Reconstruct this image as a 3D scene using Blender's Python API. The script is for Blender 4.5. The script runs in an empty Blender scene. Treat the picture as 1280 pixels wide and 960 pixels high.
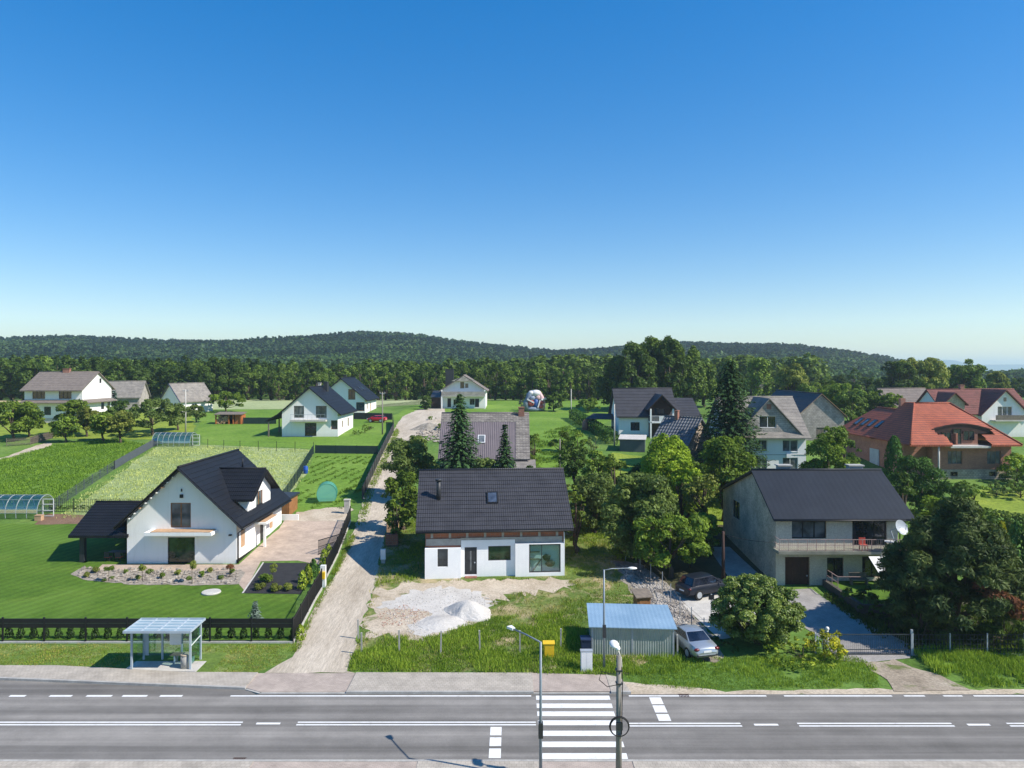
import bpy, bmesh, math, random
import numpy as np
from mathutils import Vector, Matrix
random.seed(11)
rng = np.random.default_rng(11)
R = math.radians
SC = bpy.context.scene
COL = SC.collection
# ------------------------------------------------------------------ lens and terrain (metres; camera 18 m up looking along +Y)
F, H, HX, HY = 889.0, 18.0, 640.0, 462.0
_cy = [-80, 40, 48, 60, 75, 100, 125, 160, 185, 205, 235, 280, 330, 700, 9000]
_cz = [0.0, 0.0, 0.05, 0.45, 1.6, 4.0, 6.0, 7.8, 8.7, 9.0, 8.2, 6.5, 5.5, 5.0, 5.0]
TY = np.concatenate([[-80.0], np.arange(20, 340, 4.0), [400, 700, 1500, 9000.0]])
_d = np.interp(TY[:, None] + np.linspace(-6, 6, 13)[None, :], _cy, _cz)
TZ = _d.mean(axis=1)
TZ[TY < 44] = 0.0
def tz(y):
    return float(np.interp(y, TY, TZ))
def G(px, py):
    """the ground point the photograph shows at a pixel"""
    k = (py - HY) / F
    a, b = 8.0, 320.0
    for _ in range(50):
        m = (a + b) / 2
        if H - k * m - tz(m) > 0: a = m
        else: b = m
    return Vector(((px - HX) / F * a, a, tz(a)))
def at(px, py, Y):
    return Vector(((px - HX) / F * Y, Y, H - (py - HY) / F * Y))
def gx(px, Y):
    return (px - HX) / F * Y

# ------------------------------------------------------------------ materials
def nt(name):
    m = bpy.data.materials.new(name); m.use_nodes = True
    t = m.node_tree
    return m, t, t.nodes, t.links, t.nodes['Principled BSDF']
def c4(c):
    return (c[0], c[1], c[2], 1.0)
def ramp(N, L, fac, stops):
    r = N.new('ShaderNodeValToRGB')
    e = r.color_ramp.elements
    while len(e) < len(stops): e.new(0.5)
    for q, (p, c) in zip(e, stops):
        q.position = p; q.color = c4(c)
    L.new(fac, r.inputs['Fac'])
    return r.outputs['Color']
def noise(N, L, vec, scale, detail=6, rough=0.6, dist=0.0):
    n = N.new('ShaderNodeTexNoise')
    n.inputs['Scale'].default_value = scale; n.inputs['Detail'].default_value = detail
    n.inputs['Roughness'].default_value = rough; n.inputs['Distortion'].default_value = dist
    if vec is not None: L.new(vec, n.inputs['Vector'])
    return n.outputs['Fac']
def mixc(N, L, fac, a, b, mode='MIX'):
    m = N.new('ShaderNodeMix'); m.data_type = 'RGBA'; m.blend_type = mode
    if isinstance(fac, (int, float)): m.inputs['Factor'].default_value = fac
    else: L.new(fac, m.inputs['Factor'])
    for s, v in ((6, a), (7, b)):
        if isinstance(v, tuple): m.inputs[s].default_value = c4(v)
        else: L.new(v, m.inputs[s])
    return m.outputs[2]
def mscale(N, L, vec, s, rot=0.0):
    m = N.new('ShaderNodeMapping'); m.inputs['Scale'].default_value = s
    m.inputs['Rotation'].default_value = (0, 0, rot)
    L.new(vec, m.inputs['Vector']); return m.outputs['Vector']
def bump(N, L, P, h, strength, dist=0.02):
    b = N.new('ShaderNodeBump'); b.inputs['Strength'].default_value = strength; b.inputs['Distance'].default_value = dist
    L.new(h, b.inputs['Height']); L.new(b.outputs['Normal'], P.inputs['Normal'])
def pm(name, c1, c2=None, scale=2.0, rough=0.8, bmp=0.0, bscale=None, metal=0.0, spec=0.4, fine=0.0, lo=0.35, hi=0.65):
    m, t, N, L, P = nt(name)
    co = N.new('ShaderNodeTexCoord').outputs['Object']
    c2 = c2 or tuple(x * 0.82 for x in c1)
    n = noise(N, L, co, scale, 8, 0.65)
    col = ramp(N, L, n, [(lo, c2), (hi, c1)])
    if fine:
        f = noise(N, L, co, scale * 14, 3, 0.7)
        col = mixc(N, L, fine, col, ramp(N, L, f, [(0.3, (0.0, 0.0, 0.0)), (0.7, (1, 1, 1))]), 'OVERLAY')
    L.new(col, P.inputs['Base Color'])
    P.inputs['Roughness'].default_value = rough; P.inputs['Metallic'].default_value = metal
    P.inputs['Specular IOR Level'].default_value = spec
    if bmp:
        bump(N, L, P, noise(N, L, co, bscale or scale * 8, 6, 0.7), bmp)
    return m
def ribbed(name, c1, c2, axis, freq, rough=0.5, strength=0.6, metal=0.0, scale=1.5, spec=0.4, dist=0.03):
    """sheet metal or boards: a wave along one local axis as relief"""
    m, t, N, L, P = nt(name)
    co = N.new('ShaderNodeTexCoord').outputs['Object']
    n = noise(N, L, co, scale, 8, 0.65)
    col = ramp(N, L, n, [(0.35, c2), (0.65, c1)])
    w = N.new('ShaderNodeTexWave'); w.wave_type = 'BANDS'; w.bands_direction = axis; w.inputs['Scale'].default_value = freq
    L.new(co, w.inputs['Vector'])
    L.new(col, P.inputs['Base Color'])
    P.inputs['Roughness'].default_value = rough; P.inputs['Metallic'].default_value = metal; P.inputs['Specular IOR Level'].default_value = spec
    bump(N, L, P, w.outputs['Fac'], strength, dist)
    return m
def brick(name, c1, c2, mortar, scale=1.0, w=0.26, h=0.085, ms=0.008, vec_rot=None, rough=0.85, var=0.5, vertical=True):
    m, t, N, L, P = nt(name)
    co = N.new('ShaderNodeTexCoord').outputs['Object']
    sx = N.new('ShaderNodeSeparateXYZ'); L.new(co, sx.inputs[0])
    cx = N.new('ShaderNodeCombineXYZ')
    if vertical:
        a = N.new('ShaderNodeMath'); a.operation = 'ADD'; L.new(sx.outputs[0], a.inputs[0]); L.new(sx.outputs[1], a.inputs[1])
        L.new(a.outputs[0], cx.inputs[0]); L.new(sx.outputs[2], cx.inputs[1])
    else:
        L.new(sx.outputs[0], cx.inputs[0]); L.new(sx.outputs[1], cx.inputs[1])
    b = N.new('ShaderNodeTexBrick')
    b.inputs['Color1'].default_value = c4(c1); b.inputs['Color2'].default_value = c4(c2); b.inputs['Mortar'].default_value = c4(mortar)
    b.inputs['Scale'].default_value = scale; b.inputs['Brick Width'].default_value = w; b.inputs['Row Height'].default_value = h
    b.inputs['Mortar Size'].default_value = ms; b.inputs['Bias'].default_value = 0.0
    L.new(cx.outputs[0], b.inputs['Vector'])
    n = noise(N, L, co, 0.8, 8, 0.7)
    col = mixc(N, L, var, b.outputs['Color'], ramp(N, L, n, [(0.3, (0.25, 0.25, 0.25)), (0.7, (0.75, 0.75, 0.75))]), 'OVERLAY')
    L.new(col, P.inputs['Base Color']); P.inputs['Roughness'].default_value = rough
    return m
def ground_mat(name, stops, scale=0.35, fine=3.0, fmix=0.5, rough=0.95, bmp=0.5, stretch=(1, 1, 1), rot=0.0, second=None, s2=0.06, spec=0.15, mow=0.0):
    """soil and turf: broad patches + fine grain in world metres"""
    m, t, N, L, P = nt(name)
    g = N.new('ShaderNodeNewGeometry').outputs['Position']
    v = mscale(N, L, g, stretch, rot)
    n1 = noise(N, L, v, scale, 10, 0.68, 0.4)
    col = ramp(N, L, n1, stops)
    f = noise(N, L, v, fine, 6, 0.75)
    col = mixc(N, L, fmix, col, ramp(N, L, f, [(0.32, (0.12, 0.12, 0.12)), (0.68, (0.88, 0.88, 0.88))]), 'OVERLAY')
    if second:
        n2 = noise(N, L, g, s2, 7, 0.62, 0.6)
        col = mixc(N, L, ramp(N, L, n2, [(second[1], (0, 0, 0)), (second[2], (1, 1, 1))]), col, second[0])
    L.new(col, P.inputs['Base Color']); P.inputs['Roughness'].default_value = rough
    P.inputs['Specular IOR Level'].default_value = spec
    if mow:
        w = N.new('ShaderNodeTexWave'); w.wave_type = 'BANDS'; w.bands_direction = 'X'; w.inputs['Scale'].default_value = 0.33; w.inputs['Distortion'].default_value = 2.5; w.inputs['Detail'].default_value = 3; w.inputs['Detail Scale'].default_value = 0.4
        L.new(mscale(N, L, g, (1, 1, 1), mow), w.inputs['Vector'])
        col = mixc(N, L, 0.16, col, ramp(N, L, w.outputs['Fac'], [(0.3, (0.25, 0.25, 0.25)), (0.7, (0.75, 0.75, 0.75))]), 'OVERLAY'); L.new(col, P.inputs['Base Color'])
    if bmp: bump(N, L, P, f, bmp, 0.08)
    return m
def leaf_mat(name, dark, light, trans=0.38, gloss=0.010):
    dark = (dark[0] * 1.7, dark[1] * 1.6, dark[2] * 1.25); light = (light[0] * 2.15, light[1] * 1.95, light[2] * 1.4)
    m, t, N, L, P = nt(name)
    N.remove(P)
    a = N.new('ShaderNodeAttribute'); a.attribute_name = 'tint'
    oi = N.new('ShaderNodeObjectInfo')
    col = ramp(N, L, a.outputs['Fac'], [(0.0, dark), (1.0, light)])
    hs = N.new('ShaderNodeHueSaturation'); L.new(col, hs.inputs['Color'])
    mr = N.new('ShaderNodeMapRange'); mr.inputs['To Min'].default_value = 0.78; mr.inputs['To Max'].default_value = 1.2
    L.new(oi.outputs['Random'], mr.inputs['Value']); L.new(mr.outputs[0], hs.inputs['Value'])
    d = N.new('ShaderNodeBsdfDiffuse'); tr = N.new('ShaderNodeBsdfTranslucent'); gl = N.new('ShaderNodeBsdfGlossy')
    gl.inputs['Roughness'].default_value = 0.5; gl.inputs['Color'].default_value = (0.9, 0.95, 0.9, 1)
    L.new(hs.outputs[0], d.inputs['Color'])
    tc = mixc(N, L, 0.5, hs.outputs[0], (0.11, 0.16, 0.012)); L.new(tc, tr.inputs['Color'])
    m1 = N.new('ShaderNodeMixShader'); m1.inputs[0].default_value = trans
    L.new(d.outputs[0], m1.inputs[1]); L.new(tr.outputs[0], m1.inputs[2])
    m2 = N.new('ShaderNodeMixShader'); m2.inputs[0].default_value = gloss
    L.new(m1.outputs[0], m2.inputs[1]); L.new(gl.outputs[0], m2.inputs[2])
    L.new(m2.outputs[0], N['Material Output'].inputs['Surface'])
    return m
def glass_mat(name, col=(0.012, 0.016, 0.018), rough=0.04, spec=0.8):
    m, t, N, L, P = nt(name)
    co = N.new('ShaderNodeTexCoord').outputs['Object']
    n = noise(N, L, co, 0.9, 3, 0.5)
    L.new(ramp(N, L, n, [(0.4, col), (0.62, tuple(x * 2.6 + 0.004 for x in col))]), P.inputs['Base Color'])
    P.inputs['Roughness'].default_value = rough; P.inputs['Specular IOR Level'].default_value = spec
    return m
def clear_glass(name, tint=(0.75, 0.9, 0.88), mixf=0.25):
    m, t, N, L, P = nt(name)
    N.remove(P)
    tr = N.new('ShaderNodeBsdfTransparent'); tr.inputs['Color'].default_value = c4(tint)
    gl = N.new('ShaderNodeBsdfGlossy'); gl.inputs['Roughness'].default_value = 0.06
    mx = N.new('ShaderNodeMixShader'); mx.inputs[0].default_value = mixf
    L.new(tr.outputs[0], mx.inputs[1]); L.new(gl.outputs[0], mx.inputs[2]); L.new(mx.outputs[0], N['Material Output'].inputs['Surface'])
    return m

M = {}
def plaster(name, c, dirt, amt=0.28):
    m, t, N, L, P = nt(name)
    co = N.new('ShaderNodeTexCoord').outputs['Object']
    n = noise(N, L, mscale(N, L, co, (1.6, 1.6, 0.14)), 1.4, 8, 0.7)       # rain streaks
    n2 = noise(N, L, co, 0.6, 8, 0.7)
    sx = N.new('ShaderNodeSeparateXYZ'); L.new(co, sx.inputs[0])
    mr = N.new('ShaderNodeMapRange'); mr.inputs['From Min'].default_value = 0.0; mr.inputs['From Max'].default_value = 0.8; mr.inputs['To Min'].default_value = 0.75; mr.inputs['To Max'].default_value = 0.0; mr.clamp = True
    L.new(sx.outputs[2], mr.inputs['Value'])                                # splash dirt on the lowest courses
    mu = N.new('ShaderNodeMath'); mu.operation = 'MULTIPLY'; L.new(mr.outputs[0], mu.inputs[0]); L.new(n2, mu.inputs[1])
    col = mixc(N, L, ramp(N, L, n, [(0.52, (0, 0, 0)), (0.78, (amt, amt, amt))]), c, dirt)
    col = mixc(N, L, mu.outputs[0], col, dirt)
    L.new(col, P.inputs['Base Color']); P.inputs['Roughness'].default_value = 0.9; P.inputs['Specular IOR Level'].default_value = 0.3
    bump(N, L, P, noise(N, L, co, 30, 5, 0.7), 0.15)
    return m
M['white'] = plaster('white_render', (0.84, 0.835, 0.81), (0.52, 0.49, 0.43))
M['white_raw'] = ribbed('white_insulation', (0.9, 0.9, 0.9), (0.82, 0.83, 0.84), 'X', 1.0, 0.9, 0.05, 0, 0.8)
M['cream'] = pm('cream_render', (0.62, 0.56, 0.45), (0.5, 0.45, 0.37), 0.6, 0.9, 0.2, 25, fine=0.2)
M['bluewall'] = pm('pale_blue_render', (0.84, 0.83, 0.84), (0.76, 0.76, 0.77), 0.5, 0.9, 0.15, 25)
M['greywall'] = pm('weathered_cement', (0.56, 0.46, 0.345), (0.33, 0.275, 0.205), 0.6, 0.95, 0.3, 12, fine=0.35)
M['darkstone'] = pm('dark_stone', (0.10, 0.09, 0.075), (0.06, 0.055, 0.048), 1.2, 0.95, 0.4, 8)
M['balcfloor'] = pm('mossy_balcony_slab', (0.27, 0.27, 0.215), (0.17, 0.175, 0.14), 1.0, 0.9, 0.2, 15)
M['concrete'] = pm('concrete', (0.42, 0.41, 0.38), (0.30, 0.29, 0.27), 1.5, 0.9, 0.2, 20, fine=0.2)
M['palecon'] = pm('pale_concrete', (0.55, 0.53, 0.48), (0.42, 0.40, 0.37), 1.2, 0.9, 0.2, 20, fine=0.2)
M['black_roof'] = ribbed('black_metal_tile', (0.012, 0.013, 0.017), (0.008, 0.009, 0.012), 'Y', 1.6, 0.55, 0.5, 0.0, 0.7, 0.25)
M['slate_roof'] = ribbed('graphite_metal_tile', (0.046, 0.046, 0.054), (0.032, 0.032, 0.038), 'X', 1.7, 0.55, 0.5, 0.0, 0.9, 0.3)
M['dark_roof'] = ribbed('dark_seam_metal', (0.017, 0.022, 0.032), (0.012, 0.016, 0.024), 'X', 0.7, 0.55, 0.10, 0.0, 0.35, 0.25)
M['purple_roof'] = ribbed('mauve_trapeze_metal', (0.165, 0.135, 0.145), (0.12, 0.10, 0.11), 'X', 1.25, 0.55, 0.9, 0.0, 0.5)
M['old_tile'] = brick('old_cement_tile', (0.27, 0.245, 0.215), (0.18, 0.16, 0.145), (0.09, 0.08, 0.075), 1, 0.4, 0.22, 0.02, None, 0.9, 0.7)
M['brown_roof'] = pm('grey_brown_tile', (0.21, 0.175, 0.15), (0.15, 0.125, 0.11), 1.5, 0.85, 0.4, 9, fine=0.3)
M['grey_roof'] = pm('grey_asbestos_sheet', (0.27, 0.245, 0.215), (0.17, 0.155, 0.14), 1.1, 0.9, 0.4, 8, fine=0.4)
M['red_roof'] = brick('red_clay_tile', (0.40, 0.092, 0.034), (0.31, 0.068, 0.027), (0.13, 0.032, 0.022), 1, 0.32, 0.26, 0.03, None, 0.75, 0.5)
M['maroon_roof'] = brick('maroon_tile', (0.20, 0.062, 0.05), (0.15, 0.046, 0.038), (0.08, 0.025, 0.02), 1, 0.34, 0.28, 0.03, None, 0.8, 0.6)
M['brick'] = brick('red_brick', (0.36, 0.14, 0.085), (0.27, 0.10, 0.065), (0.30, 0.24, 0.20), 1, 0.26, 0.085, 0.008)
M['hollow'] = brick('clay_block', (0.36, 0.13, 0.07), (0.29, 0.105, 0.06), (0.25, 0.19, 0.16), 1, 0.38, 0.24, 0.012)
M['stone'] = brick('rough_stone', (0.46, 0.38, 0.29), (0.31, 0.25, 0.20), (0.22, 0.19, 0.16), 1, 0.42, 0.24, 0.03, None, 0.95, 0.8)
M['gstone'] = brick('grey_shingle_wall', (0.42, 0.38, 0.335), (0.32, 0.29, 0.26), (0.20, 0.18, 0.165), 1, 0.5, 0.28, 0.02, None, 0.95, 0.7)
M['wood'] = pm('warm_wood', (0.34, 0.16, 0.06), (0.22, 0.095, 0.035), 2.5, 0.7, 0.2, 30)
M['palewood'] = pm('raw_timber', (0.55, 0.36, 0.22), (0.42, 0.26, 0.15), 2.5, 0.8)
M['orangewood'] = pm('orange_stained_wood', (0.45, 0.14, 0.035), (0.33, 0.10, 0.028), 3, 0.7)
M['darkwood'] = ribbed('dark_brown_boards', (0.060, 0.026, 0.018), (0.035, 0.016, 0.012), 'X', 2.2, 0.6, 0.6)
M['greywood'] = pm('weathered_wood', (0.22, 0.18, 0.14), (0.13, 0.11, 0.09), 3, 0.9, 0.3, 20)
M['black'] = pm('black_metal', (0.012, 0.012, 0.013), (0.008, 0.008, 0.009), 2, 0.5)
M['anthracite'] = pm('anthracite', (0.035, 0.037, 0.04), (0.025, 0.026, 0.03), 2, 0.5)
M['steel'] = pm('galvanised_steel', (0.42, 0.45, 0.48), (0.34, 0.37, 0.40), 3, 0.5, metal=0.2)
M['shelter'] = pm('shelter_grey_paint', (0.40, 0.47, 0.52), (0.34, 0.40, 0.45), 2, 0.45)
M['whitepl'] = pm('white_plastic', (0.78, 0.78, 0.78), (0.7, 0.71, 0.72), 2, 0.4)
M['whitepaint'] = pm('white_paint', (0.8, 0.8, 0.78), (0.68, 0.68, 0.66), 3, 0.6)
M['yellow'] = pm('yellow_plastic', (0.75, 0.50, 0.02), (0.66, 0.42, 0.02), 4, 0.45)
M['navy'] = pm('navy_plastic', (0.02, 0.035, 0.085), (0.015, 0.025, 0.06), 3, 0.5)
M['blue'] = pm('blue_plastic', (0.02, 0.09, 0.42), (0.015, 0.07, 0.33), 3, 0.4)
M['green_net'] = pm('green_plastic', (0.06, 0.33, 0.24), (0.04, 0.24, 0.17), 5, 0.5)
M['greenmesh'] = pm('dark_green_netting', (0.018, 0.045, 0.038), (0.012, 0.03, 0.026), 3, 0.8)
M['greymesh'] = pm('grey_windscreen_netting', (0.085, 0.10, 0.115), (0.065, 0.078, 0.09), 3, 0.8)
M['bluesheet'] = ribbed('pale_blue_sheet_roof', (0.30, 0.44, 0.56), (0.23, 0.36, 0.48), 'X', 1.2, 0.42, 0.2, 0.2, 0.5)
M['zinc'] = ribbed('corrugated_zinc', (0.40, 0.44, 0.43), (0.28, 0.32, 0.31), 'X', 2.1, 0.42, 0.9, 0.35, 0.9)
M['zincy'] = ribbed('corrugated_zinc_side', (0.40, 0.44, 0.43), (0.28, 0.32, 0.31), 'Y', 2.1, 0.42, 0.9, 0.35, 0.9)
M['darkzinc'] = ribbed('dark_garage_sheet', (0.11, 0.135, 0.15), (0.08, 0.10, 0.115), 'X', 2.0, 0.5, 0.8, 0.1, 0.9)
M['glass'] = glass_mat('window_glass')
M['glass_lt'] = glass_mat('curtained_glass', (0.055, 0.062, 0.066), 0.06)
M['glass_gr'] = glass_mat('painted_reflection_glass', (0.012, 0.026, 0.014), 0.03)  # green reflection of the garden put into the base colour
M['bigglass'] = clear_glass('corner_glazing', (0.80, 0.92, 0.90), 0.12)
M['shelterglass'] = clear_glass('shelter_glazing', (0.72, 0.86, 0.84), 0.14)
M['polyc'] = clear_glass('polycarbonate', (0.62, 0.74, 0.82), 0.34)
M['carglass'] = glass_mat('car_glass', (0.006, 0.008, 0.014), 0.03, 0.9)
M['silver'] = pm('silver_paint', (0.42, 0.46, 0.50), (0.40, 0.44, 0.48), 1, 0.28, metal=0.55, spec=0.6)
M['carblack'] = pm('dark_blue_paint', (0.010, 0.013, 0.024), (0.008, 0.010, 0.018), 1, 0.35, spec=0.4)
M['carred'] = pm('red_paint', (0.50, 0.015, 0.03), (0.42, 0.012, 0.02), 1, 0.3, spec=0.6)
M['red'] = pm('faded_red_plastic', (0.50, 0.07, 0.045), (0.38, 0.055, 0.035), 3, 0.6)
M['rubber'] = pm('rubber', (0.012, 0.012, 0.012), (0.009, 0.009, 0.009), 3, 0.8)
M['taillight'] = pm('tail_light_plastic', (0.14, 0.010, 0.014), (0.09, 0.008, 0.01), 3, 0.25)
M['bark'] = pm('bark', (0.115, 0.085, 0.06), (0.06, 0.045, 0.034), 4, 0.95, 0.5, 12)
M['birchbark'] = pm('birch_bark', (0.45, 0.44, 0.40), (0.2, 0.19, 0.17), 4, 0.9)
M['lampsteel'] = pm('lamp_post_steel', (0.24, 0.28, 0.32), (0.19, 0.225, 0.26), 3, 0.5, metal=0.2)
M['polecon'] = pm('weathered_pole_concrete', (0.27, 0.25, 0.22), (0.20, 0.18, 0.16), 2, 0.9, 0.2, 15)
M['rust'] = pm('rust_brown_paint', (0.06, 0.028, 0.022), (0.04, 0.02, 0.016), 3, 0.8)
# foliage
M['lf_mid'] = leaf_mat('leaf_mid', (0.038, 0.076, 0.012), (0.112, 0.176, 0.028))
M['lf_dark'] = leaf_mat('leaf_dark', (0.018, 0.042, 0.011), (0.056, 0.098, 0.022))
M['lf_blue'] = leaf_mat('leaf_bluish', (0.042, 0.074, 0.024), (0.112, 0.164, 0.052))
M['lf_lime'] = leaf_mat('leaf_lime', (0.075, 0.14, 0.012), (0.185, 0.27, 0.026), 0.45)
M['lf_olive'] = leaf_mat('leaf_olive', (0.05, 0.078, 0.018), (0.165, 0.20, 0.052))
M['lf_bright'] = leaf_mat('leaf_broad_bright', (0.042, 0.088, 0.016), (0.165, 0.235, 0.055), 0.35, 0.03)
M['lf_spruce'] = leaf_mat('needle_spruce', (0.010, 0.028, 0.014), (0.028, 0.062, 0.028), 0.12)
M['lf_pine'] = leaf_mat('needle_pine', (0.011, 0.024, 0.010), (0.045, 0.066, 0.024), 0.15)
M['lf_silver'] = leaf_mat('needle_blue_spruce', (0.04, 0.068, 0.072), (0.10, 0.145, 0.16), 0.12)
M['lf_thuja'] = leaf_mat('thuja', (0.014, 0.042, 0.012), (0.045, 0.105, 0.022), 0.15)
M['lf_thdark'] = leaf_mat('dark_thuja', (0.004, 0.011, 0.004), (0.013, 0.030, 0.009), 0.1)
M['lf_gold'] = leaf_mat('golden_conifer', (0.10, 0.125, 0.011), (0.34, 0.35, 0.03), 0.25)
M['lf_yel'] = leaf_mat('yellow_green_shrub', (0.07, 0.12, 0.015), (0.19, 0.25, 0.03), 0.3)
M['lf_dead'] = leaf_mat('dead_needles', (0.05, 0.020, 0.012), (0.12, 0.052, 0.034), 0.2)
M['lf_wood'] = leaf_mat('woodland_leaf', (0.030, 0.062, 0.014), (0.100, 0.158, 0.034), 0.25)
M['lf_far'] = leaf_mat('far_woodland_leaf', (0.012, 0.034, 0.016), (0.054, 0.100, 0.034), 0.2)
M['gr_lush'] = leaf_mat('lush_grass_blades', (0.085, 0.155, 0.018), (0.20, 0.29, 0.045), 0.4)
M['gr_dry'] = leaf_mat('dry_grass_blades', (0.13, 0.15, 0.04), (0.28, 0.27, 0.11), 0.35)
M['gr_mead'] = leaf_mat('pale_meadow_blades', (0.24, 0.31, 0.12), (0.42, 0.48, 0.24), 0.4)
M['gr_crop'] = leaf_mat('crop_leaves', (0.060, 0.125, 0.016), (0.125, 0.215, 0.034), 0.4)
# ground
M['g_grass'] = ground_mat('rough_grass', [(0.34, (0.065, 0.125, 0.022)), (0.5, (0.10, 0.185, 0.034)), (0.68, (0.155, 0.235, 0.05))], 0.12, 2.6, 0.45)
M['g_lawn'] = ground_mat('mown_lawn', [(0.3, (0.056, 0.118, 0.012)), (0.5, (0.076, 0.146, 0.016)), (0.7, (0.104, 0.174, 0.023))], 0.14, 3.2, 0.42, stretch=(1, 2.0, 1), bmp=0.5, mow=0.5, second=((0.115, 0.205, 0.032), 0.48, 0.72), s2=0.09)
M['g_verge'] = ground_mat('verge_turf', [(0.33, (0.085, 0.14, 0.028)), (0.52, (0.13, 0.20, 0.04)), (0.7, (0.22, 0.245, 0.085))], 0.5, 4.0, 0.45)
M['g_plot'] = ground_mat('patchy_plot_turf', [(0.36, (0.075, 0.13, 0.022)), (0.5, (0.125, 0.18, 0.04)), (0.62, (0.24, 0.22, 0.09))], 0.3, 4.0, 0.5, second=((0.40, 0.32, 0.19), 0.50, 0.62), s2=0.33)
M['g_meadow'] = ground_mat('pale_meadow', [(0.32, (0.19, 0.25, 0.09)), (0.5, (0.27, 0.33, 0.145)), (0.68, (0.34, 0.39, 0.20))], 0.09, 1.8, 0.35, stretch=(1, 0.7, 1), rot=0.5)
M['g_crop'] = ground_mat('crop_rows', [(0.3, (0.085, 0.16, 0.022)), (0.5, (0.12, 0.21, 0.032)), (0.7, (0.16, 0.255, 0.05))], 0.3, 2.5, 0.5)
M['g_field'] = ground_mat('far_pale_field', [(0.3, (0.25, 0.30, 0.14)), (0.5, (0.33, 0.38, 0.19)), (0.7, (0.40, 0.43, 0.25))], 0.05, 1.0, 0.25)
M['g_stubble'] = ground_mat('straw_field', [(0.3, (0.36, 0.30, 0.15)), (0.7, (0.46, 0.40, 0.21))], 0.05, 1.0, 0.3)
M['g_bright'] = ground_mat('bright_garden_grass', [(0.32, (0.095, 0.185, 0.022)), (0.5, (0.13, 0.23, 0.03)), (0.7, (0.18, 0.275, 0.05))], 0.11, 2.2, 0.4)
M['g_yel'] = ground_mat('yellow_green_grass', [(0.32, (0.14, 0.20, 0.022)), (0.6, (0.23, 0.29, 0.04))], 0.3, 2.5, 0.45)  # yellower green than the garden grass
M['g_lane'] = ground_mat('gravel_lane', [(0.3, (0.33, 0.28, 0.215)), (0.5, (0.45, 0.39, 0.31)), (0.7, (0.55, 0.485, 0.395))], 0.55, 7.0, 0.3, stretch=(1, 0.16, 1), rot=-0.09, bmp=0.5)
M['g_sand'] = ground_mat('sandy_soil', [(0.3, (0.34, 0.28, 0.20)), (0.5, (0.46, 0.39, 0.30)), (0.7, (0.55, 0.48, 0.38))], 0.5, 6.0, 0.4, second=((0.13, 0.16, 0.045), 0.60, 0.68), s2=0.45)
M['g_white'] = ground_mat('white_aggregate', [(0.3, (0.42, 0.395, 0.36)), (0.6, (0.54, 0.515, 0.475))], 0.4, 9.0, 0.2, bmp=0.35)
M['g_stony'] = ground_mat('stony_track', [(0.3, (0.19, 0.165, 0.135)), (0.5, (0.30, 0.27, 0.225)), (0.7, (0.40, 0.37, 0.32))], 0.9, 7.0, 0.5, bmp=0.8)
M['g_mulch'] = pm('black_mulch_cloth', (0.028, 0.028, 0.03), (0.018, 0.018, 0.02), 2, 0.9, 0.4, 20)
M['g_soil'] = ground_mat('brown_soil', [(0.3, (0.14, 0.085, 0.055)), (0.7, (0.22, 0.14, 0.095))], 0.8, 6, 0.4)
M['g_gravel'] = ground_mat('bed_gravel', [(0.3, (0.21, 0.185, 0.155)), (0.6, (0.35, 0.31, 0.26))], 1.5, 9.0, 0.5, bmp=0.8)
M['asphalt'] = None
M['paver'] = brick('beige_pavers', (0.50, 0.39, 0.30), (0.42, 0.325, 0.255), (0.29, 0.235, 0.19), 1, 0.2, 0.1, 0.008, None, 0.9, 0.5, False)
M['gpaver'] = brick('grey_pavers', (0.33, 0.31, 0.29), (0.28, 0.265, 0.25), (0.19, 0.18, 0.17), 1, 0.2, 0.1, 0.008, None, 0.9, 0.5, False)
M['walk'] = brick('sidewalk_pavers', (0.42, 0.375, 0.315), (0.37, 0.33, 0.275), (0.27, 0.24, 0.20), 1, 0.22, 0.22, 0.010, None, 0.9, 0.5, False)
M['redpaver'] = brick('red_pavers', (0.42, 0.35, 0.295), (0.37, 0.305, 0.26), (0.28, 0.235, 0.20), 1, 0.2, 0.1, 0.008, None, 0.9, 0.5, False)
def asphalt():
    m, t, N, L, P = nt('asphalt')
    g = N.new('ShaderNodeNewGeometry').outputs['Position']
    n1 = noise(N, L, mscale(N, L, g, (0.02, 1, 1)), 0.9, 6, 0.55)          # worn wheel lanes run along the road
    col = ramp(N, L, n1, [(0.36, (0.132, 0.124, 0.113)), (0.5, (0.192, 0.181, 0.166)), (0.64, (0.262, 0.246, 0.224))])
    n2 = noise(N, L, g, 0.35, 8, 0.7)
    col = mixc(N, L, 0.3, col, ramp(N, L, n2, [(0.3, (0.2, 0.2, 0.2)), (0.7, (0.8, 0.8, 0.8))]), 'OVERLAY')
    n3 = noise(N, L, g, 30, 3, 0.8)
    col = mixc(N, L, 0.25, col, ramp(N, L, n3, [(0.3, (0.1, 0.1, 0.1)), (0.7, (0.9, 0.9, 0.9))]), 'OVERLAY')
    L.new(col, P.inputs['Base Color']); P.inputs['Roughness'].default_value = 0.85; P.inputs['Specular IOR Level'].default_value = 0.25
    bump(N, L, P, n3, 0.3, 0.01)
    return m
M['asphalt'] = asphalt()

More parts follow.
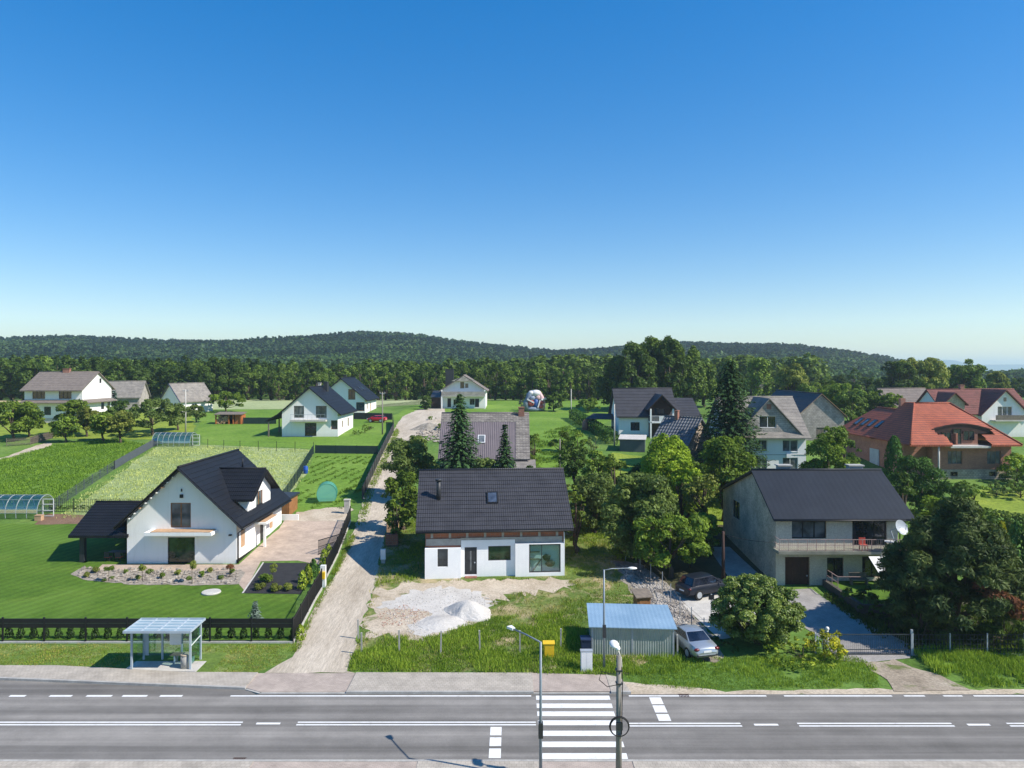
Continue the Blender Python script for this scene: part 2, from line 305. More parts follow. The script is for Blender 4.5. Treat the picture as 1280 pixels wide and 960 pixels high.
# ------------------------------------------------------------------ mesh building
ROOTS = {}
def thing(name, label, cat, loc, rotz=0.0, group=None):
    o = bpy.data.objects.new(name, None); COL.objects.link(o)
    o.location = loc; o.rotation_euler = (0, 0, rotz); o.empty_display_size = 0.2
    ROOTS[o.name] = Matrix.Translation(Vector(loc)) @ Matrix.Rotation(rotz, 4, 'Z')
    return tag(o, label, cat, group)
def tag(o, label, cat, group=None, kind=None):
    if label: o['label'] = label
    if cat: o['category'] = cat
    if group: o['group'] = group
    if kind: o['kind'] = kind
    return o
def struct(o, kind='structure'):
    o['kind'] = kind; return o
def root_of(o):
    while o.parent is not None: o = o.parent
    return o
class MB:
    def __init__(s): s.v = []; s.f = []; s.sm = []
    def poly(s, pts, smooth=False):
        i = len(s.v); s.v += [tuple(p) for p in pts]; s.f.append(tuple(range(i, i + len(pts)))); s.sm.append(smooth); return s
    def add(s, vs, fs, smooth=False):
        i = len(s.v); s.v += [tuple(p) for p in vs]
        for f in fs: s.f.append(tuple(i + k for k in f)); s.sm.append(smooth)
        return s
    def box(s, x0, x1, y0, y1, z0, z1):
        vs = [(x0, y0, z0), (x1, y0, z0), (x1, y1, z0), (x0, y1, z0), (x0, y0, z1), (x1, y0, z1), (x1, y1, z1), (x0, y1, z1)]
        return s.add(vs, [(0, 3, 2, 1), (4, 5, 6, 7), (0, 1, 5, 4), (1, 2, 6, 5), (2, 3, 7, 6), (3, 0, 4, 7)])
    def fbox(s, o, u, n, u0, u1, d0, d1, z0, z1):
        """box in a wall frame: u along the wall, d outward, z up"""
        P = lambda a, b, c: Vector(o) + Vector(u) * a + Vector(n) * b + Vector((0, 0, c))
        vs = [P(u0, d0, z0), P(u1, d0, z0), P(u1, d1, z0), P(u0, d1, z0), P(u0, d0, z1), P(u1, d0, z1), P(u1, d1, z1), P(u0, d1, z1)]
        return s.add(vs, [(0, 3, 2, 1), (4, 5, 6, 7), (0, 1, 5, 4), (1, 2, 6, 5), (2, 3, 7, 6), (3, 0, 4, 7)])
    def bar(s, p, q, w, h=None, up=(0, 0, 1)):
        p, q = Vector(p), Vector(q); d = (q - p).normalized(); h = h or w
        up = Vector(up)
        if abs(d.dot(up)) > 0.98: up = Vector((0, 1, 0))
        a = d.cross(up).normalized() * w / 2; b = a.cross(d).normalized() * h / 2
        vs = [p - a - b, p + a - b, p + a + b, p - a + b, q - a - b, q + a - b, q + a + b, q - a + b]
        return s.add(vs, [(0, 1, 2, 3), (7, 6, 5, 4), (0, 4, 5, 1), (1, 5, 6, 2), (2, 6, 7, 3), (3, 7, 4, 0)])
    def tube(s, pts, rads, n=8, cap=True, smooth=True):
        pts = [Vector(p) for p in pts]
        if not isinstance(rads, (list, tuple)): rads = [rads] * len(pts)
        vs = []; up = Vector((0.31, 0.17, 0.93)).normalized()
        for i, p in enumerate(pts):
            d = (pts[min(i + 1, len(pts) - 1)] - pts[max(i - 1, 0)])
            d = d.normalized() if d.length > 1e-9 else Vector((0, 0, 1))
            a = d.cross(up)
            if a.length < 0.05: a = d.cross(Vector((1, 0, 0)))
            a.normalize(); b = d.cross(a).normalized()
            for k in range(n):
                t = 2 * math.pi * k / n
                vs.append(p + (a * math.cos(t) + b * math.sin(t)) * rads[i])
        fs = []
        for i in range(len(pts) - 1):
            for k in range(n):
                fs.append((i * n + k, i * n + (k + 1) % n, (i + 1) * n + (k + 1) % n, (i + 1) * n + k))
        s.add(vs, fs, smooth)
        if cap:
            j = len(s.v) - len(vs)
            s.f.append(tuple(j + k for k in reversed(range(n)))); s.sm.append(False)
            s.f.append(tuple(j + (len(pts) - 1) * n + k for k in range(n))); s.sm.append(False)
        return s
    def ball(s, c, r, n=12, m=8, jit=0.0):
        c = Vector(c); r = r if isinstance(r, (tuple, list)) else (r, r, r)
        vs = [c + Vector((0, 0, -r[2]))]
        for i in range(1, m):
            a = -math.pi / 2 + math.pi * i / m
            for k in range(n):
                t = 2 * math.pi * k / n; j = 1 + random.uniform(-jit, jit)
                vs.append(c + Vector((r[0] * math.cos(a) * math.cos(t) * j, r[1] * math.cos(a) * math.sin(t) * j, r[2] * math.sin(a) * j)))
        vs.append(c + Vector((0, 0, r[2])))
        fs = [(0, 1 + (k + 1) % n, 1 + k) for k in range(n)]
        for i in range(m - 2):
            for k in range(n):
                fs.append((1 + i * n + k, 1 + i * n + (k + 1) % n, 1 + (i + 1) * n + (k + 1) % n, 1 + (i + 1) * n + k))
        e = len(vs) - 1
        fs += [(1 + (m - 2) * n + k, 1 + (m - 2) * n + (k + 1) % n, e) for k in range(n)]
        return s.add(vs, fs, jit == 0)
    def slope(s, a, b, c, d, courses=1, step=0.0, th=0.18):
        """roof plane: a,b eave ends, c,d ridge ends (over b and a); stepped tile courses, slab thickness th"""
        a, b, c, d = map(Vector, (a, b, c, d))
        n = (b - a).cross(d - a)
        if n.length < 1e-6: n = (b - a).cross(c - a)
        n.normalize()
        if n.z < 0: n = -n
        for i in range(courses):
            t0, t1 = i / courses, (i + 1) / courses
            p0, p1 = a.lerp(d, t0) + n * step, b.lerp(c, t0) + n * step
            q0, q1 = a.lerp(d, t1), b.lerp(c, t1)
            s.poly([p0, p1, q1, q0])
            if step:
                s.poly([a.lerp(d, t0) - n * 0.002, b.lerp(c, t0) - n * 0.002, p1, p0])
                s.poly([p0, q0, a.lerp(d, t0)]); s.poly([p1, b.lerp(c, t0), q1])
        lo = [p - Vector((0, 0, th)) for p in (a, b, c, d)]
        s.poly([lo[3], lo[2], lo[1], lo[0]])
        top = [a, b, c, d]
        for i in range(4):
            j = (i + 1) % 4
            if (top[i] - top[j]).length > 1e-4: s.poly([lo[i], lo[j], top[j], top[i]])
        return s
    def build(s, name, mat, parent=None, world=False, origin=None):
        me = bpy.data.meshes.new(name)
        v = s.v
        loc = None
        if parent is not None and world:
            Mi = ROOTS[root_of(parent).name].inverted()
            v = [tuple(Mi @ Vector(p)) for p in v]
        elif parent is None:
            if origin is None:
                arr = np.array(v); lo, hi = arr.min(0), arr.max(0)
                origin = ((lo[0] + hi[0]) / 2, (lo[1] + hi[1]) / 2, lo[2])
            loc = origin
            v = [(p[0] - loc[0], p[1] - loc[1], p[2] - loc[2]) for p in v]
        me.from_pydata(v, [], s.f)
        me.polygons.foreach_set('use_smooth', s.sm)
        if mat is not None: me.materials.append(mat)
        me.update()
        o = bpy.data.objects.new(name, me); COL.objects.link(o)
        if parent is not None: o.parent = parent
        else: o.location = loc
        return o
def copy_tree(o, parent=None, name=None):
    c = o.copy(); COL.objects.link(c)
    if parent is not None: c.parent = parent
    for ch in list(o.children): copy_tree(ch, c)
    return c

def wall(mb, o, u, pts, holes=(), depth=0.15, n=None):
    """a wall polygon in (u, z) with real openings and reveals"""
    o, u = Vector(o), Vector(u).normalized()
    n = Vector(n) if n is not None else Vector((u.y, -u.x, 0))
    bm = bmesh.new()
    bm.faces.new([bm.verts.new((p[0], p[1], 0)) for p in pts])
    for h in holes:
        for co, no in (((h[0], 0, 0), (1, 0, 0)), ((h[2], 0, 0), (1, 0, 0)), ((0, h[1], 0), (0, 1, 0)), ((0, h[3], 0), (0, 1, 0))):
            bmesh.ops.bisect_plane(bm, geom=bm.verts[:] + bm.edges[:] + bm.faces[:], plane_co=co, plane_no=no, dist=1e-5)
    P = lambda a, z, d=0.0: o + u * a + Vector((0, 0, z)) + n * d
    for f in bm.faces:
        c = f.calc_center_median()
        if any(h[0] < c.x < h[2] and h[1] < c.y < h[3] for h in holes): continue
        mb.poly([P(v.co.x, v.co.y) for v in f.verts])
    bm.free()
    for h in holes:
        q = [(h[0], h[1]), (h[2], h[1]), (h[2], h[3]), (h[0], h[3])]
        for i in range(4):
            j = (i + 1) % 4
            mb.poly([P(*q[i]), P(*q[i], -depth), P(*q[j], -depth), P(*q[j])])
def window(root, o, u, n, h, depth=0.15, fm='whitepl', pm_='glass', nx=2, ny=1, sill=None, fw=0.07, name='window', world=False):
    o, u, n = Vector(o), Vector(u).normalized(), Vector(n)
    fr = MB(); b0, b1 = -depth + 0.004, -depth + 0.07
    fr.fbox(o, u, n, h[0] + .003, h[2] - .003, b0, b1, h[1] + .003, h[1] + fw); fr.fbox(o, u, n, h[0] + .003, h[2] - .003, b0, b1, h[3] - fw, h[3] - .003)
    fr.fbox(o, u, n, h[0] + .003, h[0] + fw, b0, b1, h[1] + fw, h[3] - fw); fr.fbox(o, u, n, h[2] - fw, h[2] - .003, b0, b1, h[1] + fw, h[3] - fw)
    for i in range(1, nx):
        x = h[0] + (h[2] - h[0]) * i / nx
        fr.fbox(o, u, n, x - fw * .6, x + fw * .6, b0, b1, h[1] + fw, h[3] - fw)
    for i in range(1, ny):
        z = h[1] + (h[3] - h[1]) * i / ny
        fr.fbox(o, u, n, h[0] + fw, h[2] - fw, b0, b1 - .01, z - .03, z + .03)
    w = fr.build(name, M[fm], root, world)
    MB().fbox(o, u, n, h[0] + .01, h[2] - .01, -depth - .02, -depth + 0.03, h[1] + .01, h[3] - .01).build('pane', M[pm_], w, world)
    if sill: MB().fbox(o, u, n, h[0] - .06, h[2] + .06, -depth + .075, 0.06, h[1] - .05, h[1] - .003).build('sill', M[sill], w, world)
    return w
def door(root, o, u, n, h, depth=0.15, m='darkwood', world=False, name='door', handle=True, leaf=1):
    o, u, n = Vector(o), Vector(u).normalized(), Vector(n)
    d = MB().fbox(o, u, n, h[0] + .004, h[2] - .004, -depth - .03, -depth + .04, h[1] + .004, h[3] - .004)
    for i in range(leaf):
        a0 = h[0] + (h[2] - h[0]) * i / leaf; a1 = h[0] + (h[2] - h[0]) * (i + 1) / leaf
        d.fbox(o, u, n, a0 + .12, a1 - .12, -depth + .04, -depth + .06, h[1] + .15, h[1] + (h[3] - h[1]) * .45)
        d.fbox(o, u, n, a0 + .12, a1 - .12, -depth + .04, -depth + .06, h[1] + (h[3] - h[1]) * .52, h[3] - .15)
    d = d.build(name, M[m], root, world)
    if handle: MB().fbox(o, u, n, h[2] - .22, h[2] - .12, -depth + .06, -depth + .12, h[1] + .95, h[1] + 1.05).build('handle', M['steel'], d, world)
    return d
SIDES = {'front': ((1, 0, 0), (0, -1, 0)), 'right': ((0, 1, 0), (1, 0, 0)), 'back': ((-1, 0, 0), (0, 1, 0)), 'left': ((0, -1, 0), (-1, 0, 0))}
class House:
    """local frame: front wall at y=0, x from -w/2 to w/2, base z=0; axis 'y' puts the gable at the front, 'x' the eave"""
    def __init__(s, name, label, cat, loc, rot, w, d, hw, hr, axis, wm, rm, ohg=0.5, ohe=0.6, courses=8, step=0.03, holes=None,
                 hwb=None, yr=None, th=0.2, below=1.5, depth=0.15, roof=True, gable_mat=None, group=None):
        s.root = thing(name, label, cat, loc, rot, group)
        s.w, s.d, s.hw, s.hr, s.axis = w, d, hw, hr, axis
        s.hwb = hwb if hwb is not None else hw
        s.yr = yr if yr is not None else d / 2
        holes = holes or {}
        s.org = {'front': (-w / 2, 0, 0), 'right': (w / 2, 0, 0), 'back': (w / 2, d, 0), 'left': (-w / 2, d, 0)}
        mb = MB(); s.depth = depth
        for side, (u, n) in SIDES.items():
            L = w if side in ('front', 'back') else d
            if axis == 'y':
                e0 = e1 = hw
                if s.hwb != hw:   # hwb: lower left eave
                    e0, e1 = {'front': (s.hwb, hw), 'back': (hw, s.hwb), 'right': (hw, hw), 'left': (s.hwb, s.hwb)}[side]
                apex = (L / 2, hr) if side in ('front', 'back') else None
            else:
                e0, e1 = {'front': (hw, hw), 'back': (s.hwb, s.hwb), 'right': (hw, s.hwb), 'left': (s.hwb, hw)}[side]
                apex = None
                if side == 'right': apex = (s.yr, hr)
                if side == 'left': apex = (d - s.yr, hr)
            pts = [(0, -below), (L, -below), (L, e1)] + ([apex] if apex else []) + [(0, e0)]
            hs = [h for h in holes.get(side, [])]
            wall(mb, s.org[side], u, pts, hs, depth, n)
        s.wall = mb.build('wall', wm, s.root)
        if roof:
            r = MB(); t = th
            if axis == 'y':
                for sg, e in ((-1, s.hwb), (1, hw)):
                    k = (hr - e) / (w / 2)
                    xe, ze = sg * (w / 2 + ohe), e - k * ohe + t
                    a, b = (xe, -ohg, ze), (xe, d + ohg, ze)
                    c_, d_ = (0, d + ohg, hr + t), (0, -ohg, hr + t)
                    if sg > 0: r.slope(a, b, c_, d_, courses, step, t)
                    else: r.slope(b, a, d_, c_, courses, step, t)
                r.tube([(0, -ohg, hr + t + .02), (0, d + ohg, hr + t + .02)], 0.11, 6)
            else:
                kf, kb = (hr - hw) / s.yr, (hr - s.hwb) / (d - s.yr)
                xl, xr = -w / 2 - ohg, w / 2 + ohg
                r.slope((xl, -ohe, hw - kf * ohe + t), (xr, -ohe, hw - kf * ohe + t), (xr, s.yr, hr + t), (xl, s.yr, hr + t), courses, step, t)
                r.slope((xr, d + ohe, s.hwb - kb * ohe + t), (xl, d + ohe, s.hwb - kb * ohe + t), (xl, s.yr, hr + t), (xr, s.yr, hr + t), courses, step, t)
                r.tube([(xl, s.yr, hr + t + .02), (xr, s.yr, hr + t + .02)], 0.11, 6)
            s.roof = r.build('roof', rm, s.root)
    def win(s, side, h, **k):
        u, n = SIDES[side]; return window(s.root, s.org[side], u, n, h, k.pop('depth', s.depth), **k)
    def door(s, side, h, **k):
        u, n = SIDES[side]; return door(s.root, s.org[side], u, n, h, k.pop('depth', s.depth), **k)
    def part(s, name, mb, m, parent=None):
        return mb.build(name, M[m], parent or s.root)
    def chimney(s, x, y, z0, z1, a=0.5, b=0.5, m='brick'):
        return s.part('chimney', MB().box(x - a / 2, x + a / 2, y - b / 2, y + b / 2, z0, z1).box(x - a / 2 - .06, x + a / 2 + .06, y - b / 2 - .06, y + b / 2 + .06, z1, z1 + .1), m, getattr(s, 'roof', s.root))
    def gutter(s, side='front', m='black', down=True, ohe=0.6, ohg=0.4, z=None):
        mb = MB()
        if side == 'front':
            k = (s.hr - s.hw) / s.yr; zz = z if z is not None else s.hw - k * ohe + .06
            mb.tube([(-s.w / 2 - ohg, -ohe - .06, zz), (s.w / 2 + ohg, -ohe - .06, zz)], 0.075, 6)
        else:
            k = (s.hr - s.hw) / (s.w / 2); zz = s.hw - k * ohe + .06
            mb.tube([(s.w / 2 + ohe + .06, -ohg, zz), (s.w / 2 + ohe + .06, s.d + ohg, zz)], 0.075, 6)
            if down: mb.tube([(s.w / 2 + ohe + .02, .12, zz), (s.w / 2 + .1, .12, zz - .5), (s.w / 2 + .1, .12, 0.1)], 0.06, 6)
        return s.part('gutter', mb, m, s.roof)

# ------------------------------------------------------------------ plants
def card_mesh(name, c, nrm, axis, ln, wd, tint, mat):
    """many small leaf-shaped faces; c, nrm, axis (N,3)"""
    n = len(c)
    nrm = nrm / (np.linalg.norm(nrm, axis=1, keepdims=True) + 1e-9)
    u = axis - nrm * (axis * nrm).sum(1, keepdims=True)
    u /= (np.linalg.norm(u, axis=1, keepdims=True) + 1e-9)
    v = np.cross(nrm, u)
    L2, W2 = (ln / 2)[:, None], (wd / 2)[:, None]
    p = np.empty((n, 4, 3))
    p[:, 0] = c - u * L2; p[:, 1] = c + v * W2 - u * L2 * 0.1; p[:, 2] = c + u * L2; p[:, 3] = c - v * W2 - u * L2 * 0.1
    me = bpy.data.meshes.new(name)
    me.vertices.add(n * 4); me.vertices.foreach_set('co', p.reshape(-1).astype(np.float32))
    me.loops.add(n * 4); me.loops.foreach_set('vertex_index', np.arange(n * 4, dtype=np.int32))
    me.polygons.add(n); me.polygons.foreach_set('loop_start', np.arange(0, n * 4, 4, dtype=np.int32))
    me.polygons.foreach_set('loop_total', np.full(n, 4, dtype=np.int32))
    a = me.attributes.new('tint', 'FLOAT', 'FACE'); a.data.foreach_set('value', np.clip(tint, 0, 1).astype(np.float32))
    me.materials.append(mat); me.update(); me.validate()
    return me
def unit(n):
    d = rng.normal(size=(n, 3)); return d / np.linalg.norm(d, axis=1, keepdims=True)
def clump_leaves(cen, rad, per_area, leaf, needle=False, tint_c=None, flat=1.0):
    C, Nn, A, T = [], [], [], []
    for i in range(len(cen)):
        r = rad[i]; k = max(6, int(4 * math.pi * r * r * per_area))
        d = unit(k); d[:, 2] = np.where(d[:, 2] < -0.35, -d[:, 2], d[:, 2])
        rr = r * (0.6 + 0.5 * rng.random(k))
        C.append(cen[i] + d * rr[:, None] * np.array([1, 1, flat])); Nn.append(d + rng.normal(size=(k, 3)) * 0.55 + np.array([0, 0, .25]))
        A.append(d + rng.normal(size=(k, 3)) * 0.4 if needle else rng.normal(size=(k, 3)))
        T.append(np.clip(tint_c[i] + rng.normal(size=k) * 0.16, 0, 1))
    return map(np.concatenate, (C, Nn, A, T))
def broad(name, rx, rz, mat, leaf=0.3, ncl=40, dens=26.0, base=0.28, needle=False, seed=None, lop=0.25, trunk=True, th=None, flat=0.85, bark='bark', cr=0.36, taper=0.18, out=0.15):
    """broad-leaved tree: returns meshes (crown, trunk); rx crown radius, rz total height, base = share of height under the crown"""
    h = rz; z0 = h * base; hz = (h - z0) / 2; zc = z0 + hz
    d = unit(ncl); d[:, 2] = d[:, 2] * 1.0
    ncl0 = ncl; rad_f = 0.40 + 0.50 * rng.random(ncl) ** 0.6
    far_ = rng.random(ncl) < out; rad_f = np.where(far_, 0.90 + 0.13 * rng.random(ncl), rad_f)
    sx = rx * (1 + lop * rng.normal(size=2) * 0.4)
    prof = 1.0 - taper * d[:, 2]
    cen = np.stack([d[:, 0] * sx[0] * rad_f * prof, d[:, 1] * sx[1] * rad_f * prof, zc + d[:, 2] * hz * rad_f], 1)
    m = min(rx, hz)
    rad = m * (cr * (0.5 + 0.62 * rng.random(ncl))); rad = np.where(far_, rad * 0.7, rad)
    top = cen[:, 2] + rad; cen[:, 2] -= np.maximum(0, top - h)
    tc = 0.5 + 0.22 * rng.normal(size=ncl)
    c, nn, a, t = clump_leaves(cen, rad, dens, leaf, needle, tc, flat)
    k = len(c); ln = leaf * (0.7 + 0.6 * rng.random(k))
    crown = card_mesh(name + '_crown', c, nn, a, ln * (1.5 if needle else 1.15), ln * (0.4 if needle else 0.75), t, mat)
    tm = None
    if trunk:
        mb = MB(); r0 = (th or 0.035 * h)
        mb.tube([(0, 0, -0.3), (0.02 * h, 0, z0 * .6), (-0.02 * h, 0.02 * h, z0 * 1.15), (0, 0, zc), (0, 0, zc + hz * .6)], [r0 * 1.25, r0, r0 * .85, r0 * .5, r0 * .12], 7)
        for i in range(min(9, ncl)):
            s_ = Vector((0, 0, z0 * (0.8 + .5 * random.random()) + 0.05 * i * hz)); e = Vector(cen[i])
            mid = s_.lerp(e, .5) + Vector((0, 0, -.08 * (e - s_).length))
            mb.tube([s_, mid, e], [r0 * .5, r0 * .32, r0 * .1], 5)
        tm = mb.build(name + '_trunk', M[bark]); me = tm.data; loc = Vector(tm.location)
        me.transform(Matrix.Translation(loc)); bpy.data.objects.remove(tm); tm = me
    return crown, tm
def conifer(name, h, r, mat, nlev=None, leaf=0.35, droop=0.28, base=0.06, power=0.85, dens=1.0, ragged=0.3, bark='bark'):
    C, Nn, A, T = [], [], [], []
    nlev = nlev or int(h / 0.30)
    mb = MB()
    for i in range(nlev):
        t = i / nlev; z = h * (base + (1 - base) * t)
        rr = r * (1 - t) ** power * (0.85 + .3 * random.random()) + 0.05
        nb = max(5, int((9 + 8 * (1 - t)) * dens))
        ph = random.random() * 6.28
        for b in range(nb):
            an = ph + 6.283 * b / nb + random.uniform(-.2, .2); L = rr * random.uniform(1 - ragged, 1.05)
            k = max(3, int(L / (leaf * .33)))
            s_ = (np.arange(k) + rng.random(k)) / k
            x = np.cos(an) * L * s_; y = np.sin(an) * L * s_
            zz = z - droop * L * s_ + 0.10 * L * s_ ** 3
            w = leaf * .5 * (1 - .5 * s_)
            off = rng.normal(size=(k, 3)) * w[:, None] * np.array([.8, .8, .5])
            C.append(np.stack([x, y, zz], 1) + off)
            Nn.append(np.stack([np.cos(an) * .45 + rng.normal(size=k) * .35, np.sin(an) * .45 + rng.normal(size=k) * .35, np.ones(k)], 1))
            A.append(np.stack([np.cos(an) + rng.normal(size=k) * .5, np.sin(an) + rng.normal(size=k) * .5, np.full(k, -.3)], 1))
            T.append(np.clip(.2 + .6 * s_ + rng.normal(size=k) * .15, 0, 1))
    c, nn, a, t = map(np.concatenate, (C, Nn, A, T)); k = len(c)
    ln = leaf * (.7 + .7 * rng.random(k))
    crown = card_mesh(name + '_crown', c, nn, a, ln * 1.3, ln * .6, t, mat)
    mb.tube([(0, 0, -.3), (0, 0, h * .5), (0, 0, h * .97)], [h * .018 + .04, h * .012 + .02, .02], 7)
    tm = mb.build(name + '_trunk', M[bark]); me = tm.data; me.transform(Matrix.Translation(Vector(tm.location))); bpy.data.objects.remove(tm)
    return crown, me
def column(name, h, r, mat, leaf=0.14, dens=60.0, tip=0.5, flat_top=False):
    """thuja, clipped or natural: a dense shell of upright sprays"""
    area = 2 * math.pi * r * h; k = int(area * dens)
    t = rng.random(k); an = rng.random(k) * 6.283
    prof = np.minimum(1, (t / .12) ** .5) * (1 - np.clip((t - .2) / .8, 0, 1) ** 1.6) ** tip
    rr = r * prof * (.80 + .25 * rng.random(k)) * (1 + .10 * np.sin(an * 3 + t * 9))
    c = np.stack([np.cos(an) * rr, np.sin(an) * rr, h * t * .97 + .02], 1)
    nn = np.stack([np.cos(an), np.sin(an), np.full(k, .35)], 1) + rng.normal(size=(k, 3)) * .45
    a = np.stack([np.cos(an) * .3, np.sin(an) * .3, np.ones(k)], 1) + rng.normal(size=(k, 3)) * .3
    ln = leaf * (.7 + .8 * rng.random(k))
    tint = np.clip(.45 + .2 * np.sin(an * 5 + t * 17) + rng.normal(size=k) * .18, 0, 1)
    return card_mesh(name + '_foliage', c, nn, a, ln * 1.5, ln * .7, tint, mat)
def put_tree(kind, meshes, loc, label, cat='tree', rot=None, sc=1.0, group=None, cname='crown', tname='trunk'):
    rot = random.random() * 6.28 if rot is None else rot
    o = thing(kind, label, cat, loc, rot, group)
    if not isinstance(sc, tuple): sc = (sc, sc, sc)
    o.scale = sc
    for me, nm in zip(meshes, (cname, tname)):
        if me is None: continue
        ch = bpy.data.objects.new(nm, me); COL.objects.link(ch); ch.parent = o
    return o
def put_plant(kind, me, loc, label, cat='shrub', rot=None, sc=1.0, group=None):
    o = bpy.data.objects.new(kind, me); COL.objects.link(o); o.location = loc
    o.rotation_euler = (0, 0, random.random() * 6.28 if rot is None else rot)
    o.scale = sc if isinstance(sc, tuple) else (sc, sc, sc)
    return tag(o, label, cat, group)
def inpoly(P, x, y):
    c = np.zeros(len(x), bool); n = len(P); j = n - 1
    for i in range(n):
        xi, yi, xj, yj = P[i][0], P[i][1], P[j][0], P[j][1]
        with np.errstate(divide='ignore', invalid='ignore'):
            k = ((yi > y) != (yj > y)) & (x < (xj - xi) * (y - yi) / (yj - yi + 1e-12) + xi)
        c ^= k; j = i
    return c
def vnoise(x, y, s, seed=0):
    """cheap smooth value noise, 0..1"""
    r = np.random.default_rng(seed); tab = r.random((64, 64))
    X, Y = x / s, y / s; i = np.floor(X).astype(int); j = np.floor(Y).astype(int); fx = X - i; fy = Y - j
    fx = fx * fx * (3 - 2 * fx); fy = fy * fy * (3 - 2 * fy)
    g = lambda a, b: tab[a % 64, b % 64]
    return (g(i, j) * (1 - fx) + g(i + 1, j) * fx) * (1 - fy) + (g(i, j + 1) * (1 - fx) + g(i + 1, j + 1) * fx) * fy
def tufts(name, polys, per_m2, hgt, mat, mask=None, blades=5, wid=0.03, spread=0.09, avoid=(), seed=3, rows=None):
    """grass as real blades (kind stuff) over ground polygons"""
    global rng
    X, Y = [], []
    for P in polys:
        P = [(p[0], p[1]) for p in P]
        xs = [p[0] for p in P]; ys = [p[1] for p in P]
        n = int((max(xs) - min(xs)) * (max(ys) - min(ys)) * per_m2)
        x = rng.uniform(min(xs), max(xs), n); y = rng.uniform(min(ys), max(ys), n)
        if rows:
            ang, sp = rows; c, s_ = math.cos(ang), math.sin(ang)
            a = x * c + y * s_; b = -x * s_ + y * c
            b = np.round(b / sp) * sp + rng.normal(size=n) * sp * .13
            x, y = a * c - b * s_, a * s_ + b * c
        k = inpoly(P, x, y)
        for q in avoid: k &= ~inpoly(q, x, y)
        X.append(x[k]); Y.append(y[k])
    x, y = np.concatenate(X), np.concatenate(Y)
    if mask is not None:
        k = mask(x, y); x, y = x[k], y[k]
    big = vnoise(x, y, 1.7, seed); z = np.interp(y, TY, TZ)
    n = len(x)
    x = np.repeat(x, blades); y = np.repeat(y, blades); z = np.repeat(z, blades); b = np.repeat(big, blades)
    N = n * blades
    h = hgt * (.45 + .9 * b) * (.6 + .7 * rng.random(N))
    an = rng.random(N) * 6.283; lean = rng.random(N) * .55
    ax = np.stack([np.cos(an) * lean, np.sin(an) * lean, np.ones(N)], 1); ax /= np.linalg.norm(ax, axis=1, keepdims=True)
    c = np.stack([x + rng.normal(size=N) * spread, y + rng.normal(size=N) * spread, z], 1) + ax * (h * .45)[:, None]
    nn = np.stack([-np.sin(an), np.cos(an), np.zeros(N)], 1) + rng.normal(size=(N, 3)) * .3
    tint = .35 + .6 * (b - .5) + rng.normal(size=N) * .26
    me = card_mesh(name, c, nn, ax, h, wid * (.7 + .6 * rng.random(N)), tint, mat)
    o = bpy.data.objects.new(name, me); COL.objects.link(o)
    return struct(o, 'stuff')
def sheet(name, pts, mat, dz=0.01, jit=0.0, seg=1.5, kind='structure', world=True):
    """a ground surface lying on the terrain; pts are ground points; edges broken up by jit metres"""
    P = []
    n = len(pts)
    for i in range(n):
        a, b = Vector((pts[i][0], pts[i][1])), Vector((pts[(i + 1) % n][0], pts[(i + 1) % n][1]))
        k = max(1, int((b - a).length / seg)) if jit else 1
        nn = Vector((-(b - a).y, (b - a).x)).normalized() if (b - a).length > 0 else Vector((0, 0))
        for j in range(k):
            q = a.lerp(b, j / k)
            if jit: q = q + nn * random.gauss(0, jit)
            P.append(q)
    bm = bmesh.new()
    bm.faces.new([bm.verts.new((p.x, p.y, 0)) for p in P])
    ys = [p.y for p in P]
    bmesh.ops.triangulate(bm, faces=bm.faces[:])
    for y in TY:
        if min(ys) < y < max(ys):
            bmesh.ops.bisect_plane(bm, geom=bm.verts[:] + bm.edges[:] + bm.faces[:], plane_co=(0, y, 0), plane_no=(0, 1, 0), dist=1e-5)
    for v in bm.verts: v.co.z = tz(v.co.y) + dz
    bmesh.ops.recalc_face_normals(bm, faces=bm.faces[:])
    for f in bm.faces:
        if f.normal.z < 0: f.normal_flip()
    me = bpy.data.meshes.new(name); bm.to_mesh(me); bm.free(); me.materials.append(mat)
    o = bpy.data.objects.new(name, me); COL.objects.link(o)
    return struct(o, kind)
def GP(*pp):
    return [G(*p) for p in pp]
# ================================================================== light, sky, camera
SUN_EL = 44.0
_sd = Vector((0.953 * math.cos(R(SUN_EL)), -0.303 * math.cos(R(SUN_EL)), math.sin(R(SUN_EL)))).normalized()
W = bpy.data.worlds.new('World'); SC.world = W; W.use_nodes = True
_N, _L = W.node_tree.nodes, W.node_tree.links
sky = _N.new('ShaderNodeTexSky'); sky.sky_type = 'NISHITA'; sky.sun_disc = False
sky.sun_elevation = R(SUN_EL); sky.sun_rotation = math.atan2(_sd.x, _sd.y)
sky.altitude = 100; sky.air_density = 1.0; sky.dust_density = 0.15; sky.ozone_density = 2.2
_ga = _N.new('ShaderNodeGamma'); _ga.inputs['Gamma'].default_value = 0.72; _L.new(sky.outputs[0], _ga.inputs['Color'])
_hs = _N.new('ShaderNodeHueSaturation'); _hs.inputs['Saturation'].default_value = 1.78; _hs.inputs['Hue'].default_value = 0.508; _hs.inputs['Value'].default_value = 1.30
_L.new(_ga.outputs[0], _hs.inputs['Color']); _L.new(_hs.outputs[0], _N['Background'].inputs['Color']); _N['Background'].inputs['Strength'].default_value = 0.145
sl = bpy.data.lights.new('sun', 'SUN'); sl.energy = 5.0; sl.angle = R(0.53); sl.color = (1.0, 0.93, 0.82)
so = bpy.data.objects.new('sun', sl); COL.objects.link(so); so.rotation_euler = _sd.to_track_quat('Z', 'Y').to_euler(); so.location = (40, -20, 60)
cam = bpy.data.cameras.new('camera'); co_ = bpy.data.objects.new('camera', cam); COL.objects.link(co_); SC.camera = co_
co_.location = (0, 0, H); co_.rotation_euler = (R(90), 0, 0)
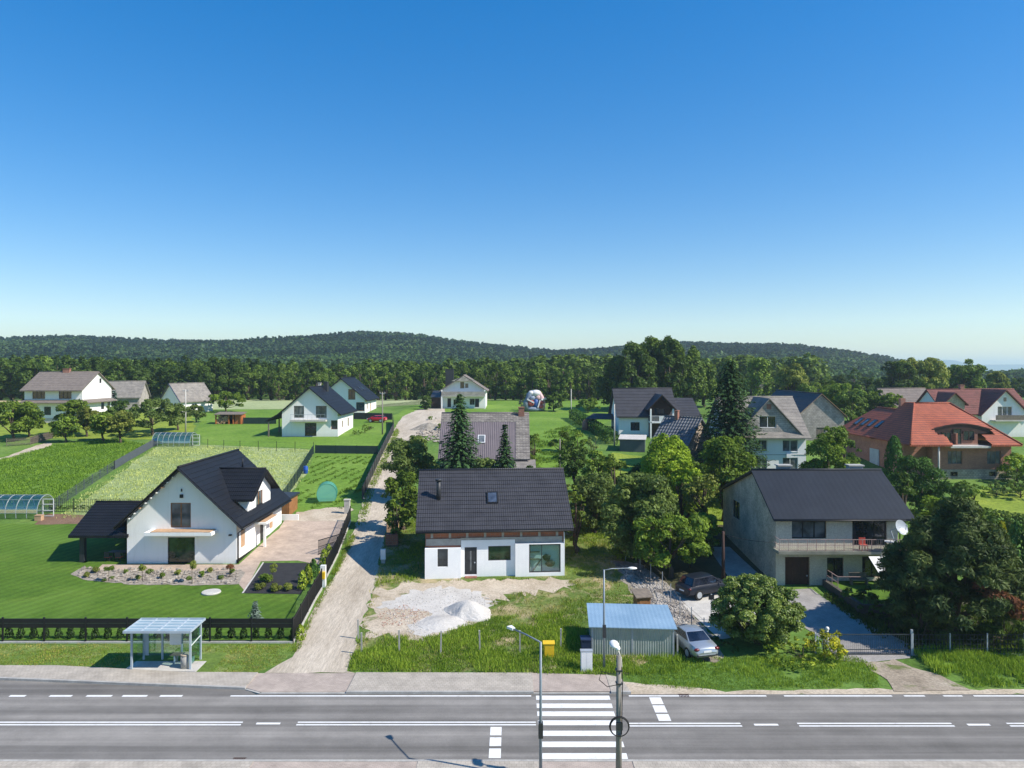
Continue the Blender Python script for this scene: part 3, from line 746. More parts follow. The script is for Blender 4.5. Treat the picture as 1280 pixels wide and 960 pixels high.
cam.sensor_width = 36; cam.lens = 36 * F / 1280; cam.shift_y = (HY - 480) / 1280; cam.clip_end = 20000; cam.clip_start = 0.5
SC.view_settings.view_transform = 'Standard'; SC.view_settings.look = 'None'; SC.view_settings.exposure = 0.45; SC.view_settings.gamma = 1
SC.cycles.max_bounces = 6; SC.cycles.transparent_max_bounces = 12; SC.cycles.volume_bounces = 1; SC.cycles.use_denoising = True
SC.cycles.caustics_reflective = False; SC.cycles.caustics_refractive = False

# ================================================================== setting: ground, road, paths
TZ[TY >= 44] += 0.10; TZ[TY < 42] -= 0.05
_xs = [-9000, -2500, -600, -200, -60, 0, 60, 200, 600, 2500, 9000]
mb = MB()
_vs = [(x, y, z) for y, z in zip(TY, TZ) for x in _xs]; _k = len(_xs)
mb.add(_vs, [(i * _k + j, i * _k + j + 1, (i + 1) * _k + j + 1, (i + 1) * _k + j) for i in range(len(TY) - 1) for j in range(_k - 1)])
struct(mb.build('ground', M['g_grass'], origin=(0, 0, 0)))
road = MB(); road.box(-160, 160, 32.62, 39.42, -0.3, 0.010); road.poly([(-160, 39.42, .010), (-14.2, 39.42, .010), (-14.9, 39.95, .010), (-29.7, 41.2, .010), (-160, 41.3, .010)])
road = struct(road.build('road', M['asphalt'], origin=(0, 36, 0)))
def marks(name, rects, z=0.016, m=None):
    mb = MB()
    for r in rects:
        if len(r) == 4: mb.poly([(r[0], r[2], z), (r[1], r[2], z), (r[1], r[3], z), (r[0], r[3], z)])
        else: mb.poly([(p[0], p[1], z) for p in r[4]])
    me = mb.build(name, m or M['marking'], road); me.location = (0, -36, 0); return me
m_, t_, N_, L_, P_ = nt('worn_road_paint')
_g = N_.new('ShaderNodeNewGeometry').outputs['Position']
_n = noise(N_, L_, _g, 2.2, 8, 0.8)
L_.new(ramp(N_, L_, _n, [(0.30, (0.40, 0.39, 0.37)), (0.42, (0.68, 0.68, 0.66)), (0.7, (0.80, 0.80, 0.79))]), P_.inputs['Base Color']); P_.inputs['Roughness'].default_value = 0.7
M['marking'] = m_
def yat(py): return F * H / (py - HY)
zs = []
for py in (872.5, 882.5, 892.5, 903.8, 917.0, 930.8, 945.5):
    y = yat(py); zs.append((1.32, 5.36, y - .25, y + .25))
marks('zebra_crossing', zs)
ln = []
Yc = yat(905.2)
def cx(px): return (px - HX) / F * Yc
for a, b, dbl in ((-900, 302, 1), (320, 350, 0), (371, 670, 1), (786, 926, 1), (942, 972, 0), (997, 1190, 1), (1208, 1236, 0), (1259, 2100, 1)):
    yc = Yc - 0.06 * (1 if a > 700 else -1) - .02
    if dbl:
        ln.append((cx(a), cx(b), yc + .07, yc + .19)); ln.append((cx(a), cx(b), yc - .19, yc - .07))
    else: ln.append((cx(a), cx(b), yc - .09, yc + .09))
marks('centre_line', ln)
ln = []
Ye = 39.2
def ex(px): return (px - HX) / F * Ye
for a, b in ((-200, -170), (-150, -120), (-100, -70), (-52, -22), (12, 32), (62, 90), (108, 140), (153, 184), (200, 228)): ln.append((ex(a), ex(b), Ye - .1, Ye + .1))
for a, b in ((288, 664), (786, 958), (980, 1115), (1130, 1156), (1179, 1203), (1217, 2200)): ln.append((ex(a), ex(b), Ye - .07, Ye + .07))
marks('edge_line', ln)
ln = []
for py0, py1 in ((909, 919.5), (922, 933), (936, 948)): ln.append((-1.08, -.52, yat(py1), yat(py0)))
for py0, py1 in ((872, 880.5), (882, 891), (893, 901.5)): ln.append((7.52, 8.16, yat(py1), yat(py0)))
marks('give_way_line', ln)
# far sidewalk with kerb
far_edge = [(-160, 43.2), (-27.5, 43.0), (-19.2, 42.05), (-15.2, 42.0)]
def slab(name, pts, z, m, z0=-0.2):
    mb = MB(); mb.poly([(p[0], p[1], z) for p in pts])
    n = len(pts)
    for i in range(n):
        a, b = pts[i], pts[(i + 1) % n]; mb.poly([(a[0], a[1], z0), (b[0], b[1], z0), (b[0], b[1], z), (a[0], a[1], z)])
    return struct(mb.build(name, M[m], origin=(pts[0][0], pts[0][1], 0)))
slab('pavement', [(-160, 41.42), (-29.7, 41.35), (-15.0, 40.08), (-15.0, 42.0), (-19.2, 42.05), (-27.5, 43.0), (-160, 43.2)], 0.13, 'walk')
slab('pavement', [(-15.0, 40.08), (-14.0, 39.57), (-9.2, 39.57), (-9.2, 42.0), (-15.0, 42.0)], 0.075, 'redpaver')
slab('pavement', [(-9.2, 39.57), (1.2, 39.57), (1.2, 41.95), (-9.2, 42.0)], 0.13, 'walk')
slab('pavement', [(1.2, 39.57), (5.5, 39.57), (5.5, 41.7), (1.2, 41.95)], 0.11, 'redpaver')
slab('pavement', [(5.5, 39.57), (6.6, 39.57), (6.3, 41.3), (5.5, 41.7)], 0.13, 'walk')
def kerb(pts, h=0.14, w=0.15, m='concrete'):
    mb = MB()
    for a, b in zip(pts, pts[1:]):
        a, b = Vector((a[0], a[1], 0)), Vector((b[0], b[1], 0)); d = (b - a).normalized(); n = Vector((-d.y, d.x, 0)) * w
        vs = [a, b, b + n, a + n]; lo = [v + Vector((0, 0, -.2)) for v in vs]; hi = [v + Vector((0, 0, h)) for v in vs]
        mb.add(lo + hi, [(4, 5, 6, 7), (0, 1, 5, 4), (1, 2, 6, 5), (2, 3, 7, 6), (3, 0, 4, 7)])
    return struct(mb.build('kerb', M[m], origin=(pts[0][0], pts[0][1], 0)))
kerb([(-160, 41.27), (-29.7, 41.2), (-15.0, 39.93)]); kerb([(-15.0, 39.93), (-14.0, 39.42), (-9.2, 39.42)], 0.05); kerb([(-9.2, 39.42), (1.2, 39.42)]); kerb([(1.2, 39.42), (5.5, 39.42)], 0.05); kerb([(5.5, 39.42), (6.6, 39.42)])
kerb([(-160, 32.47), (160, 32.47)], 0.12)
slab('pavement', [(-160, 28.5), (-11.8, 28.5), (-11.8, 32.47), (-160, 32.47)], 0.125, 'walk')
slab('pavement', [(-11.8, 28.5), (-4.3, 28.5), (-4.3, 32.47), (-11.8, 32.47)], 0.10, 'redpaver')
slab('pavement', [(-4.3, 28.5), (1.3, 28.5), (1.3, 32.47), (-4.3, 32.47)], 0.125, 'walk')
slab('pavement', [(1.3, 28.5), (5.5, 28.5), (5.5, 32.47), (1.3, 32.47)], 0.10, 'redpaver')
slab('pavement', [(5.5, 28.5), (160, 28.5), (160, 32.47), (5.5, 32.47)], 0.125, 'walk')

# sheets of the plots (outlines read off the photograph, laid on the terrain)
sheet('road_shoulder', [(6.5, 39.43), (160, 39.43), (160, 40.15), (30, 40.05), (22, 40.2), (12, 39.95), (6.5, 41.0)], M['g_sand'], 0.012, 0.07, 0.6)
sheet('verge', [(-160, 43.1), (-27.6, 43.02), (-19.3, 42.1), (-15.2, 42.0), (-14.2, 43.2), (-13.3, 46.15), (-160, 46.15)], M['g_verge'], 0.010, 0.04, 0.8)
sheet('lawn', [(-160, 46.5)] + GP((363, 806), (372, 742), (311, 738), (300, 729), (155, 729), (155, 652), (60, 655)) + [(-160, 77)], M['g_lawn'], 0.012)
lane_l = [(355, 858), (364, 822), (378, 790), (398, 752), (420, 715), (437, 675), (449, 645), (457, 612), (468, 585), (480, 558), (490, 540), (503, 521), (520, 513), (545, 509)]
lane_r = [(556, 509), (556, 520), (535, 530), (520, 543), (507, 560), (500, 580), (495, 605), (489, 640), (482, 668), (474, 700), (468, 735), (455, 770), (444, 806), (437, 838), (440, 860)]
lane_pts = GP(*lane_l) + GP(*lane_r)
lane_pts[0] = Vector((-14.6, 42.02, 0)); lane_pts[-1] = Vector((-9.2, 42.02, 0))
sheet('dirt_lane', lane_pts, M['g_lane'], 0.03, 0.10, 1.0)
sheet('yard', GP((556, 512), (556, 545), (530, 545), (515, 548), (520, 532)), M['g_sand'], 0.026, 0.15, 1.0)
plot_pts = GP((437, 838), (468, 735), (482, 668), (492, 650), (740, 650), (780, 700), (850, 790), (845, 806), (786, 842))
sheet('plot', plot_pts, M['g_plot'], 0.014, 0.1, 1.0)
sheet('building_sand', GP((455, 792), (472, 735), (520, 727), (610, 726), (704, 724), (722, 728), (716, 738), (650, 742), (614, 752), (610, 772), (575, 785), (545, 797), (500, 797)), M['g_sand'], 0.022, 0.5, 0.5)
sheet('white_gravel', GP((470, 760), (505, 742), (545, 733), (598, 738), (612, 752), (606, 768), (585, 778), (560, 783), (540, 797), (518, 796), (512, 782), (540, 768), (518, 762)), M['g_white'], 0.030, 0.32, 0.35)
sheet('driveway', GP((299, 731), (297, 707), (318, 688), (340, 668), (349, 661), (356, 650), (425, 645), (432, 652), (418, 690), (398, 706), (372, 701), (326, 702), (306, 739)), M['paver'], 0.026)
sheet('mulch_bed', GP((304, 742), (330, 704), (394, 704), (376, 743)), M['g_mulch'], 0.034)
sheet('kerb_edging', GP((302, 742.5), (328.5, 703.5), (330, 704), (304.5, 742)), M['palecon'], 0.06)
sheet('gravel_patch', GP((366, 651), (372, 641), (392, 637), (432, 633), (441, 640), (432, 652)), M['g_sand'], 0.028, 0.15, 0.6)
sheet('terrace_path', GP((120, 713), (128, 706), (298, 706), (300, 714)), M['paver'], 0.034)
sheet('driveway', GP((885, 684), (912, 684), (968, 735), (930, 748)), M['gpaver'], 0.030)
sheet('gravel_bed', GP((88, 718), (100, 711), (128, 712), (301, 712), (306, 716), (298, 731), (240, 732), (170, 731), (110, 726)), M['g_gravel'], 0.030, 0.06, 0.5)
sheet('meadow', GP((72, 650), (105, 625), (196, 558), (258, 556), (392, 562), (382, 590), (348, 640), (280, 660)), M['g_meadow'], 0.014, 0.2, 2)
sheet('crop_field', GP((-180, 628), (62, 636), (120, 600), (192, 558), (150, 547), (60, 556), (-90, 590)), M['g_crop'], 0.016, 0.2, 2)
sheet('grass_track', GP((-60, 590), (0, 573), (46, 557), (62, 553), (64, 557), (20, 571), (-60, 597)), M['g_sand'], 0.020, 0.12, 1.5)
sheet('orchard_turf', GP((-60, 560), (40, 548), (190, 549), (245, 543), (240, 515), (-60, 515)), M['g_yel'], 0.012, 0.3, 3)
sheet('garden_turf', GP((258, 556), (392, 561), (476, 562), (490, 528), (430, 512), (250, 512), (246, 540)), M['g_bright'], 0.014, 0.2, 3)
sheet('vegetable_garden', GP((348, 640), (384, 592), (394, 567), (474, 568), (452, 625), (425, 642)), M['g_bright'], 0.018)
sheet('pale_field', GP((236, 512), (440, 511), (530, 500.5), (640, 500.5), (640, 499.4), (150, 499.4), (-60, 500), (-60, 504)), M['g_field'], 0.015, 0.2, 4)
sheet('far_grass', GP((470, 530), (520, 507), (560, 503), (560, 500), (770, 500), (775, 515), (720, 560), (662, 610), (655, 545), (620, 520), (560, 515)), M['g_bright'], 0.018, 0.2, 3)
sheet('straw_field', GP((-200, 512), (25, 508), (40, 500.5), (-200, 500.5)), M['g_stubble'], 0.018, 0.2, 3)
sheet('yellow_turf', GP((722, 668), (735, 635), (765, 640), (775, 655), (768, 676)), M['g_yel'], 0.016, 0.15, 0.8)
sheet('yellow_turf', GP((820, 650), (840, 618), (930, 612), (930, 660)), M['g_yel'], 0.016, 0.15, 1)
sheet('yellow_turf', GP((740, 602), (765, 566), (800, 570), (820, 600)), M['g_yel'], 0.016, 0.15, 1)
sheet('yellow_turf', GP((1205, 628), (1215, 612), (1500, 612), (1500, 650), (1240, 645)), M['g_yel'], 0.016, 0.15, 1)
sheet('stony_track', GP((764, 700), (800, 705), (845, 738), (866, 760), (892, 800), (905, 826), (855, 826), (850, 800), (828, 775), (780, 728)), M['g_stony'], 0.024, 0.15, 0.6)
sheet('parking', GP((838, 742), (872, 732), (905, 735), (940, 760), (960, 790), (900, 800)), M['palecon'], 0.030)
sheet('driveway', GP((975, 738), (1014, 736), (1030, 748), (1075, 775), (1138, 806), (1138, 823), (1080, 829), (1046, 826), (1030, 800), (990, 775)), M['gpaver'], 0.030)
M['g_apron'] = ground_mat('packed_earth', [(0.3, (0.20, 0.165, 0.125)), (0.5, (0.31, 0.26, 0.20)), (0.7, (0.40, 0.35, 0.28))], 0.5, 6.0, 0.45, second=((0.12, 0.15, 0.045), 0.58, 0.66), s2=0.6)
sheet('earth_apron', GP((1080, 829), (1118, 824), (1140, 834), (1175, 845), (1215, 864), (1120, 865), (1105, 850)), M['g_apron'], 0.034, 0.08, 0.5)
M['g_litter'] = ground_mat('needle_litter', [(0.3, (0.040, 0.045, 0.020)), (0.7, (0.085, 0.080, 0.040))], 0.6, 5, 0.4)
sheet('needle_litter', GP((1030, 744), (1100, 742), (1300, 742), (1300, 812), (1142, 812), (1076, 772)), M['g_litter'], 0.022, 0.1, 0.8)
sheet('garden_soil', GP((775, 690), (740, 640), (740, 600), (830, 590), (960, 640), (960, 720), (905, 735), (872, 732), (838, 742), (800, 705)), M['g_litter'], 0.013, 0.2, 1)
sheet('soil_bed', GP((42, 656), (60, 642), (120, 645), (118, 655)), M['g_soil'], 0.02, 0.05, 0.6)
# hills
def hill_z(x, y):
    px = HX + x * F / np.maximum(y, 1)
    S = np.interp(px, [-400, 0, 90, 150, 210, 300, 360, 450, 520, 560, 600, 690, 740, 800, 870, 950, 1000, 1060, 1110, 1150, 1190, 1240, 1500],
                  [424, 422, 420, 423, 426, 425, 421, 417, 419, 425, 430, 437, 436, 432, 428, 429, 432, 438, 447, 456, 463, 465, 465])
    Yr = 1080.0
    zr = H + (HY - S) * Yr / F - 11
    t = np.clip((y - 360) / (Yr - 360), 0, 1); t = t * t * (3 - 2 * t) * .75 + t * .25
    back = np.clip((y - Yr) / 500, 0, 1)
    return 4.2 + (np.maximum(zr, 3.0) - 4.2) * t - back * back * 60 + 3.0 * (vnoise(x + 5000, y, 90, 5) - .5) * t
ux = np.linspace(-1.05, 1.05, 110); uy = np.concatenate([np.linspace(340, 1100, 56), np.linspace(1120, 1500, 12)])
gx_, gy_ = np.meshgrid(ux, uy); hx = gx_ * gy_; hz = hill_z(hx, gy_)
mb = MB(); _k = len(ux)
mb.add(list(zip(hx.ravel(), gy_.ravel(), hz.ravel())), [(i * _k + j, i * _k + j + 1, (i + 1) * _k + j + 1, (i + 1) * _k + j) for i in range(len(uy) - 1) for j in range(_k - 1)], True)
M['g_hill'] = ground_mat('forest_floor', [(0.3, (0.022, 0.045, 0.014)), (0.7, (0.045, 0.085, 0.024))], 0.02, 0.2, 0.4, bmp=0)
struct(mb.build('hills', M['g_hill'], origin=(0, 700, 0)))
# ================================================================== houses
# ---- white house with the pavilion (left)
hl = House('house', 'white house with black tiled gable roof and gravel bed beside the bus shelter lawn', 'house', (-29.25, 63, .70), 0, 9.7, 12.3, 3.95, 8.5, 'y', M['white'], M['black_roof'], 0.75, 0.75, 15, 0.03,
    {'front': [(3.6, .08, 6.0, 2.45), (3.85, 3.3, 5.65, 5.5)], 'right': [(1.0, 1.2, 2.1, 2.85), (8.6, 1.2, 9.6, 2.75), (5.9, .1, 7.1, 2.3)]}, th=0.24)
hl.win('front', (3.6, .08, 6.0, 2.45), fm='black', pm_='glass_gr', nx=1)
w_ = hl.win('front', (3.85, 3.3, 5.65, 5.5), fm='wood', pm_='glass_lt', nx=2)
for h in ((1.0, 1.2, 2.1, 2.85), (8.6, 1.2, 9.6, 2.75)):
    w_ = hl.win('right', h, fm='palewood', nx=1)
    sh = MB()
    for i in range(12): sh.fbox((4.85, 0, 0), (0, 1, 0), (1, 0, 0), h[0] + .08, h[2] - .08, -.075, -.055 + .01 * (i % 2), h[1] + .08 + i * (h[3] - h[1] - .16) / 12, h[1] + .08 + (i + .93) * (h[3] - h[1] - .16) / 12)
    sh.build('shutter', M['palewood'], w_)
hl.door('right', (5.9, .1, 7.1, 2.3), m='anthracite')
hl.part('plinth', MB().box(-4.88, 4.88, -.03, 0.0, -.5, .075).box(4.852, 4.885, -.03, 5.8, -.5, .45).box(4.852, 4.885, 7.2, 12.3, -.5, .75), 'black')
hl.part('balcony_slab', MB().box(-2.75, 3.15, -1.25, -.003, 2.85, 3.13).box(-2.0, 2.4, -1.15, -.003, 3.13, 3.16), 'white')
hl.part('balcony_floor', MB().box(-2.2, 3.0, -1.2, -.004, 3.162, 3.2), 'palewood')
hl.part('fascia', MB().bar((-5.6, -.78, 3.42), (0, -.78, 8.66), .05, .4, (0, -1, 0)).bar((5.6, -.78, 3.42), (0, -.78, 8.66), .05, .4, (0, -1, 0)), 'black', hl.roof)
for i in range(9):
    t = .08 + i * .1
    for sg in (-1, 1):
        x = sg * 4.85 * (1 - t); z = 3.95 + 4.55 * t - .02
        hl.part('purlin', MB().box(x - .06, x + .06, -.5, -.004, z - .16, z - .06), 'palewood' if i % 4 == 2 else 'white', hl.roof)
hl.gutter('right', 'black', True, 0.75, 0.7)
hl.part('vent_pipe', MB().tube([(1.6, 10, 7.2), (1.6, 10, 8.2)], .07, 8), 'black', hl.roof)
hl.part('wall_lamp', MB().box(-.13, .13, -.14, -.003, 5.95, 6.25).tube([(0, -.05, 6.5), (0, -.05, 6.75)], .06, 8), 'black')
hl.part('flood_light', MB().box(4.2, 4.45, -.18, -.003, 2.6, 2.72), 'black')
hl.part('entry_canopy', MB().box(4.852, 6.0, 4.4, 8.2, 2.62, 2.78).box(4.852, 5.95, 4.45, 8.15, 2.78, 2.82), 'white')
hl.part('canopy_deck', MB().box(4.852, 5.85, 4.55, 8.05, 2.822, 2.85), 'palewood')
hl.part('canopy_post', MB().box(5.65, 5.85, 4.5, 4.7, -.5, 2.61), 'white')
# cross gable on the right
dz = .70; dm = MB()
Y0, Y1, ZR, ZE = 2.6, 8.8, 7.55, 5.55   # local y extent, ridge, eave
dpts = [(0, 3.4), (Y1 - Y0, 3.4), (Y1 - Y0, ZE), ((Y1 - Y0) / 2, ZR), (0, ZE)]
dh = (2.2, 3.75, 4.0, 5.6)
wall(dm, (4.86, Y0, 0), (0, 1, 0), dpts, [dh], .15, (1, 0, 0))
dm.box(2.2, 4.855, Y0, Y0 + .12, 4.2, ZE).box(2.2, 4.855, Y1 - .12, Y1, 4.2, ZE)
dor = dm.build('dormer', M['white'], hl.root)
window(dor, (4.86, Y0, 0), (0, 1, 0), (1, 0, 0), dh, .15, 'wood', 'glass_lt', 2)
dr = MB(); ym = (Y0 + Y1) / 2; xo = 5.5; ex_ = .55; zb = ZE - ex_ * (ZR - ZE) / (ym - Y0)
xin = lambda z: (8.5 + .24 - z) / (4.55 / 4.85) - .25
dr.slope((xin(zb), Y0 - ex_, zb + .2), (xo, Y0 - ex_, zb + .2), (xo, ym, ZR + .2), (xin(ZR + .2), ym, ZR + .2), 8, .03, .2)
dr.slope((xo, Y1 + ex_, zb + .2), (xin(zb), Y1 + ex_, zb + .2), (xin(ZR + .2), ym, ZR + .2), (xo, ym, ZR + .2), 8, .03, .2)
dr.tube([(xin(ZR + .2), ym, ZR + .22), (xo, ym, ZR + .22)], .1, 6)
M['black_roof_x'] = ribbed('black_metal_tile_cross', (0.012, 0.013, 0.017), (0.008, 0.009, 0.012), 'X', 1.6, 0.55, 0.5, 0.0, 0.7, 0.25)
dr.build('dormer_roof', M['black_roof_x'], dor)
MB().bar((5.52, Y0 - ex_, zb + .08), (5.52, ym, ZR + .08), .05, .24, (1, 0, 0)).bar((5.52, Y1 + ex_, zb + .08), (5.52, ym, ZR + .08), .05, .24, (1, 0, 0)).build('fascia', M['black'], dor)
# pavilion roof on posts, left
pv = MB(); pl, pr = -9.95, -4.7; py0, pyr, py1 = -.2, 4.0, 8.2; pe, pz = 2.62, 4.85
pv.slope((pl, py0, pe), (pr, py0, pe), (pr, pyr, pz), (pl, pyr, pz), 12, .03, .2)
pv.slope((pr, py1, pe), (pl, py1, pe), (pl, pyr, pz), (pr, pyr, pz), 12, .03, .2); pv.tube([(pl, pyr, pz + .03), (pr, pyr, pz + .03)], .1, 6)
pvo = pv.build('pavilion_roof', M['black_roof_x'], hl.root)
for x, y in ((-9.05, .5), (-9.05, 7.6)): hl.part('pavilion_post', MB().box(x - .2, x + .2, y - .2, y + .2, -.6, 2.75), 'anthracite')
hl.part('beam', MB().box(pl + .3, pr - .1, .35, .6, 2.42, 2.62).box(pl + .3, pr - .1, 7.4, 7.65, 2.42, 2.62), 'wood')
hl.part('terrace', MB().box(-9.6, -4.87, -.3, 8.0, -.6, .06), 'palecon')
tb = thing('garden_table', 'dark garden table with seats under the black pavilion roof', 'table', (-35.7, 64.6, .76))
MB().box(-.8, .8, -.45, .45, .7, .75).build('tabletop', M['anthracite'], tb)
for sx in (-.7, .7):
    for sy in (-.38, .38): MB().box(sx - .03, sx + .03, sy - .03, sy + .03, 0, .7).build('leg', M['anthracite'], tb)
for i, (x, y) in enumerate(((-36.2, 63.75), (-35.2, 63.75))):
    c = thing('garden_chair', 'garden chair with red seat at the pavilion table, ' + ('its left one' if i == 0 else 'its right one'), 'chair', (x, y, .76), 0, 'chairs under the pavilion')
    MB().box(-.24, .24, -.24, .24, .42, .47).build('seat', M['red'], c); MB().box(-.24, .24, -.27, -.22, .47, .95).build('backrest', M['anthracite'], c)
    for sx in (-.2, .2):
        for sy in (-.2, .2): MB().box(sx - .02, sx + .02, sy - .02, sy + .02, 0, .42).build('leg', M['anthracite'], c)
# low garage wing behind, flat-roofed, wood front
hg = thing('garden_shed', 'flat roofed wood fronted shed behind the white house at the driveway end', 'shed', (-25.2, 77.6, tz(77.6)))
MB().box(-1.0, .9, .0, 3, -.6, 1.95).build('wall', M['wood'], hg); MB().box(-1.2, 1.1, -.35, 3.2, 1.952, 2.15).build('roof', M['anthracite'], hg)
MB().box(-.6, .7, -.04, -.003, .05, 1.8).build('door', M['wood'], hg)
gw = MB().box(-24.9, -22.9, 76.2, 76.4, .8, 2.45).build('garden_wall', M['white'], None); tag(gw, 'low white wall at the back of the paved driveway', 'wall')

# ---- unfinished white house (centre)
P0 = Vector((-7.25, 59.5, .38)); rot = R(4.4); wid, dep = 11.65, 10.4
ctr = P0 + Vector((math.cos(rot), math.sin(rot), 0)) * wid / 2
hc = House('house', 'unfinished white house with graphite roof and brick strip behind the gravel heap', 'house', tuple(ctr), rot, wid, dep, 4.5, 8.25, 'x', M['hollow'], M['slate_roof'], .78, .62, 15, 0.035, {}, th=.22, roof=True)
hx0 = -wid / 2
def U(px): return (px - 532) * .0673
def V(py): return (725 - py) * .0672
def skin(name, u0, u1, z0, z1, y, holes, m='white_raw', th=None):
    mb = MB(); wall(mb, (hx0, y, 0), (1, 0, 0), [(u0, z0), (u1, z0), (u1, z1), (u0, z1)], holes, .16, (0, -1, 0))
    # closed sides back to the brickwork
    for u in (u0, u1): mb.poly([(hx0 + u, y, z0), (hx0 + u, y, z1), (hx0 + u, -.004, z1), (hx0 + u, -.004, z0)])
    mb.poly([(hx0 + u0, y, z1), (hx0 + u1, y, z1), (hx0 + u1, -.004, z1), (hx0 + u0, -.004, z1)]); mb.poly([(hx0 + u0, y, z0), (hx0 + u1, y, z0), (hx0 + u1, -.004, z0), (hx0 + u0, -.004, z0)])
    return mb.build(name, M[m], hc.root)
w1 = (1.03, 1.2, 1.88, 2.72); dd = (3.28, .42, 4.3, 2.72); w2 = (5.26, 1.56, 7.15, 2.78); w3 = (8.68, .55, 11.35, 2.95)
L1 = skin('insulation', -.02, 2.98, .02, 2.74, -.42, [w1[:3] + (2.70,)])
L2 = skin('insulation', 2.98, 7.52, .12, 3.3, -.12, [dd, w2])
L3 = skin('insulation', 7.52, 11.67, .10, 2.98, -.42, [w3[:3] + (2.93,)])
window(hc.root, (hx0, -.42, 0), (1, 0, 0), (0, -1, 0), w1[:3] + (2.70,), .16, 'anthracite', 'glass', 1)
window(hc.root, (hx0, -.12, 0), (1, 0, 0), (0, -1, 0), w2, .1, 'anthracite', 'glass_gr', 1)
dw = door(hc.root, (hx0, -.12, 0), (1, 0, 0), (0, -1, 0), dd, .1, 'anthracite', leaf=1)
MB().fbox((hx0, -.12, 0), (1, 0, 0), (0, -1, 0), 3.72, 3.86, -.06, -.03, .75, 2.4).build('pane', M['glass_lt'], dw)
hc.part('step', MB().box(hx0 + 3.3, hx0 + 4.3, -.55, -.13, -.2, .3).box(hx0 + 3.5, hx0 + 4.2, -.95, -.56, -.2, .12), 'brick')
hc.part('ring_beam', MB().box(hx0 + .05, hx0 + 2.95, -.1, -.003, 2.9, 3.45).box(hx0 + 7.55, hx0 + 11.55, -.1, -.003, 2.99, 3.5).box(hx0 + 2.95, hx0 + 7.55, -.1, -.003, 3.31, 3.5), 'concrete')
hc.part('lintel', MB().box(hx0 + .2, hx0 + 2.9, -.12, -.003, 2.75, 2.9), 'hollow')
for u in (.55, 2.05, 3.5, 5.0, 6.5, 8.05, 9.6, 11.1): hc.part('concrete_column', MB().box(hx0 + u - .1, hx0 + u + .1, -.05, -.003, 3.5, 4.45), 'concrete')
# corner glazing: a real room behind it
bigw = MB(); fw = .09
for (a, b, z0, z1) in ((8.68, 11.35, .55, .64), (8.68, 11.35, 2.84, 2.93), (8.68, 8.77, .64, 2.84), (11.27, 11.35, .64, 2.84), (9.72, 9.78, .64, 2.84)): bigw.fbox((hx0, -.42, 0), (1, 0, 0), (0, -1, 0), a, b, -.12, -.05, z0, z1)
bw = bigw.build('window', M['anthracite'], hc.root)
MB().fbox((hx0, -.42, 0), (1, 0, 0), (0, -1, 0), 8.70, 11.33, -.1, -.08, .58, 2.9).build('pane', M['bigglass'], bw)
# interior seen through it: shelf, wall, ladder, table, plaster sacks standing in the shallow bay
bay = hc.part('bay_interior', MB().box(hx0 + 8.6, hx0 + 11.4, -.03, -.01, .5, 3.0), 'white')
hc.part('shelf', MB().box(hx0 + 8.8, hx0 + 9.6, -.28, -.035, 2.2, 2.26).box(hx0 + 8.8, hx0 + 9.6, -.28, -.035, 1.6, 1.66).bar((hx0 + 9.0, -.25, .6), (hx0 + 9.75, -.06, 1.6), .06), 'greywood')
hc.part('stored_sack', MB().ball((hx0 + 10.2, -.18, 1.75), (.35, .12, .3), 10, 6, .15).ball((hx0 + 10.5, -.18, 1.25), (.4, .12, .3), 10, 6, .15), 'anthracite')
hc.part('right_skin', MB().box(-hx0 + .003, -hx0 + .05, -.42, 3.5, .1, 3.9), 'white')
hc.gutter('front', 'black', False, .62, .7)
k_ = (8.25 - 4.5) / (dep / 2)
cp = MB(); yb = 2.3; zb_ = 4.5 + k_ * yb + .22
cp.tube([(hx0 + 1.05, yb, zb_ - .2), (hx0 + 1.05, yb, zb_ + 1.55)], .20, 12).tube([(hx0 + 1.05, yb, zb_ + 1.55), (hx0 + 1.05, yb, zb_ + 1.72)], .27, 12)
cp.build('flue_pipe', M['anthracite'], hc.roof)
sy = 1.75; sz = 4.5 + k_ * sy + .22
ud = Vector((0, 1, k_)).normalized(); nn_ = Vector((0, -k_, 1)).normalized()
def tilted(o, ux_, uy_, w, h, t0, t1):
    o, ux_, uy_ = Vector(o), Vector(ux_), Vector(uy_); n = ux_.cross(uy_).normalized()
    vs = [o + ux_ * a + uy_ * b + n * c for c in (t0, t1) for a, b in ((0, 0), (w, 0), (w, h), (0, h))]
    return vs, [(0, 3, 2, 1), (4, 5, 6, 7), (0, 1, 5, 4), (1, 2, 6, 5), (2, 3, 7, 6), (3, 0, 4, 7)]
def skylight(parent, o, ux_, uy_, w=.9, h=1.3, fm='black', gm='glass_lt'):
    o = Vector(o); f = MB()
    f.add(*tilted(o, ux_, uy_, w, .1, -.05, .12)); f.add(*tilted(o + Vector(uy_) * (h - .1), ux_, uy_, w, .1, -.05, .12))
    f.add(*tilted(o + Vector(uy_) * .1, ux_, uy_, .1, h - .2, -.05, .118)); f.add(*tilted(o + Vector(uy_) * .1 + Vector(ux_) * (w - .1), ux_, uy_, .1, h - .2, -.05, .118))
    s = f.build('skylight', M[fm], parent)
    if parent.parent is None or parent.parent.parent is None:
        MB().add(*tilted(o + Vector(ux_) * .08 + Vector(uy_) * .08, ux_, uy_, w - .16, h - .16, -.02, .09)).build('pane', M[gm], s if parent.parent is None else parent)
    return s
M['skyglass'] = glass_mat('skylight_glass', (0.03, 0.04, 0.06), 0.12)
skylight(hc.root, (hx0 + 5.25, sy, sz + .02), (1, 0, 0), ud, .95, 1.35, 'black', 'skyglass')

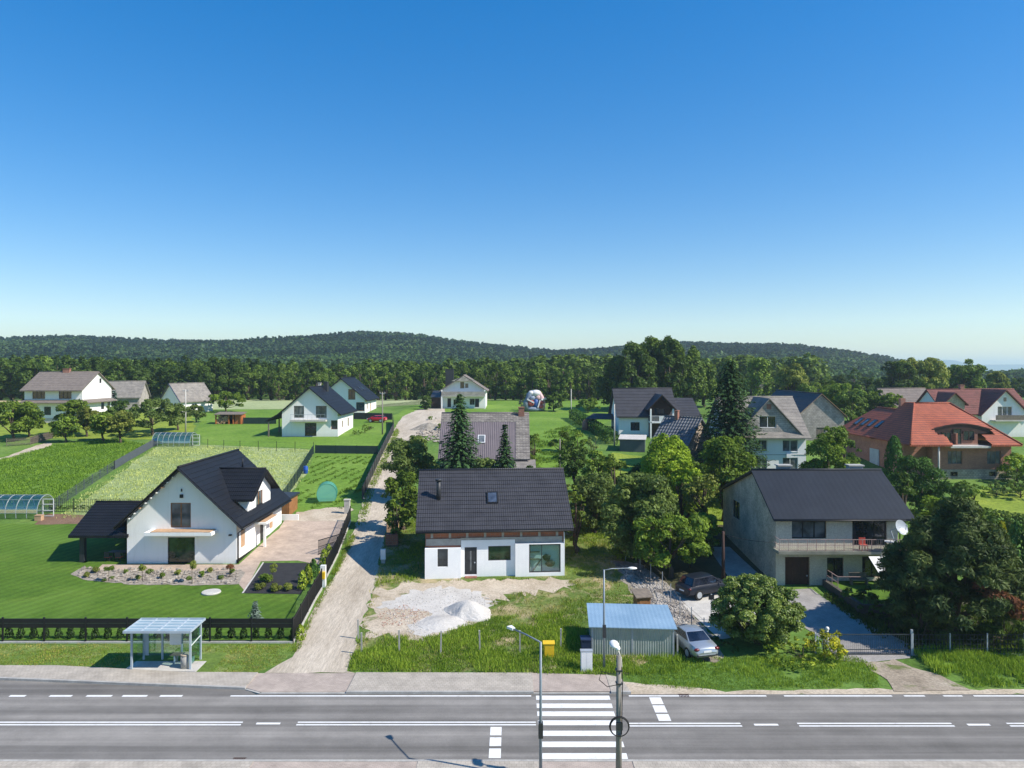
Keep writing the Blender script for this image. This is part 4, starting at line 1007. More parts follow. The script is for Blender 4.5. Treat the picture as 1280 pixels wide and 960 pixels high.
# ---- grey rendered house with long balcony (right)
xw0, xw1 = 21.4, 31.3; w_r = xw1 - xw0; hr_ = House('house', 'grey cement house with dark metal roof and long balcony behind the big shrub', 'house', ((xw0 + xw1) / 2, 57.7, .25), 0, w_r, 14.4, 5.85, 8.75, 'x', M['greywall'], M['dark_roof'], .35, .5, 1, 0, 
    {'front': [(.75, .0, 2.75, 2.55), (1.3, 4.05, 4.1, 5.45), (6.2, 3.5, 9.0, 5.5), (4.15, .9, 5.5, 2.5), (7.0, .9, 9.6, 2.6)], 'left': [(3.0, 3.5, 5.2, 5.2)]}, hwb=5.6, yr=4.9, th=.18, depth=.2)
fs = MB(); fh = [(.75, .0, 2.75, 2.55), (1.3, 4.05, 4.1, 5.45), (6.2, 3.5, 9.0, 5.5), (4.15, .9, 5.5, 2.5), (7.0, .9, 9.6, 2.6)]
wall(fs, (-w_r / 2, -.02, 0), (1, 0, 0), [(0, -.3), (w_r, -.3), (w_r, 5.8), (0, 5.8)], fh, .02, (0, -1, 0)); hr_.part('front_render', fs, 'cream')
hr_.door('front', (.75, .0, 2.75, 2.55), m='darkwood', leaf=4, name='garage_door')
hr_.win('front', (1.3, 4.05, 4.1, 5.45), fm='black', pm_='glass_lt', nx=3); hr_.win('front', (6.2, 3.5, 9.0, 5.5), fm='black', pm_='glass', nx=3)
hr_.win('front', (4.15, .9, 5.5, 2.5), fm='black', pm_='glass', nx=2); hr_.win('front', (7.0, .9, 9.6, 2.6), fm='black', pm_='glass', nx=3)
hr_.win('left', (3.0, 3.5, 5.2, 5.2), fm='black', pm_='glass_gr', nx=2)
hr_.part('balcony_slab', MB().box(-w_r / 2 - .25, w_r / 2 + .3, -1.3, -.023, 3.08, 3.3), 'balcfloor')
rl = MB(); zt = 4.25; yb_ = -1.22
xl, xr = -w_r / 2 - .15, w_r / 2 + .2
for z in (3.42, 3.8, zt): rl.bar((xl, yb_, z), (xr, yb_, z), .035).bar((xl, yb_, z), (xl, -.05, z), .035)
n_ = 15
for i in range(n_): x = xl + (xr - xl) * i / (n_ - 1); rl.bar((x, yb_, 3.3), (x, yb_, zt), .035)
for i in range(70): x = xl + (xr - xl) * i / 69; rl.bar((x, yb_, 3.42), (x, yb_, zt), .012)
M['railpaint'] = pm('pinkish_rail_paint', (0.45, 0.32, 0.29), (0.33, 0.22, 0.2), 3, 0.7)
hr_.part('railing', rl, 'railpaint')
for x in (3.0, w_r / 2 + .1): hr_.part('column', MB().tube([(x, -1.3, -.3), (x, -1.3, 3.05)], .11, 8), 'concrete')
ds = MB(); dc = Vector((w_r / 2 - .55, -1.55, 5.3)); dn = Vector((.35, -.85, .45)).normalized(); a_ = dn.cross(Vector((0, 0, 1))).normalized(); b_ = a_.cross(dn)
rg = [(0, -.13)] + [(.2, -.11), (.42, -.05), (.6, .03)]
vs = [dc + dn * rg[0][1]]
for r_, d_ in rg[1:]:
    for k in range(20): t = 2 * math.pi * k / 20; vs.append(dc + a_ * math.cos(t) * r_ + b_ * math.sin(t) * r_ + dn * d_)
fs_ = [(0, 1 + k, 1 + (k + 1) % 20) for k in range(20)] + [(1 + i * 20 + k, 1 + (i + 1) * 20 + k, 1 + (i + 1) * 20 + (k + 1) % 20, 1 + i * 20 + (k + 1) % 20) for i in range(2) for k in range(20)]
ds.add(vs, fs_, True); ds.bar(dc - dn * .1, dc - dn * .45 + Vector((-.3, .4, -.2)), .05); ds.bar(dc - b_ * .5, dc + dn * .5, .025); ds.box(dc.x + dn.x * .5 - .05, dc.x + dn.x * .5 + .05, dc.y + dn.y * .5 - .05, dc.y + dn.y * .5 + .05, dc.z + dn.z * .5 - .06, dc.z + dn.z * .5 + .06)
ds.bar(dc - dn * .45 + Vector((-.3, .4, -.2)), (dc.x - .1, -1.2, 3.35), .06)
hr_.part('satellite_dish', ds, 'steel')
aw = MB(); aw.slope((1.9, -2.9, 2.1), (4.4, -2.9, 2.1), (4.4, -1.35, 2.95), (1.9, -1.35, 2.95), 1, 0, .03); hr_.part('awning', aw, 'whitepaint')
hr_.part('gutter', MB().tube([(-w_r / 2 - .35, -.56, 5.62), (w_r / 2 + .35, -.56, 5.62)], .075, 6).tube([(w_r / 2 + .25, -.5, 5.6), (w_r / 2 + .1, -.12, 5.2), (w_r / 2 + .1, -.12, 3.4)], .05, 6), 'black', hr_.roof)
hr_.part('chimney', MB().box(-2.6, -1.5, 5.6, 6.3, 8.0, 9.15).box(3.7, 4.9, 5.6, 6.3, 8.0, 9.15).box(-2.7, -1.4, 5.5, 6.4, 9.15, 9.25).box(3.6, 5.0, 5.5, 6.4, 9.15, 9.25), 'concrete', hr_.roof)
_r = hr_.roof.data
for v in _r.vertices:
    if v.co.x > 0: v.co.x += .85
# raised terrace with retaining wall, steps and rail
tr = thing('terrace_wall', 'dark stone retaining wall around the raised terrace beside the garage', 'wall', (26.6, 54.5, .2))
MB().box(-1.5, -1.2, -3.0, 3.0, -.3, .85).box(-1.2, 5.5, -3.0, -2.7, -.3, .75).build('wall', M['darkstone'], tr)
MB().box(-1.2, 5.5, -2.7, 3.1, -.3, .70).build('terrace_turf', M['g_lawn'], tr)
sr = MB()
for y in (2.6, 1.6, .6): sr.bar((-1.35, y, .85), (-1.35, y, 1.75), .04)
sr.bar((-1.35, 2.6, 1.75), (-1.35, .6, 1.75), .04).bar((-1.35, 2.6, 1.3), (-1.35, .6, 1.3), .03).bar((-1.35, .6, 1.75), (.4, .6, 1.75), .04)
sr.build('railing', M['railpaint'], tr)
gb = thing('garden_bench', 'pale garden bench on the raised terrace under the balcony', 'bench', (27.6, 56.6, .9))
MB().box(-.7, .7, -.22, .22, .4, .46).build('seat', M['greywood'], gb); MB().box(-.7, .7, .2, .26, .46, .9).build('backrest', M['greywood'], gb)
for sx in (-.6, .6): MB().box(sx - .04, sx + .04, -.2, .2, 0, .4).build('leg', M['greywood'], gb)
bc = thing('balcony_chair', 'red plastic chair standing on the long balcony', 'chair', (28.1, 56.85, 3.56))
MB().box(-.26, .26, -.26, .26, .4, .46).build('seat', M['red'], bc); MB().box(-.26, .26, .22, .28, .46, .95).build('backrest', M['red'], bc)
for sx in (-.22, .22):
    for sy_ in (-.22, .22): MB().box(sx - .025, sx + .025, sy_ - .025, sy_ + .025, 0, .4).build('leg', M['red'], bc)
bt = thing('balcony_table', 'small white table with chairs on the long balcony near the dish', 'table', (30.2, 56.85, 3.56))
MB().tube([(0, 0, .68), (0, 0, .72)], .4, 16).build('tabletop', M['whitepl'], bt); MB().tube([(0, 0, 0), (0, 0, .68)], .05, 8).tube([(0, 0, 0), (0, 0, .03)], .25, 12).build('leg', M['whitepl'], bt)

# ---- white house with balcony, black roof (beyond the vegetable garden)
h4 = House('house', 'white house with black roof, small balcony and open porch beyond the vegetable garden', 'house', (-35.8, 126, tz(126)), 0, 9.9, 12, 4.35, 8.6, 'y', M['white'], M['black_roof'], .7, .7, 10, .03,
    {'front': [(2.1, 3.35, 3.9, 5.45), (6.0, 3.35, 7.9, 5.45), (4.05, .1, 6.1, 2.45), (8.7, 1.3, 9.85, 2.9)], 'right': [(3.0, 1.4, 4.0, 2.6), (7.5, 1.2, 8.6, 2.8)]})
for h in ((2.1, 3.35, 3.9, 5.45), (6.0, 3.35, 7.9, 5.45)): h4.win('front', h, fm='anthracite', pm_='glass_lt', nx=2)
h4.win('front', (4.05, .1, 6.1, 2.45), fm='black', pm_='glass', nx=2); h4.win('front', (8.7, 1.3, 9.85, 2.9), fm='wood', pm_='glass', nx=1)
h4.win('right', (3.0, 1.4, 4.0, 2.6), fm='palewood', pm_='glass_lt', nx=1); h4.win('right', (7.5, 1.2, 8.6, 2.8), fm='palewood', pm_='glass', nx=1)
h4.part('balcony_slab', MB().box(-3.2, 3.1, -1.3, -.004, 2.75, 3.05), 'palecon')
rl = MB(); rl.bar((-3.1, -1.25, 4.0), (3.0, -1.25, 4.0), .05)
for i in range(9): rl.bar((-3.1 + i * 6.1 / 8, -1.25, 3.05), (-3.1 + i * 6.1 / 8, -1.25, 4.0), .03)
h4.part('railing', rl, 'steel')
pr_ = MB(); kk = (8.6 - 4.35) / 4.95
pr_.slope((-7.6, 12.5, 2.9), (-7.6, -.7, 2.9), (-5.6, -.7, 4.0), (-5.6, 12.5, 4.0), 4, .03, .2); h4.part('porch_roof', pr_, 'black_roof')
for y in (-.2, 5.5, 12): h4.part('porch_post', MB().box(-7.35, -7.15, y - .1, y + .1, -.5, 2.75), 'greywood')
h4.chimney(.9, 7.5, 7.6, 9.5, .7, 1.2, 'anthracite'); h4.chimney(-.6, 8.5, 7.6, 9.3, .5, .5, 'palecon')
# ---- second white house behind it
h5 = House('house', 'white gabled house with black roof standing behind the balcony house near the treeline', 'house', (-38.9, 162, tz(162)), 0, 10.8, 13.5, 3.4, 7.9, 'y', M['white'], M['black_roof'], .7, .7, 10, .03,
    {'front': [(7.0, 3.2, 8.6, 5.6), (8.8, .6, 10.7, 2.6)], 'right': [(2.0, .9, 3.2, 2.4), (6, .1, 7.2, 2.3)]})
h5.win('front', (7.0, 3.2, 8.6, 5.6), fm='anthracite', pm_='glass', nx=2); h5.win('front', (8.8, .6, 10.7, 2.6), fm='wood', pm_='glass', nx=1)
h5.win('right', (2.0, .9, 3.2, 2.4), fm='palewood', pm_='glass_lt', nx=1); h5.door('right', (6, .1, 7.2, 2.3), m='palewood')
kx = (7.9 - 3.4) / 5.4; nv = Vector((1, 0, -kx)).normalized() * -1
for y in (5.5, 8.0): skylight(h5.root, (2.6 + .9, y, 7.9 + .2 - kx * 3.5), (0, 1, 0), (-1 / math.hypot(1, kx), 0, kx / math.hypot(1, kx)), .9, 1.4, 'anthracite', 'skyglass')
h5.chimney(-.8, 7, 6.9, 8.7, .6, .9, 'anthracite')
# ---- white house with loggia at the lane's end
h6 = House('house', 'white house with grey loggia balcony and big black chimney at the end of the lane', 'house', (-11.9, 175, tz(175)), 0, 10.8, 10, 4.5, 8.0, 'y', M['white'], M['brown_roof'], .9, .55, 6, .03,
    {'front': [(1.4, .3, 2.3, 2.5), (2.9, .9, 4.0, 2.2), (6.9, .9, 8.1, 2.4), (8.2, .3, 9.2, 2.4), (4.5, 4.9, 5.6, 6.6), (5.7, 5.0, 6.6, 6.2)]})
for h in ((1.4, .3, 2.3, 2.5), (8.2, .3, 9.2, 2.4)): h6.door('front', h, m='black')
for h in ((2.9, .9, 4.0, 2.2), (6.9, .9, 8.1, 2.4)): h6.win('front', h, fm='greywood', pm_='glass', nx=2)
h6.win('front', (4.5, 4.9, 5.6, 6.6), fm='whitepl', pm_='glass', nx=1); h6.win('front', (5.7, 5.0, 6.6, 6.2), fm='whitepl', pm_='glass_lt', nx=1)
h6.part('balcony_slab', MB().box(-5.4, 5.4, -1.7, -.004, 3.0, 3.2), 'palecon')
pp = MB().box(-5.3, 5.3, -1.7, -1.6, 3.2, 4.2)
h6.part('parapet', pp, 'gstone')
for x in (-5.25, 5.25): h6.part('column', MB().box(x - .16, x + .16, -1.66, -1.3, -1, 3.0).box(x - .15, x + .15, -1.65, -1.35, 4.21, 4.6), 'white')
gp = MB(); gp.poly([(-3.0, -.9, 6.75), (3.0, -.9, 6.75), (0, -.9, 8.0)]); gp.poly([(-3.0, -.82, 6.75), (0, -.82, 8.0), (3.0, -.82, 6.75)]); gp.poly([(-3, -.9, 6.75), (-3, -.82, 6.75), (3, -.82, 6.75), (3, -.9, 6.75)]); h6.part('gable_board', gp, 'gstone')
h6.chimney(-3.6, 2.0, 5.0, 9.6, 2.0, 1.2, 'anthracite')
h6.part('lean_to_wall', MB().box(-8.0, -5.45, .3, 6, -1, 2.6), 'darkwood')
lt = MB(); lt.slope((-8.2, 0, 2.75), (-5.42, 0, 2.75), (-5.42, 6.2, 4.2), (-8.2, 6.2, 4.2), 3, .02, .15); h6.part('lean_to_roof', lt, 'anthracite')
# ---- farmhouse with mauve sheet roof
h7 = House('house', 'old farmhouse with mauve sheet metal roof between the two spruces', 'house', (-3.7, 94, tz(94)), 0, 11.4, 9.6, 3.2, 8.3, 'x', M['cream'], M['purple_roof'], .35, .6, 1, 0, {'front': [(3.0, .8, 4.2, 2.3), (6.5, .8, 7.7, 2.3)], 'right': [(2.0, .8, 3.1, 2.2), (5.5, 3.9, 6.5, 5.2)]}, th=.15)
for h in ((3.0, .8, 4.2, 2.3), (6.5, .8, 7.7, 2.3)): h7.win('front', h, fm='whitepl', nx=2)
h7.win('right', (2.0, .8, 3.1, 2.2), fm='whitepl', nx=2); h7.win('right', (5.5, 3.9, 6.5, 5.2), fm='whitepl', nx=1)
k7 = (8.3 - 3.2) / 4.8; ot = MB()
def on7(x, y, lift): return (x, y, 3.2 + k7 * y + .15 + lift)
ot.slope(on7(-6.08, 3.7, .03), on7(6.08, 3.7, .03), on7(6.08, 4.8, .03), on7(-6.08, 4.8, .03), 4, .03, .05)
ot.slope(on7(4.2, -.62, .03), on7(6.08, -.62, .03), on7(6.08, 3.68, .03), on7(4.2, 3.68, .03), 12, .03, .05)
h7.part('old_tile_strip', ot, 'old_tile', h7.roof)
h7.chimney(5.0, 4.6, 7.8, 9.2, .8, .6, 'brick')
ud7 = Vector((0, 1, k7)).normalized(); skylight(h7.root, (-.9, 1.2, 3.2 + k7 * 1.2 + .17), (1, 0, 0), ud7, 1.0, 1.3, 'whitepl', 'glass_lt')
an = MB(); an.box(4.2, 6.6, -2.2, -.01, -1, 1.6); h7.part('porch_wall', an, 'brick')
an = MB(); an.slope((4.0, -2.4, 1.65), (6.8, -2.4, 1.65), (6.8, -.01, 2.6), (4.0, -.01, 2.6), 2, .02, .1); h7.part('porch_roof', an, 'grey_roof')
# ---- dark roofed house with balcony gable
h8 = House('house', 'white house with graphite roof and pointed balcony gable beside the trimmed hedge', 'house', (24.0, 126.5, tz(126.5)), 0, 10.0, 9.6, 3.95, 8.2, 'x', M['white'], M['slate_roof'], .5, .7, 9, .03,
    {'front': [(2.1, 1.0, 3.7, 2.5)]})
h8.win('front', (2.1, 1.0, 3.7, 2.5), fm='anthracite', nx=2)
cg = MB(); xa, xb, xm = .3, 4.1, 2.2; k8 = (8.2 - 3.95) / 4.8
wall(cg, (xa, -.3, 0), (1, 0, 0), [(0, 2.7), (xb - xa, 2.7), (xb - xa, 5.3), ((xb - xa) / 2, 7.2), (0, 5.3)], [(1.0, 3.1, 2.8, 5.0)], .15, (0, -1, 0))
cg.box(xa, xa + .1, -.29, 2.2, 2.7, 5.3).box(xb - .1, xb, -.29, 2.2, 2.7, 5.3)
cgo = cg.build('balcony_gable', M['darkwood'], h8.root)
window(cgo, (xa, -.3, 0), (1, 0, 0), (0, -1, 0), (1.0, 3.1, 2.8, 5.0), .15, 'anthracite', 'glass', 2)
cr_ = MB(); yf = -2.4; yb2 = lambda z: (z - 3.95 - .2) / k8
for sg in (-1, 1):
    e = (xm + sg * 2.5, yf, 4.9); e2 = (xm + sg * 2.5, yb2(4.9), 4.9); t1, t2 = (xm, yf, 7.5), (xm, yb2(7.5), 7.5)
    if sg < 0: cr_.slope(e2, e, t1, t2, 5, .03, .18)
    else: cr_.slope(e, e2, t2, t1, 5, .03, .18)
cr_.build('gable_roof', M['slate_roof'], cgo)
MB().bar((xm - 2.5, yf - .02, 4.8), (xm, yf - .02, 7.4), .06, .3, (0, -1, 0)).bar((xm + 2.5, yf - .02, 4.8), (xm, yf - .02, 7.4), .06, .3, (0, -1, 0)).build('bargeboard', M['rust'], cgo)
MB().box(xa - .1, xb + .1, -2.35, -.31, 2.5, 2.75).build('balcony_slab', M['white'], cgo)
rl = MB(); rl.bar((xa, -2.25, 3.75), (xb, -2.25, 3.75), .06).box(xa + 1.4, xb, -2.28, -2.22, 2.76, 3.7).bar((xa, -2.25, 3.75), (xa, -.35, 3.75), .06)
for i in range(8): rl.bar((xa + i * .2, -2.25, 2.75), (xa + i * .2, -2.25, 3.75), .03)
rl.build('railing', M['whitepaint'], cgo)
for x in (xa - .05, xb + .05): h8.part('column', MB().box(x - .13, x + .13, -2.35, -2.1, -1, 5.0), 'white')
h8.part('porch_wall', MB().box(xa, xb + .8, -.2, -.02, -1, 2.5), 'darkwood')
h8.part('annex_wall', MB().box(5.05, 9.6, 2.0, 9.0, -1.5, 3.6), 'white')
ax = MB(); ax.slope((5.0, 1.4, 3.5), (10.1, 1.4, 3.5), (9.6, 6.0, 6.6), (5.0, 6.0, 6.6), 7, .03, .2); ax.slope((10.1, 10.2, 3.5), (5.0, 10.2, 3.5), (5.0, 6.0, 6.6), (9.6, 6.0, 6.6), 7, .03, .2); ax.slope((10.1, 1.4, 3.5), (10.1, 10.2, 3.5), (9.6, 6.0, 6.6), (9.6, 6.0, 6.6), 7, .03, .2); h8.part('annex_roof', ax, 'slate_roof')
# ---- stone-gabled barn
M['striped_roof'] = ribbed('ribbed_fibre_cement', (0.15, 0.16, 0.175), (0.10, 0.105, 0.12), 'Y', .7, .7, 1.0, 0, .5, dist=.12)
h9 = House('barn', 'old barn with dark ribbed roof and rough stone gable below the tall dark spruce', 'barn', (26.6, 100.5, tz(100.5)), R(48), 7.4, 5.4, 3.6, 6.9, 'y', M['stone'], M['striped_roof'], .3, .5, 9, .05, {'front': [(2.8, .4, 4.6, 2.4)]}, th=.16)
h9.door('front', (2.8, .4, 4.6, 2.4), m='greywood', leaf=2); h9.chimney(-.3, 3.5, 6.6, 7.9, .5, .5, 'brick')
# ---- pale blue house with clad gable
hb = House('house', 'tall pale blue house with grey clad attic gable and white windows', 'house', (35.0, 97, tz(97)), 0, 10.2, 11.6, 5.3, 10.1, 'x', M['bluewall'], M['grey_roof'], .45, .5, 12, .025,
    {'front': [(3.3, 3.0, 4.9, 4.6), (7.0, 3.0, 9.1, 4.6), (7.0, .6, 9.1, 2.2), (3.3, .6, 4.9, 2.2)]}, th=.16)
for h in ((3.3, 3.0, 4.9, 4.6), (7.0, 3.0, 9.1, 4.6), (7.0, .6, 9.1, 2.2), (3.3, .6, 4.9, 2.2)): hb.win('front', h, nx=2, pm_='glass_lt', sill='whitepaint')
hb.part('air_conditioner', MB().box(2.35, 3.0, -.3, -.003, 2.2, 2.75), 'whitepl')
hb.part('string_course', MB().box(-5.1, 5.1, -.05, -.003, 2.55, 2.63), 'concrete')
gc = MB(); kb_ = (10.1 - 5.3) / 5.8; gxm = -.1
wall(gc, (gxm - 4.3, -.42, 0), (1, 0, 0), [(0, 5.35), (8.6, 5.35), (4.3, 10.1)], [(2.95, 6.3, 5.3, 7.9)], .15, (0, -1, 0))
gco = gc.build('attic_gable', M['gstone'], hb.root)
window(gco, (gxm - 4.3, -.42, 0), (1, 0, 0), (0, -1, 0), (2.95, 6.3, 5.3, 7.9), .15, 'whitepl', 'glass', 2)
MB().box(gxm - .32, gxm + .32, -.46, -.424, 8.8, 9.5).build('vent', M['brick'], gco)
gr = MB(); bk = lambda z: (z - 5.3 - .16) / kb_
for sg in (-1, 1):
    a = (gxm + sg * 4.75, -.75, 5.1); d_ = (gxm, -.75, 10.3); a2 = (gxm + sg * 4.75, max(-.4, bk(5.1)), 5.1); d2 = (gxm, bk(10.3), 10.3)
    if sg < 0: gr.slope(a2, a, d_, d2, 8, .025, .15)
    else: gr.slope(a, a2, d2, d_, 8, .025, .15)
gr.build('gable_roof', M['grey_roof'], gco)
sk = MB(); sk.slope((-5.5, -.95, 4.95), (5.5, -.95, 4.95), (5.1, -.43, 5.7), (-5.1, -.43, 5.7), 2, .02, .1); sk.build('eave_skirt', M['grey_roof'], gco)
hb.chimney(-2.9, 6.2, 9.4, 10.8, .9, .6, 'greywall')
# ---- grey gabled barn behind it
hn = House('barn', 'barn with grey shingled gable and dark roof behind the pale blue house', 'barn', (53.0, 122, tz(122)), 0, 8.0, 20, 4.3, 7.9, 'y', M['gstone'], M['slate_roof'], .35, .4, 10, .025, {'front': [(3.2, .3, 4.8, 2.2)]}, th=.15)
hn.door('front', (3.2, .3, 4.8, 2.2), m='greywood', leaf=2)
hn.part('verge_board', MB().bar((-4.4, -.37, 4.05), (0, -.37, 8.0), .05, .16, (0, -1, 0)).bar((4.4, -.37, 4.05), (0, -.37, 8.0), .05, .16, (0, -1, 0)), 'palewood', hn.roof)
# ---- brick house with red hipped roof and eyebrow dormer
bz = tz(94); hr2 = thing('house', 'brick house with red hipped tile roof and curved eyebrow dormer', 'house', (59.2, 94, bz))
X0, X1, Z0, ZE2, ZR2 = -7.4, 7.2, 0, 4.7, 9.75
bwm = MB(); bh = [(3.2, 1.9, 5.0, 3.6), (8.5, 1.9, 10.3, 3.6)]
wall(bwm, (-3.6, 0, 0), (1, 0, 0), [(0, 1.3), (10.4, 1.3), (10.4, 4.6), (0, 4.6)], [(2.0, 2.0, 3.9, 3.7), (7.2, 2.0, 9.0, 3.7)], .2, (0, -1, 0))
bwo = bwm.build('wall', M['brick'], hr2); bwm = MB(); bwm.box(6.78, 6.8, 0.02, 19.4, 1.3, 4.6).build('wall', M['brick'], hr2)
for q in ((-6.6, -6.58, 1.5, 19.4, -1.5, 4.6), (-6.6, 6.8, 19.4, 19.6, -1.5, 4.6), (-6.578, -3.622, 1.5, 1.6, -1.5, 4.6), (-3.62, -3.6, 0.0, 1.6, -1.5, 4.6)): MB().box(*q).build('wall', M['brick'], hr2)

for h in ((2.0, 2.0, 3.9, 3.7), (7.2, 2.0, 9.0, 3.7)): window(hr2, (-3.6, 0, 0), (1, 0, 0), (0, -1, 0), h, .2, 'greywood', 'glass_lt', 3)
plm = MB(); wall(plm, (-3.7, -.08, 0), (1, 0, 0), [(0, -1.5), (10.6, -1.5), (10.6, 1.29), (0, 1.29)], [(2.4, .4, 3.4, 1.0), (7.5, .4, 8.5, 1.0)], .3, (0, -1, 0)); plm.box(6.88, 6.9, -.08, 6, -1.5, 1.29)
plm.poly([(-3.7, -.08, 1.29), (6.9, -.08, 1.29), (6.9, 0.02, 1.29), (-3.7, 0.02, 1.29)])
plo = plm.build('plinth', M['stone'], hr2)
for h in ((2.4, .4, 3.4, 1.0), (7.5, .4, 8.5, 1.0)): window(hr2, (-3.7, -.08, 0), (1, 0, 0), (0, -1, 0), h, .3, 'black', 'glass', 1)
# roof with a raised eyebrow: grid surface for the front slope
EY0, EYR = -1.5, 6.6
def zfront(x, y):
    z = ZE2 + (ZR2 - ZE2) * (y - EY0) / (EYR - EY0)
    return z
rfm = MB(); nx_, ny_ = 60, 22
xl_ = lambda t: X0 + (-2.3 - X0) * t
xr_ = lambda t: X1 + (2.7 - X1) * t
def brow(x): 
    s_ = (x - 1.05) / 4.1
    return max(0.0, 1 - s_ * s_) ** 1.3 * 0.75 if abs(s_) < 1 else 0.0
grid = []
for j in range(ny_ + 1):
    t = j / ny_; row = []
    for i in range(nx_ + 1):
        x = xl_(t) + (xr_(t) - xl_(t)) * i / nx_; y = EY0 + (EYR - EY0) * t
        z = zfront(x, y); b = brow(x)
        yo = 1.3   # the brow opens at this local y
        if y >= yo - .01: z += b * max(0, 1 - (y - yo) / 4.6) ** 2
        row.append((x, y, z))
    grid.append(row)
for j in range(ny_):
    for i in range(nx_):
        q = [grid[j][i], grid[j][i + 1], grid[j + 1][i + 1], grid[j + 1][i]]
        xc, yc = (q[0][0] + q[1][0]) / 2, (q[0][1] + q[3][1]) / 2
        if yc < 1.3 and brow(xc) > 0.05:
            # cut-out below the brow for the recessed balcony; keep the low strips at both ends
            if -1.9 < xc < 3.2: continue
            if yc > .2 : continue
        rfm.poly(q, True)
rfm.slope((X0, 9.0, ZE2), (X0, EY0, ZE2), (-2.3, EYR, ZR2), (-2.3, 9.5, ZR2), 1, 0, .15); rfm.poly([(X0, 9.0, ZE2), (-2.3, 9.5, ZR2), (-2.3, 9.5, ZE2)])
rfm.slope((X1, EY0, ZE2), (X1, 12.0, ZE2), (2.7, 9.5, ZR2), (2.7, EYR, ZR2), 1, 0, .15)
rfm.slope((X1, 12.0, ZE2), (-2.3, 14.0, ZE2 + .8), (-2.3, 9.5, ZR2), (2.7, 9.5, ZR2), 1, 0, .15)
rfm.box(X0, -1.9, EY0, EY0 + .08, ZE2 - .22, ZE2 - .01).box(3.2, X1, EY0, EY0 + .08, ZE2 - .22, ZE2 - .01)
rfm.poly([(X0, EY0, ZE2 - .2), (-1.9, EY0, ZE2 - .2), (-1.9, .0, ZE2 - .2), (X0, 1.5, ZE2 - .2)]); rfm.poly([(3.2, EY0, ZE2 - .2), (X1, EY0, ZE2 - .2), (X1, .0, ZE2 - .2), (3.2, 0, ZE2 - .2)])
rfm.tube([(-2.3, EYR, ZR2 + .03), (2.7, EYR, ZR2 + .03)], .13, 6).tube([(X0, EY0, ZE2 + .03), (-2.3, EYR, ZR2 + .03)], .12, 6).tube([(X1, EY0, ZE2 + .03), (2.7, EYR, ZR2 + .03)], .12, 6)
rfo = rfm.build('roof', M['red_roof'], hr2)
# rear wing roof
wr = MB(); wx0, wx1, wxr = X0, 5.0, -2.2; wz = 8.6
wr.slope((wx0, 17.5, ZE2 + .012), (wx0, 7.5, ZE2 + .012), (wxr, 7.5, wz), (wxr, 17.0, wz), 1, 0, .15); wr.slope((wx1, 7.5, ZE2), (wx1, 20, ZE2), (wxr, 17.0, wz), (wxr, 7.5, wz), 1, 0, .15); wr.slope((wx1, 20, ZE2), (wx0, 20.5, ZE2), (wxr, 17.0, wz), (wxr, 17.0, wz), 1, 0, .15); wr.slope((wx0, 20.5, ZE2), (wx0, 17.5, ZE2), (wxr, 17.0, wz), (wxr, 17.0, wz), 1, 0, .15)
wr.tube([(wxr, 7.5, wz + .02), (wxr, 17, wz + .02)], .12, 6); wro = wr.build('wing_roof', M['red_roof'], hr2)
kw = Vector((wxr - wx0, 0, wz - ZE2)).normalized()
for y in (11.0, 13.1, 15.2, 17.2): skylight(hr2, Vector((wx0, y, ZE2)) + kw * 2.0 + Vector((-.03, 0, .05)), (0, -1, 0), kw, 1.0, 1.6, 'anthracite', 'skyglass')
eb = MB(); eb.box(-1.9, 3.2, 1.3, 1.45, 3.9, 6.4); ebo = eb.build('eyebrow_dormer', M['brick'], hr2)
pts = [(-2.9 + i * .2, 1.25) for i in range(41)]
ar = MB()
for i in range(40):
    x0_, x1_ = -2.95 + i * .2, -2.95 + (i + 1) * .2
    z0_, z1_ = zfront(0, 1.3) + brow(x0_), zfront(0, 1.3) + brow(x1_)
    ar.poly([(x0_, 1.28, 5.9), (x1_, 1.28, 5.9), (x1_, 1.28, z1_ - .05), (x0_, 1.28, z0_ - .05)])
    ar.bar((x0_, 1.22, z0_), (x1_, 1.22, z1_), .14, .1, (0, -1, 0))
ar.build('arch', M['darkwood'], ebo)
window(ebo, (-1.9, 1.3, 0), (1, 0, 0), (0, -1, 0), (1.75, 4.1, 2.85, 6.6), -.06, 'darkwood', 'glass', 1); window(ebo, (-1.9, 1.3, 0), (1, 0, 0), (0, -1, 0), (3.1, 5.0, 4.6, 6.3), -.06, 'darkwood', 'glass', 2); window(ebo, (-1.9, 1.3, 0), (1, 0, 0), (0, -1, 0), (.2, 5.0, 1.5, 6.1), -.06, 'darkwood', 'glass', 2)
MB().box(-2.0, 3.2, -1.35, 1.28, 4.25, 4.5).build('balcony_slab', M['palecon'], hr2)
MB().box(-.15, .1, 0.6, 1.27, 4.5, 6.0).build('dormer_pillar', M['hollow'], ebo)
for h in ((6.0, 0.0, 9.0, 3.0),): door(hr2, (-6.6, 19.6, 0), (0, -1, 0), (-1, 0, 0), (9.2, .0, 11.8, 3.0), -.06, 'shelter', leaf=2, name='garage_door')
window(hr2, (-6.6, 19.6, 0), (0, -1, 0), (-1, 0, 0), (14.0, 1.2, 15.4, 2.8), -.06, 'darkwood', 'glass', 2)
MB().tube([(-3.5, -1.2, -1), (-3.5, -1.2, 4.5)], .12, 8).build('column', M['palecon'], hr2)
MB().box(-2.9, -2.2, 9.0, 9.6, 9, 10.3).build('chimney', M['brick'], rfo)
